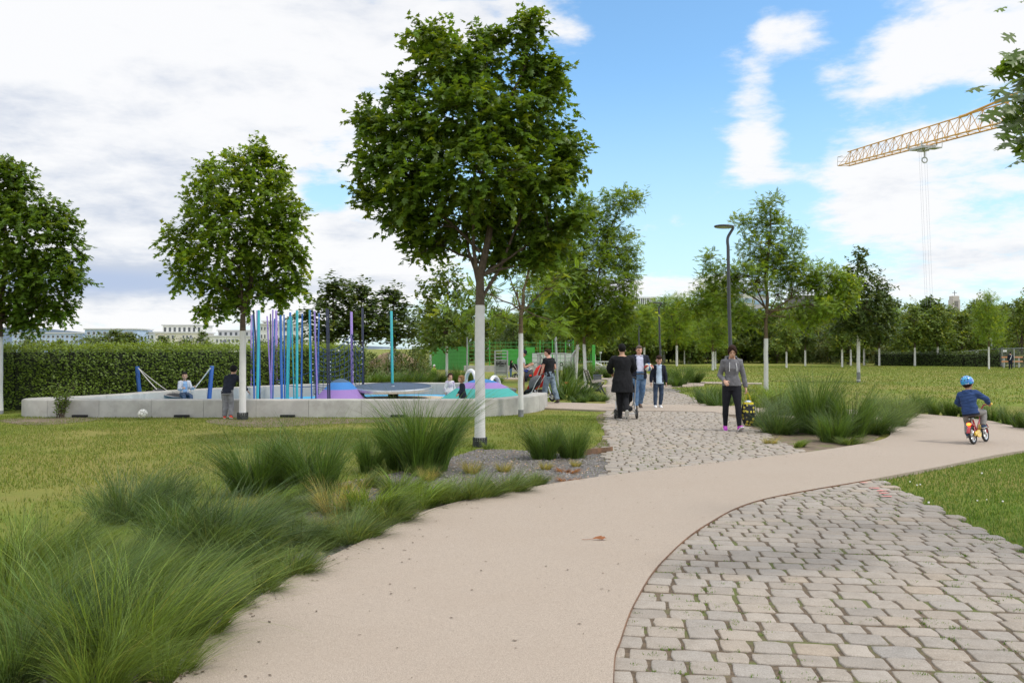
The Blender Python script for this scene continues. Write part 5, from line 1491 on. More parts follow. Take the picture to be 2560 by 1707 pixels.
# grey steel posts
for px, top, by, w, lb in ((1168, 842, 962, 4.4, 'slim grey steel post rising behind the steel arch'), (1389, 842, 995, 5.6, 'tall grey steel post beside the man in the black shirt')):
    d_ = EYE * F / (by - HZ); mb = MB(); x = xs(px, d_); xb = xs(px + (7 if px > 1300 else 0), d_); mb.tube([(xb, d_, 0), (x, d_, Z(top, d_))], w / F * d_ / 2, 12); o = mb.build('steel_post', M_GALV, None, True); tag(o, lb, 'post')
# wall bars with board and scrawl
d_ = 44.0; fr = empty('wall_bars', (xs(1252, d_), d_, 0), 'steel climbing frame with rungs and a grey board sprayed with a black scrawl', 'climbing frame')
for px in (1237.5, 1268.5):
    mb = MB(); mb.tube([(xs(px, d_), d_, 0), (xs(px, d_), d_, Z(876, d_))], .042, 10); mb.build('upright', M_GALV, fr, True)
mb = MB()
for py in (877, 884, 892, 900, 928, 938): mb.tube([(xs(1237.5, d_), d_, Z(py, d_)), (xs(1268.5, d_), d_, Z(py, d_))], .02, 8)
mb.build('rungs', M_GALV, fr, True)
mb = MB(); mb.box(((xs(1237.5, d_) + xs(1268.5, d_)) / 2, d_ + .01, Z(918, d_)), (xs(1266.5, d_) - xs(1239, d_), .03, Z(901, d_) - Z(936, d_))); bd = mb.build('board', mat('grey_board', (.23, .25, .24), .8, .1, 5), fr)
mb = MB()
gs = [[(.02, .5), (.10, .9), (.12, .2), (.06, .55), (.2, .6)], [(.2, .35), (.28, .8), (.36, .45), (.24, .5)], [(.34, .8), (.42, .92), (.5, .82), (.40, .6), (.5, .38), (.36, .36)], [(.52, .4), (.56, .7), (.62, .42), (.54, .52)], [(.64, .72), (.7, .4), (.78, .7)], [(.98, .75), (.86, .68), (.94, .5), (.84, .38)], [(.3, .15), (.78, .17)]]
X0, X1, Z0, Z1 = xs(1240, d_), xs(1266, d_), Z(917, d_), Z(902, d_)
for st in gs:
    q = catmull([(X0 + (X1 - X0) * a_, Z0 + (Z1 - Z0) * b_) for a_, b_ in st], 5)
    mb.tube([(x, d_ - .018, z) for x, z in q], .013, 5)
mb.build('scrawl', M_DARK, fr)
# outdoor gym: bent loop, bar frame, lever machine
d_ = 46; gy = empty('gym_bars', (xs(1411, d_), d_, 0), 'grey outdoor gym bar frame before the pale court wall', 'gym frame')
mb = MB()
mb.tube([(xs(1413, d_), d_, 0), (xs(1413, d_), d_, Z(882, d_))], .05, 8); mb.tube([(xs(1345, d_), d_, 0), (xs(1345, d_), d_, Z(882, d_))], .05, 8); mb.tube([(xs(1342, d_), d_, Z(884, d_)), (xs(1416, d_), d_, Z(884, d_))], .035, 8)
mb.build('bars', M_GALV, gy, True)
d_ = 44; mb = MB(); q = [(xs(1428, d_), d_, 0), (xs(1427, d_), d_, Z(915, d_)), (xs(1430, d_), d_, Z(892, d_)), (xs(1438, d_), d_, Z(878, d_)), (xs(1450, d_), d_, Z(870, d_))]
mb.tube([Vector((x, y, 0)) * 0 + Vector((x, d_, z)) for (x, z), y in zip(catmull([(p[0], p[2]) for p in q], 6), [0] * 99)], .055, 8); mb.tube([(xs(1437, d_), d_ + .8, 0), (xs(1438, d_), d_ + .6, Z(884, d_)), (xs(1448, d_), d_, Z(871, d_))], .05, 8); tag(mb.build('gym_loop', M_GALV, None, True), 'bent grey steel gym loop behind the pair of painted trunks', 'gym loop')
d_ = 42; lv = empty('gym_machine', (xs(1349, d_), d_, 0), 'grey outdoor gym lever machine between the two men', 'gym machine')
mb = MB(); mb.tube([(xs(1351, d_), d_, 0), (xs(1351, d_), d_, Z(886, d_))], .05, 8); mb.build('column', M_GALV, lv, True)
mb = MB(); mb.tube([(xs(1341, d_), d_, Z(885, d_)), (xs(1350, d_), d_, Z(889, d_)), (xs(1358, d_), d_, Z(897, d_))], .03, 8); mb.build('lever', M_GALV, lv, True)
mb = MB(); mb.torus((xs(1341, d_), d_, Z(912, d_)), .14, .03, Matrix.Rotation(R(90), 3, 'X')); mb.build('hand_wheel', M_GALV, lv, True)
# pale board with dark ringed face in the far court, built as a plain round dial on two legs
d_ = 50; dl = empty('gym_dial', (xs(1403.5, d_), d_, 0), 'round pale disc in a dark ring on two dark legs before the court', 'gym disc')
mb = MB(); mb.lathe((xs(1403.5, d_), d_, Z(910, d_)), [(.001, 0), (.06, 0), (.06, .03), (.001, .03)], 20, Matrix.Rotation(R(90), 3, 'X'), False); mb.build('disc', M_WHITEW, dl, True)
mb = MB(); mb.torus((xs(1403.5, d_), d_, Z(910, d_)), .085, .03, Matrix.Rotation(R(90), 3, 'X')); mb.build('ring', M_DARK, dl, True)
for px in (1400, 1408):
    mb = MB(); mb.tube([(xs(px, d_), d_, 0), (xs(px, d_), d_, Z(914, d_))], .025, 6); mb.build('leg', M_DARK, dl, True)
# sand heap and posts
mb = MB(); c = Vector((xs(985, 54), 54, 0)); nk = 40; vs, fs = [], []
for i in range(17):
    t = i / 16
    for k in range(nk):
        a = 2 * math.pi * k / nk; z = (1.35 * (1 - t ** 2.4)) * (1 + .12 * mnoise.noise(Vector((math.cos(a) * 2, math.sin(a) * 2, t * 3)))) if t < 1 else -.05
        vs.append((c.x + math.cos(a) * 2.3 * t, c.y + math.sin(a) * 2.2 * t, z))
for i in range(16):
    for k in range(nk): j = (k + 1) % nk; fs.append((i * nk + k, i * nk + nk + k, i * nk + nk + j, i * nk + j))
mb.add(vs, fs); tag(mb.build('sand_heap', mat('sand', (.46, .32, .20), .95, .2, 3, bump=.03, bscale=9), None, True), 'heap of pale sand beyond the turning disc', 'sand heap')
for px, lb in ((948, 'dark thin post left of the turquoise pole'), (967, 'dark thin post just left of the turquoise pole, nearer'), (987, 'dark thin post right of the turquoise pole, first'), (1005, 'dark thin post right of the turquoise pole, second')):
    d_ = 48; mb = MB(); mb.tube([(xs(px, d_), d_, 0), (xs(px, d_), d_, Z(907, d_))], .028, 7); tag(mb.build('thin_post', M_DARK, None, True), lb, 'post', 'dark posts before the sand heap')
mb = MB(); p = Vector((xs(974, 44), 44, 0)); mb.tube([p, p + Vector((0, 0, Z(884, 44)))], .05, 10); tag(mb.build('white_post', M_WRAP, None, True), 'white post directly behind the turquoise pole', 'post')
d_ = 42; pt = empty('plant_tub', (xs(1050, d_), d_, 0), 'dark tub standing in the grass behind the turning disc', 'tub')
mb = MB(); mb.lathe((xs(1050, d_), d_, 0), [(.10, 0), (.16, .34), (.17, .34), (.15, .30)], 16, None, False); mb.build('tub', M_COLLAR, pt, True)
mb = MB(); mb.lathe((xs(1050, d_), d_, .30), [(.15, 0), (0, .02)], 16, None, False); mb.build('soil', M_SOIL, pt, True)

# ------------------------------------------------------------------ bench, bin, lamps
M_SLAT = mat('pale_worn_slat', (.30, .26, .23), .8, .2, 8, bump=.003, bscale=40); M_IRON = mat('cast_iron', (.02, .021, .023), .55, .2, 10)
def bench():
    d_ = 29.2; B = Vector((xs(1486, d_), d_, 0))
    be = empty('park_bench', B, 'dark cast iron bench with worn wooden slats beside the cobbles', 'bench')
    # bench faces right (+x), length runs away from the viewer
    Lb = 1.55
    for k in range(4):
        mb = MB(); mb.box(B + Vector((-.02 + .115 * k, Lb / 2, .43 + .012 * k)), (.095, Lb, .035), bev=.008); mb.build('seat_slat', M_SLAT, be)
    for k in range(4):
        mb = MB(); t = k / 3
        mb.box(B + Vector((-.10 - .12 * t, Lb / 2, .52 + .30 * t)), (.032, Lb, .085), rot=Matrix.Rotation(R(-22), 3, 'Y'), bev=.008); mb.build('back_slat', M_SLAT, be)
    for y in (.08, Lb - .08):
        mb = MB()
        mb.tube([B + Vector((.40, y, 0)), B + Vector((.30, y, .16)), B + Vector((.24, y, .30)), B + Vector((.34, y, .42))], [.028, .030, .032, .024], 8)
        mb.tube([B + Vector((-.26, y, 0)), B + Vector((-.14, y, .2)), B + Vector((-.10, y, .40)), B + Vector((-.17, y, .64)), B + Vector((-.25, y, .88))], [.028, .03, .034, .028, .02], 8)
        mb.tube([B + Vector((-.11, y, .36)), B + Vector((.12, y, .31)), B + Vector((.26, y, .32))], [.03, .028, .03], 8)
        mb.build('leg', M_IRON, be, True)
bench()
d_ = 31.6; B = Vector((xs(1493, d_), d_, 0)); bi = empty('litter_bin', B, 'grey square litter bin behind the slatted bench', 'litter bin')
mb = MB(); mb.box(B + Vector((0, 0, .33)), (.30, .30, .55), bev=.02); mb.build('body', mat('bin_grey', (.085, .09, .10), .5, .1, 9), bi)
mb = MB(); mb.box(B + Vector((0, 0, .625)), (.31, .31, .03), bev=.01); mb.build('rim', mat('bin_rim', (.05, .06, .09), .5), bi)
mb = MB(); mb.box(B + Vector((0, 0, .03)), (.2, .2, .05)); mb.build('foot', M_IRON, bi)
M_LAMP = mat('anthracite_paint', (.042, .045, .050), .45, .1, 9); M_LENS = mat('lamp_lens', (.62, .66, .68), .15, .1, 60)
def lamp(px, foot, top, wpx, label, headpx, d_=None):
    d_ = d_ or EYE * F / (foot - HZ)
    B = Vector((xs(px, d_), d_, 0)); h = Z(top, d_); r = wpx / F * d_ / 2; hw = headpx / F * d_
    la = empty('street_lamp', B, label, 'street lamp', 'slim lamps along the cobbled path')
    lx = -9.0 / 2066 * d_ * (wpx / 8.0)
    T = B + Vector((lx * .6, 0, h))
    mb = MB(); mb.tube([B, B + Vector((0, 0, .9)), B + Vector((lx * .5, 0, h * .55)), B + Vector((lx * .7, 0, h * .885))], [r * 1.15, r * 1.1, r * .95, r * .85], 14); mb.build('pole', M_LAMP, la, True)
    e = B + Vector((lx * .7, 0, h * .885))
    q = [e, e + Vector((-hw * .03, 0, h * .03)), e + Vector((0, 0, h * .055)), e + Vector((hw * .13, 0, h * .080)), e + Vector((hw * .25, 0, h * .100)), e + Vector((hw * .30, 0, h * .110))]
    mb = MB(); mb.tube([(x, B.y, z) for x, z in catmull([(p.x, p.z) for p in q], 5)], list(np.linspace(r * .85, r * .7, 26)), 12); mb.build('neck', M_LAMP, la, True)
    c = e + Vector((-hw * .22, 0, h * .112)); Mh = Matrix.Rotation(R(2), 3, 'Y')
    mb = MB(); mb.lathe(c, [(hw * .30, -.012), (hw * .5, -.012), (hw * .54, .01), (hw * .52, .035), (hw * .40, .05), (.0, .055)], 32, Mh, False); mb.build('lamp_head', M_LAMP, la, True)
    mb = MB(); mb.lathe(c, [(hw * .49, -.016), (hw * .36, -.018), (hw * .001, -.010)], 32, Mh, False); mb.build('lens', M_LENS, la, True)
    return la
lamp(1828, 1000, 566, 9.2, 'tall dark street lamp behind the woman in the hoodie', 46, d_=25.0)
lamp(1652, 950, 757, 5.2, 'dark street lamp behind the boy, second along the path', 22, d_=44.0)
lamp(1600, 930, 812, 3.8, 'small dark street lamp over the man with the ball, third along the path', 15, d_=64.0)
for px, top, lb, d_ in ((2373, 856, 'small grey lamp left of the church tower before the trees', 88), (2479, 848, 'small grey lamp beside the bright loose tree', 84)):
    la = empty('park_lamp', (xs(px, d_), d_, 0), lb, 'street lamp'); mb = MB(); mb.tube([(xs(px, d_), d_, 0), (xs(px, d_), d_, Z(top, d_))], .07, 8); mb.build('pole', M_GALV, la, True)
    mb = MB(); mb.box((xs(px - 4, d_), d_, Z(top - 1, d_)), (xs(px + 1, d_) - xs(px - 8, d_), .2, .16), bev=.04); mb.build('lamp_head', mat('pale_head', (.55, .56, .56), .5), la)
d_ = 72; la = empty('white_sign', (xs(1501, d_), d_, 0), 'small blank white sign on a thin post beyond the path', 'sign'); mb = MB(); mb.tube([(xs(1501, d_), d_, 0), (xs(1501, d_), d_, Z(880, d_))], .03, 6); mb.build('post', M_GALV, la, True)
mb = MB(); mb.box((xs(1501, d_), d_ - .03, Z(881.5, d_)), (.22, .03, .13)); mb.build('plate', mat('sign_white', (.75, .77, .78), .5), la)
# railing and ramp wall at the end of the path
d_ = 66; rl = empty('path_railing', (xs(1508, d_), d_, 0), 'pale steel railing at the end of the cobbled path', 'railing'); mb = MB()
mb.tube([(xs(1465, d_), d_, Z(904, d_)), (xs(1545, d_), d_, Z(904, d_))], .035, 6)
for px in np.linspace(1470, 1544, 12): mb.tube([(xs(px, d_), d_, 0), (xs(px, d_), d_, Z(904, d_))], .02, 5)
mb.build('rail_bars', mat('pale_galv', (.55, .56, .55), .5, metal=.3), rl)
mb = MB(); mb.tube([(xs(1487, d_), d_ - .3, Z(907, d_)), (xs(1500, d_), d_ - .3, Z(911, d_)), (xs(1512, d_), d_ - .3, Z(920, d_))], .07, 6); mb.build('ramp_rail', mat('pale_galv', (.55, .56, .55), .5, metal=.3), rl)
mb = MB(); mb.box((xs(1500, 64), 64, .16), (.95, .35, .32), bev=.02); tag(mb.build('low_block', M_CONC), 'pale concrete block beside the far end of the path', 'block')
mb = MB(); mb.box((xs(1417, 38), 38, .05), (.26, .2, .10), bev=.015); tag(mb.build('red_box', mat('red_plastic', (.52, .05, .03), .5)), 'flat red box lying in the grass by the painted trunks', 'box')

# ------------------------------------------------------------------ site fence at the far right
d0, d1 = 92, 66
sf = empty('site_fence', (xs(2400, 80), 80, 0), 'temporary wire site fence running behind the clipped hedge', 'fence')
mb = MB(); mp = MB(); pts_f = [(2224, 96, 888), (2260, 94, 888), (2300, 90, 884), (2345, 86, 882), (2380, 83, 880), (2412, 80, 878), (2445, 78, 876), (2475, 76, 874), (2505, 73, 871), (2535, 70, 871), (2570, 67, 870)]
P_ = [(Vector((xs(px, d_), d_, 0)), Z(py, d_)) for px, d_, py in pts_f]
for (a_, za), (b_, zb) in zip(P_, P_[1:]):
    mp.tube([a_, a_ + Vector((0, 0, za))], .035, 6)
    mb.tube([a_ + Vector((0, 0, za)), b_ + Vector((0, 0, zb))], .030, 5); mb.tube([a_ + Vector((0, 0, .15)), b_ + Vector((0, 0, .15))], .02, 5)
    for t in np.linspace(0, 1, 16): p = a_.lerp(b_, t); mb.tube([p + Vector((0, 0, .15)), p + Vector((0, 0, za + (zb - za) * t))], .006, 3)
mp.build('posts', M_GALV, sf); mb.build('wire_panels', M_GALV, sf)
for k, (px, py, d_) in enumerate(((2348, 885, 84), (2405, 882, 79), (2438, 881, 77), (2511, 877, 72))):
    mb = MB(); mb.box((xs(px, d_), d_ - .06, Z(py, d_)), (.30, .02, .17)); tag(mb.build('fence_notice', mat('notice_white', (.72, .73, .72), .6)), ['small white notice on the site fence, furthest left', 'small white notice on the site fence right of the church tower', 'small white notice on the site fence beside the leaning trunk', 'small white notice on the site fence above the person at the right edge'][k], 'notice', 'notices on the site fence')
d_ = 69; ob_ = empty('orange_barrier', (xs(2545, d_), d_, 0), 'orange and white plank barrier behind the site fence at the right edge', 'barrier')
for z in (Z(893, d_), Z(904, d_)):
    mb = MB(); mb.box((xs(2552, d_), d_ + 1.2, z), (1.8, .04, .2 if z > 1 else .12)); mb.build('plank', mat('orange_plank', (.52, .23, .10), .7, .1, 6), ob_)
for px in (2532, 2570):
    mb = MB(); mb.box((xs(px, d_), d_ + 1.25, .45), (.12, .06, .9)); mb.build('post', M_GALV, ob_)
# ------------------------------------------------------------------ buildings
M_WALLW = mat('white_render', (.70, .69, .65), .85, .05, .4, grime=.12); M_WALLB = mat('blue_render', (.40, .50, .68), .85, .06, .4); M_WALLG = mat('grey_render', (.52, .52, .52), .85, .06, .4); M_BAL = mat('balcony_grey', (.30, .30, .28), .8); M_PANE = mat('window_glass', (.035, .045, .055), .12, .3, .5, spec=.8); M_FRAME = mat('window_frame', (.62, .62, .60), .6)
def block(label, px0, px1, top, d, depth=14, wall=None, roof=True, wins=(), penthouse=None, group=None, bal=(), rot=0.0, name='apartment_block'):
    a, b_ = xs(px0, d), xs(px1, d); h = zs(top, d); c = ((a + b_) / 2, d + depth / 2)
    root = empty(name, (c[0], d, 0), label, 'building', group)
    wm = wall or M_WALLW
    mb = MB(); mb.box((c[0], c[1], h / 2), (b_ - a, depth, h)); mb.build('walls', wm, root)
    if roof:
        mb = MB(); mb.box((c[0], c[1], h + .25), (b_ - a + .8, depth + .8, .5)); mb.build('roof', M_WALLG, root)
    for (u0, u1, py0, py1, n) in wins:
        for k in range(n):
            q0 = u0 + (u1 - u0) * k / n; q1 = u0 + (u1 - u0) * (k + .55) / n
            x0, x1 = xs(q0, d), xs(q1, d); z1, z0 = zs(py0, d), zs(py1, d)
            mb = MB(); t = .12
            for sx in (x0, x1): mb.box((sx, d - .03, (z0 + z1) / 2), (t, .12, z1 - z0 + t))
            for sz in (z0, z1): mb.box(((x0 + x1) / 2, d - .03, sz), (x1 - x0 - t, .12, t))
            f_ = mb.build('window', M_FRAME, root)
            mb = MB(); mb.box(((x0 + x1) / 2, d - .02, (z0 + z1) / 2), (x1 - x0 - t, .06, z1 - z0 - t)); mb.build('pane', M_PANE, f_)
    for (u0, u1, py0, py1) in bal:
        x0, x1 = xs(u0, d), xs(u1, d); z1, z0 = zs(py0, d), zs(py1, d)
        mb = MB(); mb.box(((x0 + x1) / 2, d - .9, (z0 + z1) / 2), (x1 - x0, 1.7, z1 - z0)); mb.build('balcony', M_FRAME, root)
        mb = MB(); mb.box(((x0 + x1) / 2, d - .02, z1 + (z1 - z0) * .55), (x1 - x0 - .5, .08, (z1 - z0) * 1.05)); mb.build('balcony_glazing', M_PANE, root)
    if penthouse:
        u0, u1, pt, off, pm = penthouse
        x0, x1 = xs(u0, d), xs(u1, d); hp = zs(pt, d); mb = MB(); mb.box(((x0 + x1) / 2, d + off + (depth - off) / 2, (h + hp) / 2 + .25), (x1 - x0, depth - off, hp - h)); p_ = mb.build('penthouse', pm or M_WALLW, root)
        mb = MB(); mb.box(((x0 + x1) / 2, d + off + (depth - off) / 2, hp + .4), (x1 - x0 + .8, depth - off + .8, .4)); mb.build('penthouse_roof', M_WALLG, p_)
        n = max(2, int((u1 - u0) / 12))
        for k in range(n):
            q0 = u0 + (u1 - u0) * (k + .25) / n; q1 = u0 + (u1 - u0) * (k + .7) / n
            mb = MB(); mb.box(((xs(q0, d) + xs(q1, d)) / 2, d + off - .03, (h + hp) / 2 + .1), (xs(q1, d) - xs(q0, d), .08, (hp - h) * .6)); mb.build('penthouse_window', M_PANE, p_)
    return root
block('long low blue and white apartment block at the far left over the hedge', 30, 208, 834, 330, wall=M_WALLB, wins=[(36, 200, 838, 845, 14), (36, 200, 850, 858, 14)], name='apartment_block')
block('blue apartment block with flat white roof behind the big bush', 212, 342, 824, 320, wall=M_WALLB, wins=[(218, 338, 829, 837, 9), (218, 338, 843, 851, 9)])
block('small white block left of the cream flats', 344, 392, 832, 330, wins=[(348, 388, 838, 846, 4)])
block('cream block of flats with a set back top floor and balconies', 388, 500, 833, 300, wall=mat('cream_render', (.66, .62, .52), .85, .05, .4), wins=[(418, 440, 838, 848, 2), (456, 484, 838, 846, 3), (418, 440, 856, 866, 2), (456, 484, 856, 866, 3)], bal=[(393, 410, 846, 853), (393, 410, 862, 868), (470, 484, 848, 853)], penthouse=(398, 496, 815, 3, None))
block('long white block of flats right behind the second maple trunk', 502, 632, 842, 300, wins=[(540, 630, 848, 857, 9), (540, 630, 864, 872, 9)], bal=[(552, 572, 856, 861)], penthouse=(535, 628, 828, 4, M_WALLG))
block('pale tall flats behind the coloured poles', 648, 760, 812, 290, wins=[(652, 676, 817, 826, 3), (652, 676, 836, 846, 3), (690, 755, 818, 828, 6), (690, 755, 838, 848, 6)], wall=mat('stone_render', (.58, .58, .56), .85, .05, .4), penthouse=(650, 700, 805, 3, None))
block('pale flats seen between the poles and the dark trees', 762, 830, 836, 320, wins=[(766, 826, 842, 850, 5), (766, 826, 856, 864, 5)])
mb = MB()
for i in range(5): pass
# grey posts beside the slim tree
for k, px in enumerate((495, 509)):
    mb = MB(); d_ = 70; mb.tube([(xs(px, d_), d_, 0), (xs(px, d_), d_, zs(852, d_))], .1, 6); tag(mb.build('wooden_stake', mat('weathered_wood', (.22, .21, .19), .9)), ['weathered stake beside the slim dark tree, left one', 'weathered stake beside the slim dark tree, right one'][k], 'stake', 'stakes of the slim tree')
# striped tower block
d_ = 420; tb = empty('striped_tower_block', (xs(1610, d_), d_, 0), 'tower block with black and white vertical stripes above the trees', 'building')
a, b_ = xs(1578, d_), xs(1639, d_); h = zs(742, d_); mb = MB(); mb.box(((a + b_) / 2, d_ + 10, h / 2), (b_ - a, 20, h)); mb.build('walls', mat('dark_facade', (.05, .055, .07), .4), tb)
mb = MB(); n = 13
for k in range(n + 1):
    x = a + (b_ - a) * k / n; mb.box((x, d_ - .15, h * .5 + 6), ((b_ - a) / n * (.5 if k % 3 else .3), .4, h - 12))
for z in (h - .4, h - 5.4): mb.box(((a + b_) / 2, d_ - .25, z), (b_ - a, .5, .7))
mb.build('facade_fins', mat('fin_white', (.62, .62, .62), .6), tb)
# glass slab tower behind the locust with a curved outline
d_ = 380; gt = empty('glass_tower', (xs(1340, d_), d_, 0), 'light blue glass tower with a curved edge glimpsed through the trees', 'building')
prof = [(1308, 872), (1312, 800), (1322, 775), (1334, 752), (1350, 735), (1372, 730), (1400, 740), (1400, 872)]
n = len(prof); vs = [Vector((xs(p[0], d_), d_, zs(p[1], d_))) for p in prof]; vs += [v + Vector((4, 26, 0)) for v in vs]
mb = MB(); mb.add(vs, [tuple(range(n)), tuple(range(2 * n - 1, n - 1, -1))] + [(i, n + i, n + (i + 1) % n, (i + 1) % n) for i in range(n)])
m, nt, b = new_mat('curtain_glass'); v = coords(nt); br = N(nt, 'ShaderNodeTexBrick', i_Scale=.22); br.offset = 0
mp_ = N(nt, 'ShaderNodeMapping'); mp_.inputs['Rotation'].default_value = (R(90), 0, 0); nt.links.new(v, mp_.inputs[0]); nt.links.new(mp_.outputs[0], br.inputs[0])
br.inputs['Color1'].default_value = (.10, .32, .42, 1); br.inputs['Color2'].default_value = (.16, .40, .50, 1); br.inputs['Mortar'].default_value = (.05, .14, .20, 1)
nt.links.new(br.outputs[0], b.inputs['Base Color']); b.inputs['Roughness'].default_value = .2
mb.build('glazed_shell', m, gt, fix=True)
mb = MB(); mb.tube([(xs(p[0] - 3, d_), d_ - .5, zs(p[1] - 1, d_)) for p in prof[:6]], 1.0, 6); mb.build('edge_rib', mat('rib_grey', (.12, .17, .22), .5), gt)
def slab(label, px0, px1, top, d, floors, wm, gm, name='office_block'):
    a, b_ = xs(px0, d), xs(px1, d); h = zs(top, d); root = empty(name, ((a + b_) / 2, d, 0), label, 'building')
    mb = MB(); mb.box(((a + b_) / 2, d + 10, h / 2), (b_ - a, 20, h)); mb.build('walls', wm, root)
    fh = 3.6; k = 0; z = h - 2.4
    while z > 6 and k < floors:
        mb = MB(); mb.box(((a + b_) / 2, d - .06, z), (b_ - a - 1.2, .16, 1.7)); w_ = mb.build('window_band', gm, root)
        mb = MB()
        for x in np.linspace(a + .7, b_ - .7, int((b_ - a) / 2.2)): mb.box((x, d - .10, z), (.16, .16, 1.72))
        mb.build('mullions', wm, w_); z -= fh; k += 1
    return root
M_PALEG = mat('pale_glass', (.22, .33, .42), .2, .2, .4)
slab('pale office block with glass bands behind the tall lamp', 1782, 1885, 735, 300, 6, mat('office_pale', (.50, .48, .46), .8, .05, .3), M_PALEG)
slab('grey office wing right of the lamp pole', 1842, 1920, 718, 330, 5, mat('office_grey', (.40, .39, .40), .8, .05, .3), M_PALEG)
slab('dark office tower between the airy tree and the dark cone tree', 2001, 2085, 738, 340, 7, mat('office_dark', (.14, .125, .135), .7, .1, .3), M_PANE, 'office_tower')
# church tower
d_ = 260; ct = empty('church_tower', (xs(2391, d_), d_, 0), 'slim concrete church tower with a cross above the trees', 'church tower')
M_CT = mat('tower_concrete', (.47, .43, .41), .85, .06, .3)
u = d_ / F
x0, x1 = xs(2383, d_), xs(2399.5, d_); zt, zm = zs(739, d_), zs(776, d_)
mb = MB(); mb.box(((x0 + x1) / 2, d_ + 1.2, (zt + zm) / 2), (x1 - x0, 2.4, zt - zm), bev=.15); mb.build('belfry', M_CT, ct)
mb = MB(); mb.box((xs(2388, d_), d_ + 1.5, zm / 2 - .01), (xs(2399, d_) - xs(2384.5, d_), 1.6, zm - .02)); mb.build('shaft', mat('tower_concrete_shaded', (.30, .27, .30), .85, .06, .3), ct)  # recessed shaft: shade painted in as a darker tone of the tower concrete
for xa, xb in ((2380.5, 2383.2), (2399.2, 2402.5)):
    mb = MB(); z2 = zs(749, d_); zb_ = 0 if xa < 2390 else zs(776, d_); mb.box(((xs(xa, d_) + xs(xb, d_)) / 2, d_ + 1.3, (z2 + zb_) / 2), (xs(xb, d_) - xs(xa, d_) - .02, 2.0, z2 - zb_)); mb.build('side_slab', M_CT, ct)
mb = MB()
for r_ in range(8):
    for c_ in range(4): mb.box((xs(2387.6 + c_ * 2.6, d_), d_ - .02, zs(753 + r_ * 2.6, d_)), (.17, .1, .20))
mb.build('sound_holes', M_DARK, ct)
mb = MB(); cx = xs(2391.3, d_); mb.box((cx, d_ + 1, (zs(726, d_) + zt) / 2), (.13, .13, zs(726, d_) - zt)); mb.box((cx, d_ + .99, zs(731.2, d_)), (1.4, .12, .13)); mb.build('cross', M_IRON, ct)

# ------------------------------------------------------------------ tower crane jib
M_CR = mat('crane_yellow', (.64, .36, .085), .5, .08, 1.0); M_CRG = mat('crane_grey', (.46, .47, .48), .5)
TIP, RT = at(2111, 414, 95), at(2600, 286, 62)
cr = empty('tower_crane', (RT.x + 30, RT.y - 20, 0), 'yellow lattice jib of a tower crane reaching in from the right above the trees', 'crane')
ax_ = (RT - TIP).normalized(); END = TIP + (RT - TIP) * 1.5; Ld = (END - TIP).length
sd_ = ax_.cross(Vector((0, 0, 1))).normalized(); upv = sd_.cross(ax_).normalized()
W_, H_ = .62, 1.45
bm_ = MB(); lat = MB()
for s_ in (-1, 1): bm_.tube([TIP + sd_ * W_ * s_, END + sd_ * W_ * s_], .070, 6)
top0, top1 = TIP + ax_ * .9 + upv * H_, END + upv * (H_ * 1.25)
bm_.tube([top0, top1], .065, 6)
nb = 30
for k in range(nb):
    t0, t1 = k / nb, (k + 1) / nb; tm = (t0 + t1) / 2
    a0, a1 = TIP.lerp(END, t0), TIP.lerp(END, t1); tp = top0.lerp(top1, tm)
    for s_ in (-1, 1):
        lat.tube([a0 + sd_ * W_ * s_, tp], .030, 4); lat.tube([a1 + sd_ * W_ * s_, tp], .030, 4)
    lat.tube([a0 - sd_ * W_, a0 + sd_ * W_], .028, 4); lat.tube([a0 - sd_ * W_, a1 + sd_ * W_], .024, 4)
bm_.build('jib_chords', M_CR, cr, True); lat.build('jib_lattice', M_CR, cr)
tie0 = top0.lerp(top1, .46); mb = MB(); mb.tube([tie0, tie0 + ax_ * 18 + upv * 1.3], .10, 6); mb.tube([tie0 - ax_ * .6, tie0 + ax_ * .6], .13, 6); mb.build('tie_bar', M_CR, cr, True)
mb = MB()
for t in (.0,):
    p = TIP - ax_ * .1
    for dz in (.0, .5, 1.0): mb.tube([p + upv * dz - sd_ * .7, p + upv * dz + sd_ * .7], .03, 4)
    for s_ in (-1, 1): mb.tube([p + sd_ * .7 * s_, p + sd_ * .7 * s_ + upv], .03, 4); mb.tube([p + sd_ * .7 * s_ + upv, p + sd_ * .7 * s_ + upv + ax_ * 1.2], .03, 4)
mb.build('tip_platform', M_CRG, cr)
def on_jib(px):
    lo, hi = 0.0, 1.0
    for _ in range(40):
        m_ = (lo + hi) / 2; p = TIP.lerp(END, m_)
        if p.x / p.y * F + CX < px: lo = m_
        else: hi = m_
    return TIP.lerp(END, lo)
tr = on_jib(2308)
mb = MB(); Mj = Matrix((ax_, sd_, upv)).transposed()
mb.box(tr - upv * .28, (2.6, 1.2, .22), rot=Mj); mb.box(tr - upv * .45 + ax_ * .2, (.9, .7, .3), rot=Mj); mb.box(tr + ax_ * 2.0 - upv * .55, (1.3, .9, .1), rot=Mj)
for dx in (-1.2, 1.2):
    for s_ in (-1, 1): mb.tube([tr + ax_ * dx + sd_ * (W_ + .1) * s_ - upv * .2, tr + ax_ * dx + sd_ * (W_ + .1) * s_ + upv * .22], .07, 6)
for dx in (1.4, 2.6):
    mb.tube([tr + ax_ * dx - upv * .5 - sd_ * .45, tr + ax_ * dx + upv * .9 - sd_ * .45], .03, 4); mb.tube([tr + ax_ * 1.4 + upv * .9 - sd_ * .45, tr + ax_ * 2.6 + upv * .9 - sd_ * .45], .03, 4)
trl = mb.build('trolley', M_CRG, cr)
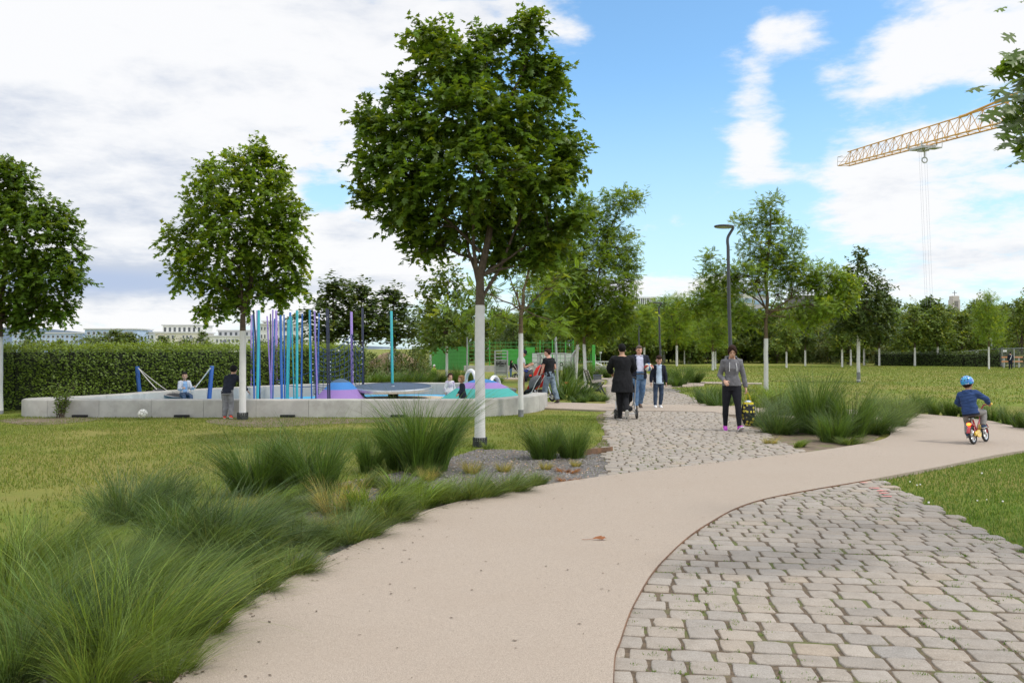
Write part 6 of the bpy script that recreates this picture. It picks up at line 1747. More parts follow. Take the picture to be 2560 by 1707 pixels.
mb = MB(); hk = tr - Vector((0, 0, .7)) + ax_ * .4; mb.tube([hk, hk - Vector((0, 0, .5))], .08, 6); mb.torus(hk - Vector((0, 0, .75)), .25, .07, Matrix.Rotation(R(90), 3, 'X'), 16, 6); mb.build('hook_block', M_CRG, trl, True)
mb = MB()
for k, dx in enumerate((-.55, -.2, .35, .75)):
    p = tr + ax_ * dx - upv * .4; q = Vector((p.x + .55, p.y, zs(764, p.y)))
    mb.tube([p, q], .008, 4)
mb.build('hoist_ropes', mat('rope_grey', (.30, .32, .38), .6), cr)
# mast and slewing tower of the crane stand outside the picture
mp2 = Vector((END.x + 2, END.y, 0)); hz_ = END.z
mb = MB()
for sx in (-.9, .9):
    for sy in (-.9, .9): mb.tube([mp2 + Vector((sx, sy, 0)), mp2 + Vector((sx, sy, hz_ + 5))], .12, 6)
for z in np.arange(0, hz_ + 4, 2.0):
    for a0, a1 in (((-.9, -.9), (.9, -.9)), ((.9, -.9), (.9, .9)), ((.9, .9), (-.9, .9)), ((-.9, .9), (-.9, -.9))):
        mb.tube([mp2 + Vector((*a0, z)), mp2 + Vector((*a1, z + 2.0))], .05, 4)
mb.build('mast', M_CR, cr)
# hills on the horizon at the far left
mb = MB(); prof = [(-900, 10), (-300, 150), (0, 205), (60, 215), (120, 195), (180, 168), (330, 150), (520, 110), (760, 70), (980, 8)]
dd = 5600; q = catmull(prof, 6); vs = []
for x, z in q: vs.append((xs(x, dd), dd, z * .70))
for x, z in q: vs.append((xs(x, dd), dd + 1400, z * .5))
for x, z in q: vs.append((xs(x, dd), dd - 900, -1))
n = len(q); fs = []
for i in range(n - 1): fs += [(2 * n + i, 2 * n + i + 1, i + 1, i), (i, i + 1, n + i + 1, n + i)]
mb.add(vs, fs); tag(mb.build('hills', mat('hazy_wooded_hill', (.085, .12, .16), .95, .1, .002)), kind='structure')  # wooded hill tinted blue, the distance haze is put into its colour
# ------------------------------------------------------------------ people
def remesh(mb, voxel, it=4, disp=0.0, dscale=9.0, seed=0.0, stretch=(1, 1, .55)):
    """Fuses overlapping closed shapes into one continuous smoothed skin, with soft folds."""
    me = bpy.data.meshes.new('tmp'); me.from_pydata(mb.v, [], mb.f)
    bm = bmesh.new(); bm.from_mesh(me); bmesh.ops.recalc_face_normals(bm, faces=bm.faces); bm.to_mesh(me); bm.free()
    o = bpy.data.objects.new('tmp', me); col.objects.link(o)
    r = o.modifiers.new('r', 'REMESH'); r.mode = 'VOXEL'; r.voxel_size = voxel
    s = o.modifiers.new('s', 'SMOOTH'); s.iterations = it; s.factor = .5
    dg = bpy.context.evaluated_depsgraph_get(); dg.update()
    out = bpy.data.meshes.new_from_object(o.evaluated_get(dg))
    bpy.data.objects.remove(o); bpy.data.meshes.remove(me)
    if disp > 0:
        n = len(out.vertices); V = np.empty(n * 3, np.float32); out.vertices.foreach_get('co', V); V = V.reshape(-1, 3)
        Nn = np.empty(n * 3, np.float32); out.vertices.foreach_get('normal', Nn); Nn = Nn.reshape(-1, 3)
        k = np.array([mnoise.fractal(Vector((v[0] * dscale * stretch[0] + seed, v[1] * dscale * stretch[1], v[2] * dscale * stretch[2])), 1, 2, 3) for v in V])
        V = V + Nn * (k * disp)[:, None]
        out.vertices.foreach_set('co', V.astype(np.float32).ravel())
    out.polygons.foreach_set('use_smooth', np.ones(len(out.polygons), dtype=bool))
    out.update()
    return out

def ik(a, t, l1, l2, pole):
    a, t, pole = Vector(a), Vector(t), Vector(pole)
    d = t - a; L_ = min(d.length, (l1 + l2) * .999); dn = d.normalized()
    x = (l1 * l1 - l2 * l2 + L_ * L_) / (2 * L_); h = math.sqrt(max(0, l1 * l1 - x * x))
    p = pole - dn * pole.dot(dn); p = p.normalized() if p.length > 1e-6 else Vector((0, 1, 0))
    return a + dn * x + p * h, a + dn * L_

TORSO = [(-.14, .088, .066), (0, .096, .070), (.2, .090, .066), (.42, .081, .059), (.65, .094, .066), (.84, .103, .063), (.94, .086, .050), (1.03, .046, .042)]
SKIN = dict(fair=(.56, .33, .23), tan=(.44, .25, .16), pink=(.60, .32, .23))
CLOTH = {}
def cloth(name, c, var=.12, rough=.9, c2=None, bump=.0015):
    if name not in CLOTH: CLOTH[name] = mat(name, c, rough, var, 14, bump=bump, bscale=220, c2=c2, spec=.25)
    return CLOTH[name]
def skin_mat(tone):
    k = 'skin_' + tone
    if k not in CLOTH: CLOTH[k] = mat(k, SKIN[tone], .5, .05, 30, attr=True, spec=.4)
    return CLOTH[k]

def person(loc, H, rz, label, pose=None, top=None, legs=None, shoes=None, hair=None, tone='fair', girth=1.0, child=0.0, vox=.008, coat=None, hat=None, group=None, extra=None, tilt=None, fem=False):
    """pose keys: lean (dx, dy), hip (x, y, z), legs {s: (thigh dir, shin dir) or ('ik', ankle, pole)}, arms likewise, head (yaw, pitch), palm {s: normal}, curl {s: deg}, foot {s: (pitch, yaw)}.
    The figure faces -Y before it is turned by rz; s = -1 / +1 is the side of negative / positive x."""
    P = pose or {}
    root = empty('person', loc, label, 'person', group)
    if tilt is None: root.rotation_euler = (0, 0, rz)
    else: root.rotation_euler = (Matrix.Rotation(rz, 3, 'Z') @ Matrix.Rotation(tilt, 3, 'Y')).to_euler()
    h = H
    TH, SH, UA, FA, HD = (.245 - .03 * child) * h, (.235 - .035 * child) * h, .172 * h, .142 * h, .100 * h
    TL = (.325 - .01 * child) * h; hs = 1 + .55 * child; g_ = girth
    sw, hwid = .100 * h * (1 - .06 * child) * (.5 + .5 * g_), .050 * h
    lg = P.get('legs', {}); ar = P.get('arms', {})
    def chain(start, spec, l1, l2, dflt):
        sp = spec or dflt
        if sp[0] == 'ik': return ik(start, sp[1], l1, l2, sp[2])
        a = Vector(start) + Vector(sp[0]).normalized() * l1
        return a, a + Vector(sp[1]).normalized() * l2
    # hips so that the lower foot stands on the ground
    if 'hip' in P: hip = Vector(P['hip'])
    else:
        low = 0
        for s in (-1, 1):
            k, a = chain((0, 0, 0), lg.get(s), TH, SH, ((.02 * s, 0, -1), (0, .02, -1))); low = min(low, a.z)
        hip = Vector((P.get('sx', 0), P.get('sy', 0), -low + .042 * h))
    lean = Vector((*P.get('lean', (0, -.02)), 0)) * h
    up = Vector((lean.x, lean.y, math.sqrt(max(.01, TL * TL - lean.length_squared))))
    tw = P.get('twist', 0.0)
    def axisx(t): a = tw * max(0, min(1, t)); return Vector((math.cos(a), math.sin(a), 0))
    bow = P.get('bow', 0.0) * h
    def spine(t): return hip + up * t + Vector((0, bow * math.sin(math.pi * max(0, min(1, t))), 0))
    belly = P.get('belly', 0.0)
    def torso(mb, off, t0=-.14, t1=1.03, k=1.0, drape=0.0, n=24):
        rs = []
        ts = sorted(set([t0, t1] + [q[0] for q in TORSO if t0 < q[0] < t1]))
        for t in ts:
            rx = np.interp(t, [q[0] for q in TORSO], [q[1] for q in TORSO]) * h * g_ * k + off
            ry = np.interp(t, [q[0] for q in TORSO], [q[2] for q in TORSO]) * h * g_ * k + off
            if t < .35 and drape: rx += drape * (.35 - t); ry += drape * (.35 - t)
            if fem: rx *= np.interp(t, [-.14, 0, .18, .42, .7, .94], [1.10, 1.13, 1.04, .82, .88, .88])
            if fem: by_f = .020 * h * math.exp(-((t - .70) / .10) ** 2)
            by = belly * math.exp(-((t - .28) / .25) ** 2) * h + (by_f if fem else 0)
            ax = axisx(t); ay = Vector((-ax.y, ax.x, 0)); c = spine(t)
            if t < -.14: c = hip + Vector((0, 0, up.z * t))
            ring = []
            for q in range(n):
                a = 2 * math.pi * q / n; cx_, sy_ = math.cos(a), math.sin(a)
                yy = ry * sy_ * (1 if sy_ > 0 else 1) - (by if sy_ < 0 else 0) * abs(sy_)
                ring.append(c + ax * rx * (abs(cx_) ** .9 * (1 if cx_ > 0 else -1)) + ay * yy)
            rs.append(ring)
        mb.rings(rs)
    shz = spine(.90)
    if fem: sw *= .86
    J = {}
    for s in (-1, 1):
        hj = hip + Vector((hwid * s * (.6 + .4 * g_), 0, 0)); k, a = chain(hj, lg.get(s), TH, SH, ((.02 * s, 0, -1), (0, .02, -1))); J['l', s] = (hj, k, a)
        sj = shz + axisx(1) * (sw * s); e, w = chain(sj, ar.get(s), UA, FA, ((.22 * s, .06, -1), (.08 * s, -.12, -1))); J['a', s] = (sj, e, w)
    # head frame
    yaw, pit = P.get('head', (0, 0))
    nb = spine(1.0); HM = Matrix.Rotation(yaw, 3, 'Z') @ Matrix.Rotation(pit, 3, 'X')
    nt_ = nb + up.normalized() * (.030 * h) + Vector((0, -.012 * h, 0)); hc = nt_ + HM @ Vector((0, -.010 * h * hs, .062 * h * hs))
    hr = Vector((.0455, .057, .067)) * (h * hs)
    # ---- body, one continuous skin
    b = MB()
    torso(b, -.006 * h, -.07)
    b.tube([nb - up.normalized() * .03 * h, nt_ + HM @ Vector((0, 0, .03 * h))], [.036 * h, .031 * h * (1 + .1 * child)], 14)
    b.ell(hc + HM @ Vector((0, .004 * h, .008 * h * hs)), hr * 1.0, 22, 16, HM)
    b.ell(hc + HM @ Vector((0, -.016 * h * hs, -.030 * h * hs)), Vector((.034, .038, .040)) * (h * hs), 16, 12, HM)
    b.ell(hc + HM @ Vector((0, -.054 * h * hs, -.012 * h * hs)), Vector((.0075, .013, .013)) * (h * hs), 10, 8, HM)
    b.tube([hc + HM @ Vector((0, -.050 * h * hs, .010 * h * hs)), hc + HM @ Vector((0, -.060 * h * hs, -.014 * h * hs))], [.004 * h * hs, .0085 * h * hs], 8)
    for s in (-1, 1): b.ell(hc + HM @ Vector((.045 * h * hs * s, .006 * h, -.010 * h * hs)), Vector((.006, .012, .019)) * (h * hs), 8, 8, HM)
    for s in (-1, 1):
        hj, k, a = J['l', s]
        b.tube([hj + Vector((0, 0, .02 * h)), hj.lerp(k, .4), k, k.lerp(a, .3), a], [.050 * h * g_, .046 * h * g_, .033 * h, .033 * h, .021 * h], 14)
        sj, e, w = J['a', s]
        b.tube([sj + axisx(1) * (-.02 * h * s), sj, sj.lerp(e, .5), e, e.lerp(w, .3), w], [.034 * h, .034 * h * g_ ** .5, .027 * h * g_ ** .5, .022 * h, .0225 * h, .0150 * h], 12)
        # foot
        fp, fy = P.get('foot', {}).get(s, (0, .15 * s)); FM = Matrix.Rotation(fy, 3, 'Z') @ Matrix.Rotation(fp, 3, 'X')
        J['f', s] = (a, FM)
        b.tube([a + FM @ Vector((0, .018 * h, -.022 * h)), a + FM @ Vector((0, -.03 * h, -.018 * h)), a + FM @ Vector((0, -.085 * h, -.030 * h))], [.018 * h, .022 * h, .012 * h], 10)
        # hand: palm, four fingers of unequal length, thumb from the side of the palm
        fd = (w - e).normalized(); pn = Vector(P.get('palm', {}).get(s, (-s, 0, 0))); pn = (pn - fd * pn.dot(fd)).normalized(); wd = fd.cross(pn)
        th = Vector(P.get('thumb', {}).get(s, (0, -1, .3)))
        if wd.dot(th) < 0: wd = -wd
        cu = R(P.get('curl', {}).get(s, 28)); pl_ = .052 * h
        b.tube([w - fd * .01 * h, w + fd * .012 * h, w + fd * pl_ * .7, w + fd * pl_], [.0145 * h, .020 * h, .0235 * h, .0215 * h], 12, flat=.48, up=wd)
        for q, (o_, l_) in enumerate(((.0165, .040), (.0055, .046), (-.0055, .043), (-.016, .034))):
            p0 = w + fd * (pl_ * .92) + wd * (o_ * h); d1 = (fd * math.cos(cu * .5) + pn * math.sin(cu * .5)); d2 = (fd * math.cos(cu * 1.25) + pn * math.sin(cu * 1.25)); d3 = fd * math.cos(cu * 1.9) + pn * math.sin(cu * 1.9)
            b.tube([p0 - d1 * .008 * h, p0 + d1 * l_ * h * .42, p0 + d1 * l_ * h * .42 + d2 * l_ * h * .33, p0 + d1 * l_ * h * .42 + d2 * l_ * h * .33 + d3 * l_ * h * .25], [.0060 * h, .0056 * h, .0050 * h, .0036 * h], 7)
        t0 = w + fd * .014 * h + wd * .014 * h; t1 = t0 + (wd * .75 + fd * .55 + pn * .25).normalized() * .024 * h; t2 = t1 + (fd * .8 + wd * .25 + pn * .45).normalized() * .026 * h
        b.tube([t0, t1, t2], [.0085 * h, .0068 * h, .0045 * h], 8); J['h', s] = (w, fd, pn, wd)
    me = remesh(b, vox, 3)
    n = len(me.vertices); V = np.empty(n * 3, np.float32); me.vertices.foreach_get('co', V); V = V.reshape(-1, 3)
    Li = (V - np.array(hc)) @ np.array(HM) / (h * hs)
    C = np.ones((n, 4), np.float32)
    front = Li[:, 1] < -.02
    def spot(x, z, rx, rz_, c, k=1.0):
        q = ((np.abs(Li[:, 0]) - x) / rx) ** 2 + ((Li[:, 2] - z) / rz_) ** 2 if x else (Li[:, 0] / rx) ** 2 + ((Li[:, 2] - z) / rz_) ** 2
        f = np.clip(1.5 - q, 0, 1)[:, None] * (front & (np.abs(Li[:, 2]) < .09))[:, None] * k
        C[:, :3] = C[:, :3] * (1 - f) + np.array(c) * f
    spot(.019, .002, .0105, .0050, (.12, .10, .10)); spot(.019, .0155, .014, .0035, (.45, .38, .34), .8); spot(0, -.041, .016, .0045, (.72, .40, .38), .9); spot(.026, -.020, .014, .012, (1.04, .92, .90), .5)
    a_ = me.color_attributes.new('col', 'FLOAT_COLOR', 'POINT'); a_.data.foreach_set('color', C.ravel())
    me.materials.append(skin_mat(tone)); link('body', me, root)
    # ---- clothes
    lw = 1.12 if fem else 1.0
    cv = vox * 1.05
    def put_(name, mb, m_, disp=.004, it=4, parent=None, sc_=9.0, st=(1, 1, .55)):
        q = remesh(mb, cv, it, disp * h / 1.6, sc_ / h * 1.6, random.random() * 30, st); q.materials.append(m_); return link(name, q, parent or root)
    if legs:
        k_ = dict(kind='trousers', mat=None, off=.006, flare=1.0, end=.97); k_.update(legs)
        mb = MB(); torso(mb, k_['off'] * .8 * h, -.15, .24)
        for s in (-1, 1):
            hj, k, a = J['l', s]; o_ = k_['off'] * h; f_ = k_['flare']; e_ = k.lerp(a, k_['end'])
            mb.tube([hj + Vector((0, 0, .03 * h)), hj.lerp(k, .4), k, k.lerp(a, .35), e_], [.052 * h * g_ * lw + o_, .047 * h * g_ * lw + o_, .035 * h + o_ * f_, .034 * h + o_ * f_, .022 * h + o_ * f_ * 1.25], 16)
        o = put_(k_['kind'], mb, k_['mat'], .0065 if f_ > 1 else .003)
        if k_.get('belt'):
            mb = MB(); torso(mb, .0105 * h, .10, .15); r_ = mb.build('belt', k_['belt'], root, True, world=False)
    def garment(k_, name):
        mb = MB(); o_ = k_['off'] * h
        torso(mb, o_, k_.get('hem', -.05), k_.get('neck', 1.0), 1.0, k_.get('drape', 0) * h)
        sl = k_.get('sleeve', .96)
        for s in (-1, 1):
            sj, e, w = J['a', s]
            q = [sj - axisx(1) * (.03 * h * s), sj, sj.lerp(e, .5)]; r_ = [.036 * h + o_, .036 * h * g_ ** .5 + o_, .029 * h * g_ ** .5 + o_ * k_.get('loose', 1)]
            if sl > .5:
                q += [e, e.lerp(w, .45), e.lerp(w, sl)]; r_ += [.024 * h + o_ * k_.get('loose', 1), .0225 * h + o_ * k_.get('loose', 1), .0165 * h + o_ * k_.get('cuff', .8)]
            else: r_[2] += .004 * h
            mb.tube(q, r_, 14)
        if k_.get('hood'):
            c = spine(1.0); mb.tube([c + Vector((.062 * h, -.012 * h, -.012 * h)), c + Vector((.056 * h, .040 * h, .012 * h)), c + Vector((0, .066 * h, .004 * h)), c + Vector((-.056 * h, .040 * h, .012 * h)), c + Vector((-.062 * h, -.012 * h, -.012 * h))], [.014 * h, .023 * h, .030 * h, .023 * h, .014 * h], 10)
            mb.ell(c + Vector((0, .070 * h, -.035 * h)), (.052 * h, .022 * h, .045 * h), 14, 10)
        if k_.get('open'):
            # an open coat: keep the back, the sides and the sleeves, leave the front strip free
            pass
        o = put_(name, mb, k_['mat'], k_.get('disp', .006), 4, None, k_.get('scale', 9.0), k_.get('st', (1, 1, .55)))
        if k_.get('open'):
            me = o.data; bm = bmesh.new(); bm.from_mesh(me); kill = []
            for f in bm.faces:
                c = f.calc_center_median(); t = (c - hip).dot(up) / up.length_squared; sp_ = spine(t); ry = np.interp(t, [q[0] for q in TORSO], [q[2] for q in TORSO]) * h
                if c.y - sp_.y < -.012 * h and abs(c.x - sp_.x) < k_['open'] * h * (1 - .25 * max(0, t - .4)) and t < 1.0: kill.append(f)
            bmesh.ops.delete(bm, geom=kill, context='FACES'); bm.to_mesh(me); bm.free()
            so_ = o.modifiers.new('thickness', 'SOLIDIFY'); so_.thickness = .008; so_.offset = -1
            dg = bpy.context.evaluated_depsgraph_get(); m2 = bpy.data.meshes.new_from_object(o.evaluated_get(dg)); o.modifiers.clear(); o.data = m2
        return o
    to = garment(top, top.get('name', 'shirt')) if top else None
    cobj = garment(coat, coat.get('name', 'jacket')) if coat else None
    if shoes:
        for s in (-1, 1):
            a, FM = J['f', s]; mb = MB(); w_ = .0245 * h * (1 + .2 * child)
            mb.tube([a + FM @ Vector((0, .030 * h, -.020 * h)), a + FM @ Vector((0, .012 * h, -.012 * h)), a + FM @ Vector((0, -.035 * h, -.018 * h)), a + FM @ Vector((0, -.082 * h, -.026 * h)), a + FM @ Vector((0, -.108 * h, -.031 * h))], [w_ * .72, w_ * .98, w_ * .98, w_ * 1.0, w_ * .55], 14, flat=.80, up=FM @ Vector((1, 0, 0)))
            mb.tube([a + Vector((0, 0, .012 * h)), a + FM @ Vector((0, .002 * h, -.02 * h))], [.0255 * h, .026 * h], 12)
            sh_ = put_('shoe', mb, shoes[0], .001)
            mb = MB(); pr = [(0, .040), (.018, .032), (.021, 0), (.020, -.03), (.025, -.07), (.020, -.105), (0, -.116), (-.020, -.105), (-.025, -.07), (-.020, -.03), (-.021, 0), (-.018, .032)]
            mb.rings([[a + FM @ Vector((x * h, y * h, z * h)) for x, y in pr] for z in (-.0425, -.031)]); mb.build('sole', shoes[1], sh_, True, world=False, fix=True)
    if hair:
        mb = MB(); st = hair.get('style', 'short'); k = h * hs
        mb.ell(hc + HM @ Vector((0, .016 * k, .016 * k)), Vector((.050, .056, .064)) * k, 20, 14, HM)
        mb.ell(hc + HM @ Vector((0, (-.012 if st != 'tied' else -.006) * k, (.046 if st != 'tied' else .050) * k)), Vector((.044, .044, .030)) * k, 18, 12, HM)
        if st in ('bob', 'tied'):
            mb.ell(hc + HM @ Vector((0, .030 * k, -.012 * k)), Vector((.046, .040, .050)) * k, 16, 12, HM)
            for s in (-1, 1): mb.ell(hc + HM @ Vector((.040 * s * k, -.004 * k, .012 * k)), Vector((.014, .034, .036)) * k, 10, 8, HM)
        if st == 'tied':
            mb.ell(hc + HM @ Vector((0, .070 * k, -.012 * k)), Vector((.024, .022, .024)) * k, 12, 10, HM)
            for s in (-1, 1): mb.tube([hc + HM @ Vector((.012 * s * k, -.046 * k, .046 * k)), hc + HM @ Vector((.040 * s * k, -.036 * k, .020 * k)), hc + HM @ Vector((.047 * s * k, -.010 * k, -.030 * k))], [.012 * k, .013 * k, .008 * k], 8)
        if st == 'long':
            mb.tube([hc + HM @ Vector((0, .03 * k, .02 * k)), hc + HM @ Vector((0, .05 * k, -.08 * k)), hc + HM @ Vector((0, .055 * k, -.18 * k))], [.05 * k, .052 * k, .03 * k], 12)
        if st == 'curly':
            for i in range(26):
                t = i * 2.4; z = -.055 + .11 * (i / 26); v_ = Vector((math.cos(t) * .054, abs(math.sin(t)) * .058 - .005, z + .012)); mb.ell(hc + HM @ (v_ * k), Vector((.020, .020, .018)) * k, 8, 6)
        put_('hair', mb, hair['mat'], .004 if st != 'curly' else .008, 2, None, 26.0, (1, 1, .8))
    if hat == 'cap' or (hat and hat[0] == 'cap'):
        m_ = hat[1]; k = h * hs; mb = MB(); mb.ell(hc + HM @ Vector((0, .006 * k, .024 * k)), Vector((.052, .062, .055)) * k, 18, 12, HM); q = put_('cap', mb, m_, 0)
        mb = MB(); pr = []
        for i in range(13):
            a = math.pi * i / 12; pr.append((math.cos(a) * .044, -.040 - math.sin(a) * .060))
        mb.rings([[hc + HM @ Vector((x * k, y * k, (.022 + z - abs(x) * .12) * k)) for x, y in pr] for z in (0, .006)]); mb.build('peak', m_, q, True, world=False, fix=True)
    if extra: extra(dict(root=root, J=J, hip=hip, spine=spine, hc=hc, HM=HM, h=h, hs=hs, up=up, nb=nb, put=put_, torso=torso))
    return root, J, dict(hc=hc, HM=HM, spine=spine, hip=hip)
# ---- materials of the clothes
DK = lambda n, c: cloth(n, c)
m_grey = cloth('grey_marl_hoodie', (.155, .150, .160), .22); m_black = cloth('black_knit', (.010, .010, .012), .25); m_blackjean = cloth('black_leggings', (.014, .014, .019), .2); m_white = cloth('white_cotton', (.70, .70, .70)); m_sole = mat('pale_sole', (.52, .50, .46), .8)
m_jean = cloth('blue_denim', (.085, .155, .27), .25, c2=(.14, .22, .34)); m_jean2 = cloth('faded_denim', (.15, .20, .25), .3, c2=(.25, .30, .34)); m_djean = cloth('dark_denim', (.035, .055, .095), .3, c2=(.07, .10, .15)); m_navy = cloth('navy_cloth', (.016, .019, .032), .2)
m_lav = cloth('lavender_shirt', (.52, .53, .66)); m_lblue = cloth('light_blue_shirt', (.45, .56, .68), .06); m_dsole = mat('dark_sole', (.03, .03, .03), .8); m_brown = cloth('brown_leather', (.10, .075, .055)); m_hair = mat('dark_brown_hair', (.030, .015, .010), .75, .3, 60, spec=.12, bump=.003, bscale=150); m_hair2 = mat('black_hair', (.010, .009, .009), .75, .3, 60, spec=.12, bump=.003, bscale=150); m_hairg = mat('greying_hair', (.11, .085, .07), .75, .3, 60, spec=.12, bump=.003, bscale=150); m_hairb = mat('fair_brown_hair', (.24, .135, .06), .75, .35, 60, spec=.12, bump=.003, bscale=150)
m_gtee = cloth('grey_tee', (.40, .41, .43)); m_btee = cloth('black_tee', (.011, .011, .013), .2); m_gjog = cloth('grey_joggers', (.20, .20, .21), .2); m_red = cloth('coral_shoe', (.75, .09, .05)); m_mag = cloth('magenta_shoe', (.52, .07, .50)); m_beige = cloth('beige_trousers', (.36, .28, .19))
walk = lambda f, s=-1: None
# ---- woman in the grey hoodie with the bag
def hoodie_extra(X):
    h, hc, HM, sp, root = X['h'], X['hc'], X['HM'], X['spine'], X['root']
    mb = MB()                                                      # dark hood lining, tee at the neck, drawstrings
    c = sp(1.0)
    mb.tube([c + Vector((.052 * h, .01 * h, .012 * h)), c + Vector((.050 * h, -.030 * h, -.005 * h)), c + Vector((.014 * h, -.062 * h, -.052 * h))], [.010 * h, .010 * h, .005 * h], 8)
    mb.tube([c + Vector((-.052 * h, .01 * h, .012 * h)), c + Vector((-.050 * h, -.030 * h, -.005 * h)), c + Vector((-.014 * h, -.062 * h, -.052 * h))], [.010 * h, .010 * h, .005 * h], 8)
    mb.build('hood_lining', m_navy, root, True, world=False)
    mb = MB(); mb.ell(c + Vector((0, -.048 * h, -.030 * h)), (.026 * h, .010 * h, .026 * h), 12, 10); mb.build('tee_neck', cloth('dark_grey_tee', (.09, .09, .095)), root, True, world=False)
    for s in (-1, 1):
        mb = MB(); a = c + Vector((.036 * s * h, -.060 * h, -.040 * h)); mb.tube([a, a + Vector((.004 * s * h, -.022 * h, -.04 * h)), a + Vector((.008 * s * h, -.020 * h, -.105 * h))], .0032 * h, 6); mb.build('drawstring', m_white, root, True, world=False)
W_D = 16.1
wp = Vector((xs(1829, W_D), W_D, 0.036))
wroot, WJ, WX = person(wp, 1.66, R(-4), 'woman in a grey hoodie and black leggings looking down, carrying a patterned bag', dict(lean=(0, -.01), legs={-1: ((-.06, .12, -1), (.02, .24, -1)), 1: ((.04, -.30, -1), (.05, -.06, -1))}, foot={-1: (.12, -.1), 1: (-.42, .12)},
    arms={-1: ((-.30, .16, -1), (.22, -.80, -.42)), 1: ((.30, .06, -1), (.16, -.10, -1))}, head=(R(-6), R(22)), curl={-1: 55, 1: 62}, palm={-1: (.6, .2, -.7)}),
    dict(name='hoodie', mat=m_grey, off=.010, hem=.03, hood=True, loose=.6, neck=1.0, sleeve=.97, disp=.011), dict(kind='leggings', mat=m_blackjean, off=.002, flare=.8), (m_mag, m_white), dict(mat=m_hair, style='tied'), 'fair', 1.0, vox=.0068, extra=hoodie_extra, fem=True)
# bag in her hand
Rw = Matrix.Rotation(R(-4), 3, 'Z'); hw, hfd = WJ['h', 1][0], WJ['h', 1][1]
hp = wp + Rw @ (hw + hfd * .075)
bagc = hp + Vector((.03, -.02, -.185)); bag = empty('shopping_bag', (bagc.x, bagc.y, 0), 'black shopping bag with yellow flower print carried by the woman in the hoodie', 'bag')
m, nt, b = new_mat('flower_print'); v = coords(nt); vo = N(nt, 'ShaderNodeTexVoronoi', i_Scale=15.0, i_Randomness=.55); nt.links.new(v, vo.inputs['Vector'])
fl = ramp(nt, vo.outputs['Distance'], .40, .34); ce = ramp(nt, vo.outputs['Distance'], .20, .15); c = mixc(nt, fl, (.012, .014, .016), (.62, .52, .06)); c = mixc(nt, math_(nt, 'MULTIPLY', ce, .6), c, (.16, .15, .04)); nt.links.new(c, b.inputs['Base Color']); b.inputs['Roughness'].default_value = .55
mb = MB(); rs = []
for z, wx, wy in ((0, .085, .05), (-.05, .125, .085), (-.20, .135, .095), (-.34, .125, .085), (-.43, .075, .05), (-.455, .02, .015)):
    rs.append([bagc + Vector((math.cos(t) * wx, math.sin(t) * wy, z - .03)) for t in np.linspace(0, 2 * math.pi, 20, endpoint=False)])
mb.rings(rs); mb.v = mb.v
q = remesh(mb, .011, 2, .010, 9, 3.0); q.transform(Matrix.Translation(-Vector((bagc.x, bagc.y, 0)))); q.materials.append(m); link('bag_body', q, bag)
m_yel = cloth('yellow_webbing', (.68, .56, .04))
mb = MB(); mb.lathe(bagc + Vector((0, 0, -.045)), [(.100, -.03), (.106, .0), (.096, .022), (.09, .0)], 20, Matrix.Diagonal((1, .68, 1)), False); mb.build('trim', m_yel, bag, True)
for s in (-1, 1):
    mb = MB(); mb.tube([bagc + Vector((-.055, .05 * s, -.05)), bagc.lerp(hp, .55) + Vector((-.02, .03 * s, 0)), hp + Vector((0, .012 * s, .004)), bagc.lerp(hp, .55) + Vector((.045, .03 * s, 0)), bagc + Vector((.06, .05 * s, -.05))], .010, 6, flat=.35); mb.build('handle', m_yel, bag, True)
mb = MB(); mb.ell(bagc + Vector((0, 0, -.03)), (.075, .05, .045), 14, 10); mb.build('contents', mat('packet_white_blue', (.55, .62, .72), .4, .3, 25, c2=(.2, .3, .6)), bag, True)

# ---- person in black pushing a pushchair, seen from behind
PB = Vector((xs(1556, 18.6), 18.6, .036))
person(PB, 1.68, R(180), 'person in a long black top seen from behind, pushing a silver framed pushchair', dict(lean=(0, -.015), legs={1: ((-.06, -.02, -1), (-.02, .06, -1)), -1: ((.06, .18, -1), (.05, .80, -.70))}, foot={-1: (1.05, -.05)},
    arms={1: ('ik', (.20, -.36, 1.03), (.9, .5, -.4)), -1: ('ik', (-.20, -.36, 1.03), (-.9, .5, -.4))}, palm={1: (0, .1, -1), -1: (0, .1, -1)}, thumb={1: (-1, 0, 0), -1: (1, 0, 0)}, curl={1: 70, -1: 70}, head=(R(4), R(6))),
    dict(name='long_top', mat=m_black, off=.014, hem=-.48, drape=.055, loose=1.5, neck=.99, disp=.012, scale=7.0), dict(mat=m_black, off=.006, flare=1.0), (m_black, m_sole), dict(mat=m_hair2), 'tan', 1.10, vox=.009)
def wheel(mb_t, mb_r, c, rad, wid, axis=(1, 0, 0), spokes=8):
    a = Vector(axis).normalized(); M = Vector((0, 0, 1)).rotation_difference(a).to_matrix()
    mb_t.torus(c, rad - wid * .5, wid * .5, M, 26, 8)
    mb_r.lathe(Vector(c) , [(rad * .18, -wid * .5), (rad * .18, wid * .5)], 10, M); mb_r.torus(c, rad - wid * 1.05, wid * .22, M, 22, 5)
    for k in range(spokes):
        t = 2 * math.pi * k / spokes; mb_r.tube([Vector(c) + M @ Vector((math.cos(t) * rad * .15, math.sin(t) * rad * .15, 0)), Vector(c) + M @ Vector((math.cos(t) * (rad - wid), math.sin(t) * (rad - wid), 0))], wid * .10, 4)
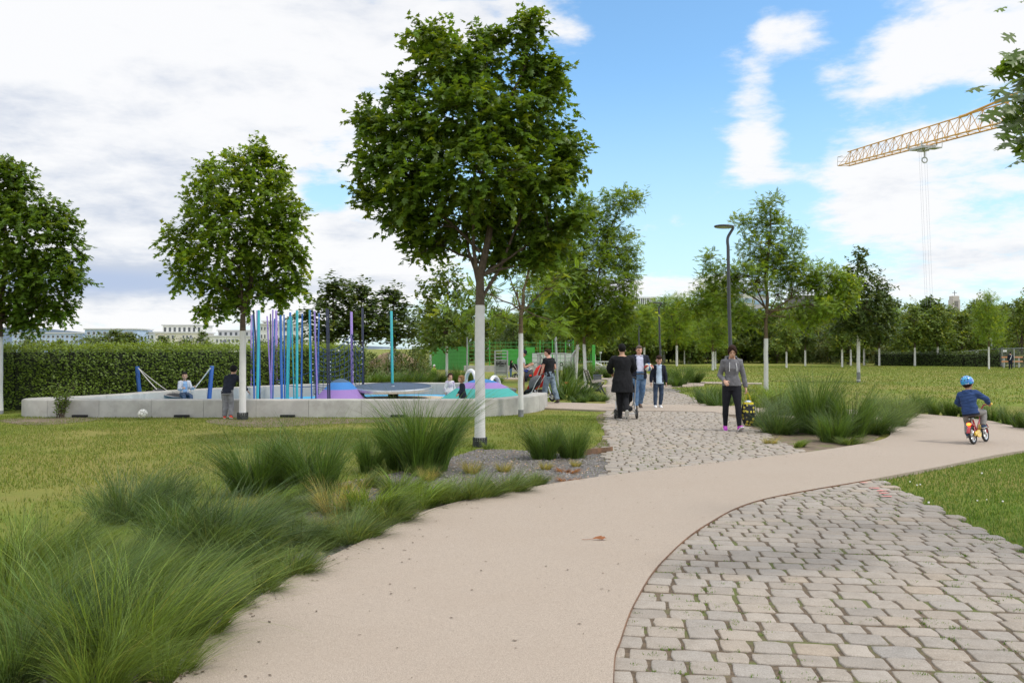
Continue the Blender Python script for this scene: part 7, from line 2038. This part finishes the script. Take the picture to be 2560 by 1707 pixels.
def pushchair(name, loc, rz, label, seat_m, hood_m, frame_m, s=1.0, hood=1.0, group=None, tyre=None):
    """Pushes towards -Y before turning; the handle is at +Y."""
    root = empty(name, loc, label, 'pushchair', group, rz); root.scale = (s, s, s)
    T = tyre or mat('grey_tyre', (.045, .042, .04), .8)
    for x in (-.27, .27):
        a, b_ = MB(), MB(); wheel(a, b_, (x, .20, .125), .125, .055); w_ = a.build('wheel', T, root, True, world=False); b_.build('rim', frame_m, w_, True, world=False)
    for x in (-.13, .13):
        a, b_ = MB(), MB(); wheel(a, b_, (x, -.42, .10), .10, .045); w_ = a.build('wheel', T, root, True, world=False); b_.build('rim', frame_m, w_, True, world=False)
    mb = MB()
    for x in (-1, 1):
        mb.tube([(.25 * x, .20, .13), (.235 * x, .06, .42), (.23 * x, .20, .72), (.22 * x, .40, 1.02)], .014, 8); mb.tube([(.235 * x, .06, .42), (.19 * x, -.25, .24), (.13 * x, -.42, .14)], .014, 8); mb.tube([(.25 * x, .20, .13), (.19 * x, -.22, .25)], .011, 8)
    mb.tube([(-.25, .20, .13), (.25, .20, .13)], .013, 8); mb.tube([(-.19, -.25, .24), (.19, -.25, .24)], .012, 8)
    mb.build('frame', frame_m, root, True, world=False)
    mb = MB(); mb.tube([(-.225, .385, 1.0), (-.21, .42, 1.045), (0, .43, 1.055), (.21, .42, 1.045), (.225, .385, 1.0)], .019, 10); mb.build('handle', mat('foam_grip', (.02, .02, .02), .8), root, True, world=False)
    rs = []
    for y, z, w_, t in ((.16, .86, .17, .05), (.08, .62, .19, .08), (-.02, .46, .20, .10), (-.25, .43, .19, .08), (-.36, .32, .17, .06)):
        rs.append([Vector((math.cos(q) * w_, y + math.sin(q) * t * .5, z + math.sin(q) * t)) for q in np.linspace(0, 2 * math.pi, 14, endpoint=False)])
    mb = MB(); mb.rings(rs); mb.build('seat', seat_m, root, True, world=False, fix=True)
    mb = MB(); vs, fs = [], []; nu, nv_ = 12, 10
    for i in range(nu + 1):
        a = R(-15) + R(120) * hood * i / nu
        for j in range(nv_ + 1):
            t = math.pi * j / nv_; vs.append((math.cos(t) * .215, .20 - .34 * math.sin(a) * math.sin(t) ** .6, .66 + .34 * math.cos(a) * math.sin(t) ** .6))
    for i in range(nu):
        for j in range(nv_): q = i * (nv_ + 1) + j; fs.append((q, q + 1, q + nv_ + 2, q + nv_ + 1))
    mb.add(vs, fs); o = mb.build('hood', hood_m, root, True, world=False); so_ = o.modifiers.new('t', 'SOLIDIFY'); so_.thickness = .012
    mb = MB(); mb.box((0, .02, .25), (.34, .38, .14), bev=.04); mb.build('basket', mat('basket_black', (.012, .012, .013), .8), root, True, world=False)
    return root
m_fr = mat('silver_frame', (.60, .60, .60), .3, metal=.7)
pushchair('pushchair', (xs(1562, 18.95), 18.95, .036), R(180), 'black pushchair with silver frame in front of the person in the long black top', m_black, m_black, m_fr, .90, .9, 'pushchairs')
# ---- man with the striped ball
MD = 21.9
mp_ = Vector((xs(1597, MD), MD, .036))
def man_extra(X):
    h, sp, root = X['h'], X['spine'], X['root']; c = sp(1.0)
    for s in (-1, 1):
        mb = MB(); mb.add([c + Vector((.004 * s * h, -.056 * h, -.028 * h)), c + Vector((.034 * s * h, -.052 * h, -.050 * h)), c + Vector((.044 * s * h, -.010 * h, .014 * h)), c + Vector((.020 * s * h, -.044 * h, .006 * h))], [(0, 1, 2, 3)]); o = mb.build('collar', m_lav, root, world=False); so_ = o.modifiers.new('t', 'SOLIDIFY'); so_.thickness = .006
mroot, MJ, _ = person(mp_, 1.66, R(6), 'grey haired man in a dark jacket and pale shirt with a ball under his arm', dict(belly=.034, lean=(0, .005), legs={-1: ((-.02, -.16, -1), (.0, .02, -1)), 1: ((.04, .14, -1), (.0, .55, -.85))}, foot={1: (.7, .2)},
    arms={-1: ((-.40, .18, -1), (.42, -.42, -.72)), 1: ((.42, .14, -1), (.06, -.95, .05))}, palm={1: (-1, 0, 0), -1: (1, 0, 0)}, curl={1: 36, -1: 40}, head=(R(2), R(4))),
    dict(name='shirt', mat=m_lav, off=.006, hem=.10, neck=1.04, disp=.006), dict(mat=m_jean, off=.009, flare=1.5, belt=m_brown), (m_brown, m_dsole), dict(mat=m_hairg), 'pink', 1.17, vox=.009,
    coat=dict(name='jacket', mat=m_navy, off=.017, hem=-.12, neck=1.0, open=.066, loose=1.1, disp=.007), extra=man_extra)
Rm = Matrix.Rotation(R(6), 3, 'Z'); w_, fd_, pn_, wd_ = MJ['h', 1]
bc = mp_ + Rm @ (w_ + fd_ * .045 + pn_ * .118 + Vector((0, 0, .005)))
mb = MB(); nu, nv_ = 32, 18; mb.ell((0, 0, 0), (.105, .105, .105), nu, nv_)
cs = []
for p in mb.v:
    a = math.atan2(p[1], p[0]); k = int(((a + math.pi) / (2 * math.pi) * 8) % 8); t = ((a + math.pi) / (2 * math.pi) * 8) % 1
    cs.append((.03, .03, .03) if t < .10 else [(.52, .06, .04), (.75, .72, .62), (.05, .17, .40), (.75, .72, .62)][k % 4])
mb.c = cs
o = mb.build('striped_ball', mat('ball_rubber', (1, 1, 1), .5, .04, 20, attr=True), None, True); o.location = bc; o.rotation_euler = (R(62), R(18), 0); tag(o, 'red white and blue striped ball under the arm of the grey haired man', 'ball')
# ---- boy walking beside him
BD = 22.3
person(Vector((xs(1646, BD), BD, .036)), 1.40, R(3), 'boy in a pale blue shirt and dark blazer walking beside the man with the ball', dict(lean=(0, -.012), legs={-1: ((-.04, .02, -1), (0, .06, -1)), 1: ((.05, .05, -1), (-.05, .25, -1))}, foot={-1: (0, -.1), 1: (.25, .15)},
    arms={-1: ((-.26, .05, -1), (-.08, -.10, -1)), 1: ((.26, .05, -1), (.08, .02, -1))}, head=(R(-5), R(20)), curl={-1: 35, 1: 35}), dict(name='shirt', mat=m_lblue, off=.006, hem=-.12, drape=.02, neck=1.04), dict(mat=m_djean, off=.006, flare=1.2), (m_white, m_sole), dict(mat=m_hair), 'fair', .93, .35, .009,
    coat=dict(name='blazer', mat=m_navy, off=.013, hem=-.16, neck=.99, open=.058, disp=.005))
# ---- man in the black shirt walking away with a pushchair
TD = 24.2
tp = Vector((xs(1374, TD), TD, .036)); trz = R(226)
person(tp, 1.575, trz, 'man in a black t-shirt and faded jeans walking with a pushchair, seen from behind', dict(lean=(0, -.02), legs={1: ((.03, -.26, -1), (0, -.06, -1)), -1: ((-.03, .24, -1), (0, .42, -1))}, foot={1: (0, .1), -1: (.35, -.1)},
    arms={1: ((.16, -.22, -1), (.04, -.34, -1)), -1: ((-.36, .12, -1), (.05, -.95, -.25))}, curl={1: 70, -1: 40}, head=(R(30), R(6))), dict(name='t_shirt', mat=m_btee, off=.009, hem=-.06, sleeve=.4, neck=1.0, disp=.007), dict(mat=m_jean2, off=.010, flare=1.6), (m_brown, m_dsole), dict(mat=m_hair), 'pink', 1.08, vox=.009)
m_redc = cloth('red_canopy', (.62, .035, .025)); m_gr = cloth('grey_canopy', (.11, .105, .11)); m_blk = cloth('black_canopy', (.012, .012, .014))
pushchair('pushchair', (xs(1332, 23.75), 23.75, .046), R(246), 'black and grey hooded pushchair pushed by the man in the black t-shirt', m_blk, m_gr, m_fr, .82, 1.15, 'pushchairs')
pushchair('pushchair', (xs(1349, 24.7), 24.7, .046), R(215), 'pushchair with bright red hood between the two men', m_redc, m_redc, m_fr, 1.12, 1.15, 'pushchairs')
# ---- man in the cap with a child in a sling
CD = 25.0
cp = Vector((xs(1305, CD), CD, .046))
person(cp, 1.56, R(96), 'bearded man in a dark cap and grey tee bowing his head behind a painted trunk', dict(lean=(0, .02), legs={1: ((.03, -.05, -1), (0, .05, -1)), -1: ((-.03, .08, -1), (0, .12, -1))}, arms={1: ((.15, -.30, -1), (-.25, -.75, .35)), -1: ((-.15, -.30, -1), (.25, -.75, .3))}, head=(R(0), R(30)), curl={1: 40, -1: 40}),
    dict(name='t_shirt', mat=m_gtee, off=.008, hem=-.06, sleeve=.4, neck=1.0), dict(mat=m_beige, off=.008, flare=1.4), (m_brown, m_dsole), dict(mat=m_hair2), 'tan', 1.08, vox=.010, hat=('cap', m_navy))
bb = cp + Vector((.19, -.10, .66))
person(bb, .62, R(96 + 180), 'small dark haired child held in a grey carrier on the chest of the capped man', dict(hip=(0, 0, .13), legs={1: ((.5, -.5, -.3), (0, .2, -1)), -1: ((-.5, -.5, -.3), (0, .2, -1))}, arms={1: ((.4, -.5, -.6), (0, -.7, .3)), -1: ((-.4, -.5, -.6), (0, -.7, .3))}, head=(0, R(8))),
    dict(name='jacket', mat=cloth('royal_blue', (.03, .05, .25)), off=.02, hem=-.1, neck=1.0), dict(mat=m_navy, off=.014), (m_navy, m_dsole), dict(mat=m_hair), 'tan', 1.2, .8, .009)
ca = empty('baby_carrier', (bb.x, bb.y, bb.z), 'grey baby carrier with a red tag on the chest of the man in the cap', 'baby carrier')
mb = MB(); rs = []
for z, w_, dd_ in ((.04, .08, .10), (.10, .12, .125), (.22, .125, .125), (.29, .10, .115)):
    rs.append([bb + Vector((.02 + math.cos(q) * dd_, math.sin(q) * w_, z)) for q in np.linspace(0, 2 * math.pi, 18, endpoint=False)])
mb.rings(rs); mb.build('panel', cloth('carrier_grey', (.10, .10, .11)), ca, True)
mb = MB(); mb.box(bb + Vector((.06, -.115, .12)), (.075, .012, .045), rz=.35); mb.build('tag', mat('red_tag', (.75, .07, .03), .5), ca)
mb = MB(); mb.tube([bb + Vector((-.06, -.125, .33)), bb + Vector((.03, -.13, .285)), bb + Vector((.10, -.085, .33))], .012, 6); mb.build('white_trim', m_white, ca, True)
# ---- toddlers
person(Vector((xs(1124, 22.6), 22.6, .02)), .93, R(28), 'toddler in a white patterned top and dark trousers standing by the striped mound', dict(arms={1: ((.3, .0, -1), (.1, -.2, -1)), -1: ((-.3, .05, -1), (-.05, -.15, -1))}, head=(R(-10), 0)), dict(name='top', mat=cloth('white_print', (.66, .64, .68), .05, c2=(.42, .36, .50)), off=.012, hem=-.25, drape=.05, neck=1.03), dict(mat=m_navy, off=.010, flare=1.2), (m_white, m_sole), dict(mat=m_hair, style='bob'), 'fair', 1.05, .9, .008, group='toddlers by the mound')
person(Vector((xs(1157, 21.5), 21.5, .02)), .90, R(-72), 'toddler with curly fair hair in dark clothes facing the turning disc', dict(lean=(0, -.02), arms={1: ((.2, -.2, -1), (0, -.6, -.6)), -1: ((-.2, -.1, -1), (0, -.5, -.7))}, head=(R(-8), 0)), dict(name='top', mat=m_navy, off=.014, hem=-.28, drape=.06, neck=1.03), dict(mat=m_navy, off=.012, flare=1.3), (m_navy, m_dsole), dict(mat=m_hairb, style='curly'), 'fair', 1.05, .9, .008, group='toddlers by the mound')
# ---- boy on the swing
SD = 23.6; sp_ = Vector((xs(461, SD), SD, 0))
person(sp_, 1.26, R(38), 'boy in a pale grey jacket sitting on the hammock swing', dict(hip=(0, 0, zs(990, SD) + .035), lean=(0, -.01), legs={1: ((.12, -1, -.05), (0, -.20, -1)), -1: ((-.10, -1, -.05), (0, -.25, -1))}, arms={1: ((.25, -.35, -.9), (.15, -.85, .30)), -1: ((-.22, -.35, -.9), (.25, -.85, .15))}, curl={1: 75, -1: 70}, head=(R(-14), R(-2))), dict(name='t_shirt', mat=cloth('sky_tee', (.22, .34, .52)), off=.006, hem=-.03, sleeve=.4, neck=1.0), dict(mat=m_djean, off=.007, flare=1.3), (m_navy, m_dsole), dict(mat=m_hair2), 'tan', .98, .45, .009,
    coat=dict(name='jacket', mat=cloth('pale_grey_jacket', (.42, .43, .47)), off=.013, hem=-.04, neck=1.0, open=.05))
# ---- child leaning on the wall
LD = 19.22
person(Vector((xs(568, LD), LD, 0)), 1.26, R(186), 'child in dark hooded top and grey joggers leaning on the wall behind a painted trunk', dict(lean=(-.075, -.09), legs={1: ((-.07, -.02, -1), (.03, .06, -1)), -1: ((-.10, -.10, -1), (-.02, .30, -1))}, foot={-1: (.2, -.1)}, arms={-1: ('ik', (-.56, -.24, .445), (-.3, .6, .5)), 1: ((.16, .02, -1), (-.1, -.6, -.7))}, palm={-1: (0, 0, -1)}, curl={-1: 8}, head=(R(-6), R(16))), dict(name='hooded_top', mat=m_navy, off=.012, hem=-.08, hood=True, neck=1.0), dict(mat=m_gjog, off=.010, flare=1.5), (m_red, m_white), dict(mat=m_hair2), 'tan', 1.0, .45, .009)
# ---- distant people
person(Vector((xs(1277, 46), 46, 0)), .98, R(110), 'person with long dark hair in black top and jeans standing in front of the court', dict(arms={1: ((.1, -.3, -1), (0, -.8, -.3)), -1: ((-.1, -.3, -1), (0, -.8, -.3))}), dict(name='jacket', mat=m_black, off=.012, hem=-.08, neck=1.0), dict(mat=m_jean, off=.006, flare=1.2), (m_white, m_sole), dict(mat=m_hair2, style='long'), 'fair', 1.0, 0, .012)
pushchair('pushchair', (xs(1294, 46), 46, 0), R(110), 'black hooded pram partly hidden by a painted trunk, far back by the court', m_blk, m_blk, m_fr, .80, 1.2, 'pushchairs')
person(Vector((xs(1084, 41), 41, 0)), .84, R(30), 'crouched person with a white cap half hidden by dark grass', dict(lean=(0, -.06)), dict(name='vest', mat=cloth('hi_vis', (.35, .50, .06)), off=.012, hem=-.1, neck=1.0), dict(mat=m_navy, off=.008), (m_navy, m_dsole), None, 'pink', 1.0, .6, .012, hat=('cap', cloth('white_cap', (.72, .72, .72))))
def strap(X):
    h = X['h']; mb = MB(); mb.tube([X['spine'](.95) + Vector((-.05 * h, .055 * h, 0)), X['spine'](.5) + Vector((0, .085 * h, 0)), X['spine'](.05) + Vector((.07 * h, .07 * h, 0))], .016 * h, 6); mb.build('strap', m_white, X['root'], True, world=False)
person(Vector((xs(2526, 66), 66, 0)), 1.36, R(170), 'person in dark clothes with a pale shoulder strap at the site fence, right picture edge', {}, dict(name='jacket', mat=m_navy, off=.012, hem=-.08, neck=1.0), dict(mat=m_navy, off=.008, flare=1.3), (m_navy, m_dsole), dict(mat=m_hair2), 'fair', 1.1, 0, .014, extra=strap)

# ---- boy on the small bicycle
rc, fc = gp(2434, 1110, .045), gp(2463, 1104, .045); hd = (fc - rc); rzb = math.atan2(hd.x, -hd.y); WBS = .56
LEAN = R(9); BM = Matrix.Rotation(rzb, 3, 'Z') @ Matrix.Rotation(LEAN, 3, 'Y')
bike = empty('childs_bicycle', rc, 'small red and yellow bicycle with glowing rear lamp ridden by the helmeted boy', 'bicycle'); bike.rotation_euler = BM.to_euler()
m_br = mat('bike_red', (.42, .02, .03), .3, coat=.6); m_by = mat('bike_yellow', (.70, .44, .02), .35, coat=.5); m_tyre = mat('black_tyre', (.02, .02, .021), .8); m_chr = mat('chrome', (.62, .62, .62), .2, metal=.9)
RW = .150
for y, nm in ((0, 'rear'), (-WBS, 'front')):
    a, b_ = MB(), MB(); wheel(a, b_, (0, y, RW), RW, .042, (1, 0, 0), 14); w_ = a.build('wheel', m_tyre, bike, True, world=False); b_.build('rim', m_chr, w_, True, world=False)
mb = MB(); bbk = Vector((0, -.20, .175)); hdp = Vector((0, -.47, .42)); st_ = Vector((0, -.13, .40))
mb.tube([bbk, st_ + Vector((0, .0, .0))], .016, 10); mb.tube([hdp - Vector((0, 0, .03)), bbk + Vector((0, 0, .02))], .020, 10)
mb.tube([Vector((0, -.445, .53)), hdp, Vector((0, -.49, .30))], .017, 10)
for x in (-.04, .04):
    mb.tube([Vector((x, -WBS, RW)), Vector((x, -.50, .31)), Vector((0, -.49, .33))], .011, 8); mb.tube([Vector((x * 1.2, 0, RW)), bbk], .010, 8); mb.tube([Vector((x * 1.2, 0, RW)), st_ - Vector((0, 0, .05))], .009, 8)
mb.build('frame', m_br, bike, True, world=False)
mb = MB(); gr = {1: Vector((.21, -.40, .63)), -1: Vector((-.21, -.40, .63))}
mb.tube([gr[1] + Vector((0, .0, 0)), Vector((.10, -.44, .62)), Vector((.03, -.46, .54)), Vector((-.03, -.46, .54)), Vector((-.10, -.44, .62)), gr[-1]], .012, 10); mb.build('handlebar', m_br, bike, True, world=False)
for s in (1, -1): mb = MB(); mb.tube([gr[s] + Vector((-.06 * s, -.012, 0)), gr[s] + Vector((.035 * s, .006, 0))], .019, 10); mb.build('grip', m_by, bike, True, world=False)
mb = MB(); rs = []
for y, w_ in ((.03, .03), (.02, .075), (-.05, .065), (-.12, .03), (-.17, .018)): rs.append([Vector((math.cos(q) * w_, -.10 + y, .455 + math.sin(q) * .022)) for q in np.linspace(0, 2 * math.pi, 14, endpoint=False)])
mb.rings(rs); mb.build('saddle', mat('saddle_black', (.015, .015, .016), .5), bike, True, world=False, fix=True)
mb = MB(); mb.tube([Vector((0, -.13, .39)), Vector((0, -.12, .45))], .012, 8)
for k in range(5): mb.torus((.03, -.06, .40 + .008 * k), .012, .003, None, 10, 4); mb.torus((-.03, -.06, .40 + .008 * k), .012, .003, None, 10, 4)
mb.build('seat_post', m_chr, bike, True, world=False)
mb = MB(); pr = [(math.cos(t) * .075 + .0, math.sin(t) * .062) for t in np.linspace(0, 2 * math.pi, 20, endpoint=False)]
mb.rings([[Vector((-.052 + dx, -.16 + y * 1.3 + .02, .165 + z)) for y, z in pr] for dx in (-.010, .010)]); mb.tube([Vector((-.052, -.10, .185)), Vector((-.050, .02, .165))], .035, 8, flat=.4, up=(0, 0, 1)); mb.tube([Vector((-.03, -.25, .22)), Vector((-.02, -.33, .29))], .030, 10); mb.build('chain_guard', m_by, bike, True, world=False, fix=True)
mb = MB()
for y0, a0, a1 in ((0, 15, 150), (-WBS, 40, 150)):
    q = [Vector((0, y0 + math.cos(R(a)) * (RW + .018), RW + math.sin(R(a)) * (RW + .018))) for a in np.linspace(a0, a1, 12)]; mb.tube(q, .028, 8, flat=.25, up=(1, 0, 0))
mb.build('mudguards', m_br, bike, True, world=False)
mb = MB(); mb.box((0, .055, .335), (.060, .05, .055), bev=.012); mb.build('lamp_holder', mat('lamp_red', (.40, .01, .01), .3), bike, True, world=False)
m, nt, b = new_mat('lit_rear_lamp'); b.inputs['Base Color'].default_value = (.9, .10, .02, 1); b.inputs['Emission Color'].default_value = (1, .16, .02, 1); b.inputs['Emission Strength'].default_value = 5.0
mb = MB(); mb.ell((0, .083, .335), (.036, .014, .026), 16, 10); mb.build('rear_lamp', m, bike, True, world=False)
PED = {1: Vector((.105, -.14, .115)), -1: Vector((-.105, -.27, .235))}
for s in (1, -1):
    mb = MB(); c_ = PED[s]; mb.box(c_, (.075, .07, .018), bev=.005); mb.tube([Vector((.055 * s, bbk.y, bbk.z)), Vector((.06 * s, c_.y, c_.z))], .009, 6); mb.build('pedal', m_tyre, bike, True, world=False)
def helmet(X):
    h, hs, hc, HM, root = X['h'], X['hs'], X['hc'], X['HM'], X['root']; k = h * hs
    m, nt, b = new_mat('helmet_shell'); v = coords(nt)
    f = noise(nt, v, 14, 3, .6); c = mixc(nt, ramp(nt, f, .40, .60), (.02, .13, .50), (.03, .36, .62)); c = mixc(nt, ramp(nt, noise(nt, v, 22, 2, .5), .60, .68), c, (.62, .62, .85)); nt.links.new(c, b.inputs['Base Color']); b.inputs['Roughness'].default_value = .2; b.inputs['Coat Weight'].default_value = .7
    mb = MB(); mb.ell(hc + HM @ Vector((0, .008 * k, .024 * k)), Vector((.064, .078, .066)) * k, 26, 18, HM)
    q = X['put']('helmet', mb, m, 0)
    bm = bmesh.new(); bm.from_mesh(q.data); Hi = HM.inverted(); bmesh.ops.delete(bm, geom=[f for f in bm.faces if (Hi @ (f.calc_center_median() - hc)).z < (-.002 - .10 * (Hi @ (f.calc_center_median() - hc)).y / k) * k], context='FACES'); bm.to_mesh(q.data); bm.free()
    so_ = q.modifiers.new('t', 'SOLIDIFY'); so_.thickness = .012
    mb = MB()
    for x, a in ((-.035, 20), (0, 10), (.035, 20), (-.022, 48), (.022, 48), (-.04, 75), (.04, 75), (0, 82), (-.022, 112), (.022, 112)):
        d_ = HM @ Vector((x * 1.0, math.cos(R(a)) * .078, math.sin(R(a)) * .066)); mb.ell(hc + HM @ Vector((0, .008 * k, .024 * k)) + d_ * k * (.93 - abs(x) * 2.6), Vector((.0075, .012, .008)) * k, 8, 6, HM)
    mb.build('helmet_vents', m_tyre, q, True, world=False)
    mb = MB(); mb.tube([hc + HM @ Vector((.046 * s * k, .03 * k, -.01 * k)) if s else hc + HM @ Vector((0, -.03 * k, -.07 * k)) for s in (1, 0, -1)], .004, 6); mb.build('chin_strap', m_tyre, q, True, world=False)
def bike_boy_extra(X):
    helmet(X)
    c = X['spine'](1.0); h = X['h']; mb = MB(); mb.tube([c + Vector((math.cos(t) * .058 * h, math.sin(t) * .056 * h, .004 * h)) for t in np.linspace(.2, math.pi - .2, 10)], .007 * h, 6); mb.build('collar_trim', cloth('lime_trim', (.45, .60, .08)), X['root'], True, world=False)
    mb = MB(); X['torso'](mb, .022 * h, -.13, -.03); mb.build('jacket_hem', m_navy, X['root'], True, world=False)
m_quilt = cloth('quilted_blue', (.030, .060, .160), .15)
person(rc, 1.12, rzb, 'boy in a blue quilted jacket and blue helmet riding the small bicycle away', dict(hip=(0, -.085, .515), lean=(0, -.045), bow=.02, legs={1: ('ik', PED[1] + Vector((0, .045, .055)), (.25, -1, .3)), -1: ('ik', PED[-1] + Vector((0, .045, .055)), (-.25, -1, .3))},
    arms={1: ('ik', gr[1] + Vector((.0, .045, .012)), (.9, .3, -.5)), -1: ('ik', gr[-1] + Vector((0, .045, .012)), (-.9, .3, -.3))}, palm={1: (0, -.2, -1), -1: (0, -.2, -1)}, thumb={1: (-1, 0, 0), -1: (1, 0, 0)}, curl={1: 75, -1: 75}, head=(R(4), R(4)), foot={1: (0, .05), -1: (-.1, -.05)}),
    dict(name='quilted_jacket', mat=m_quilt, off=.018, hem=-.12, hood=True, neck=1.0, disp=.012, scale=13.0, st=(.35, .35, 1.7)), dict(mat=cloth('grey_trousers', (.23, .215, .205), .15), off=.012, flare=1.2), (cloth('navy_shoe', (.04, .07, .13)), m_sole), dict(mat=m_hair), 'tan', 1.06, .75, .0075, tilt=LEAN, extra=bike_boy_extra)
# ---- dry leaf on the path
lp = gp(1502, 1347, .05); mb = MB(); mb.cc = (1, 1, .98); dl = [(-.075, 0, .004), (-.045, .014, .020), (0, .022, .010), (.030, .026, .022), (.045, .008, .006), (.040, -.016, .020), (.010, -.014, .004), (-.040, -.010, .010)]
mb.add([lp + Vector(p) for p in dl] + [lp + Vector((0, .002, .032)), lp + Vector((.03, .004, .016))], [(0, 1, 8), (1, 2, 8), (2, 3, 9, 8), (3, 4, 9), (4, 5, 9), (5, 6, 8, 9), (6, 7, 8), (7, 0, 8)]); mb.tube([lp + Vector((-.07, 0, .006)), lp + Vector((-.12, -.014, .003)), lp + Vector((-.16, -.016, .004))], .0018, 5)
tag(mb.build('dry_leaf', leaf_mat('dry_leaf_brown', (.30, .12, .05), .2, .7)), 'curled brown dry leaf lying on the beige path', 'leaf')
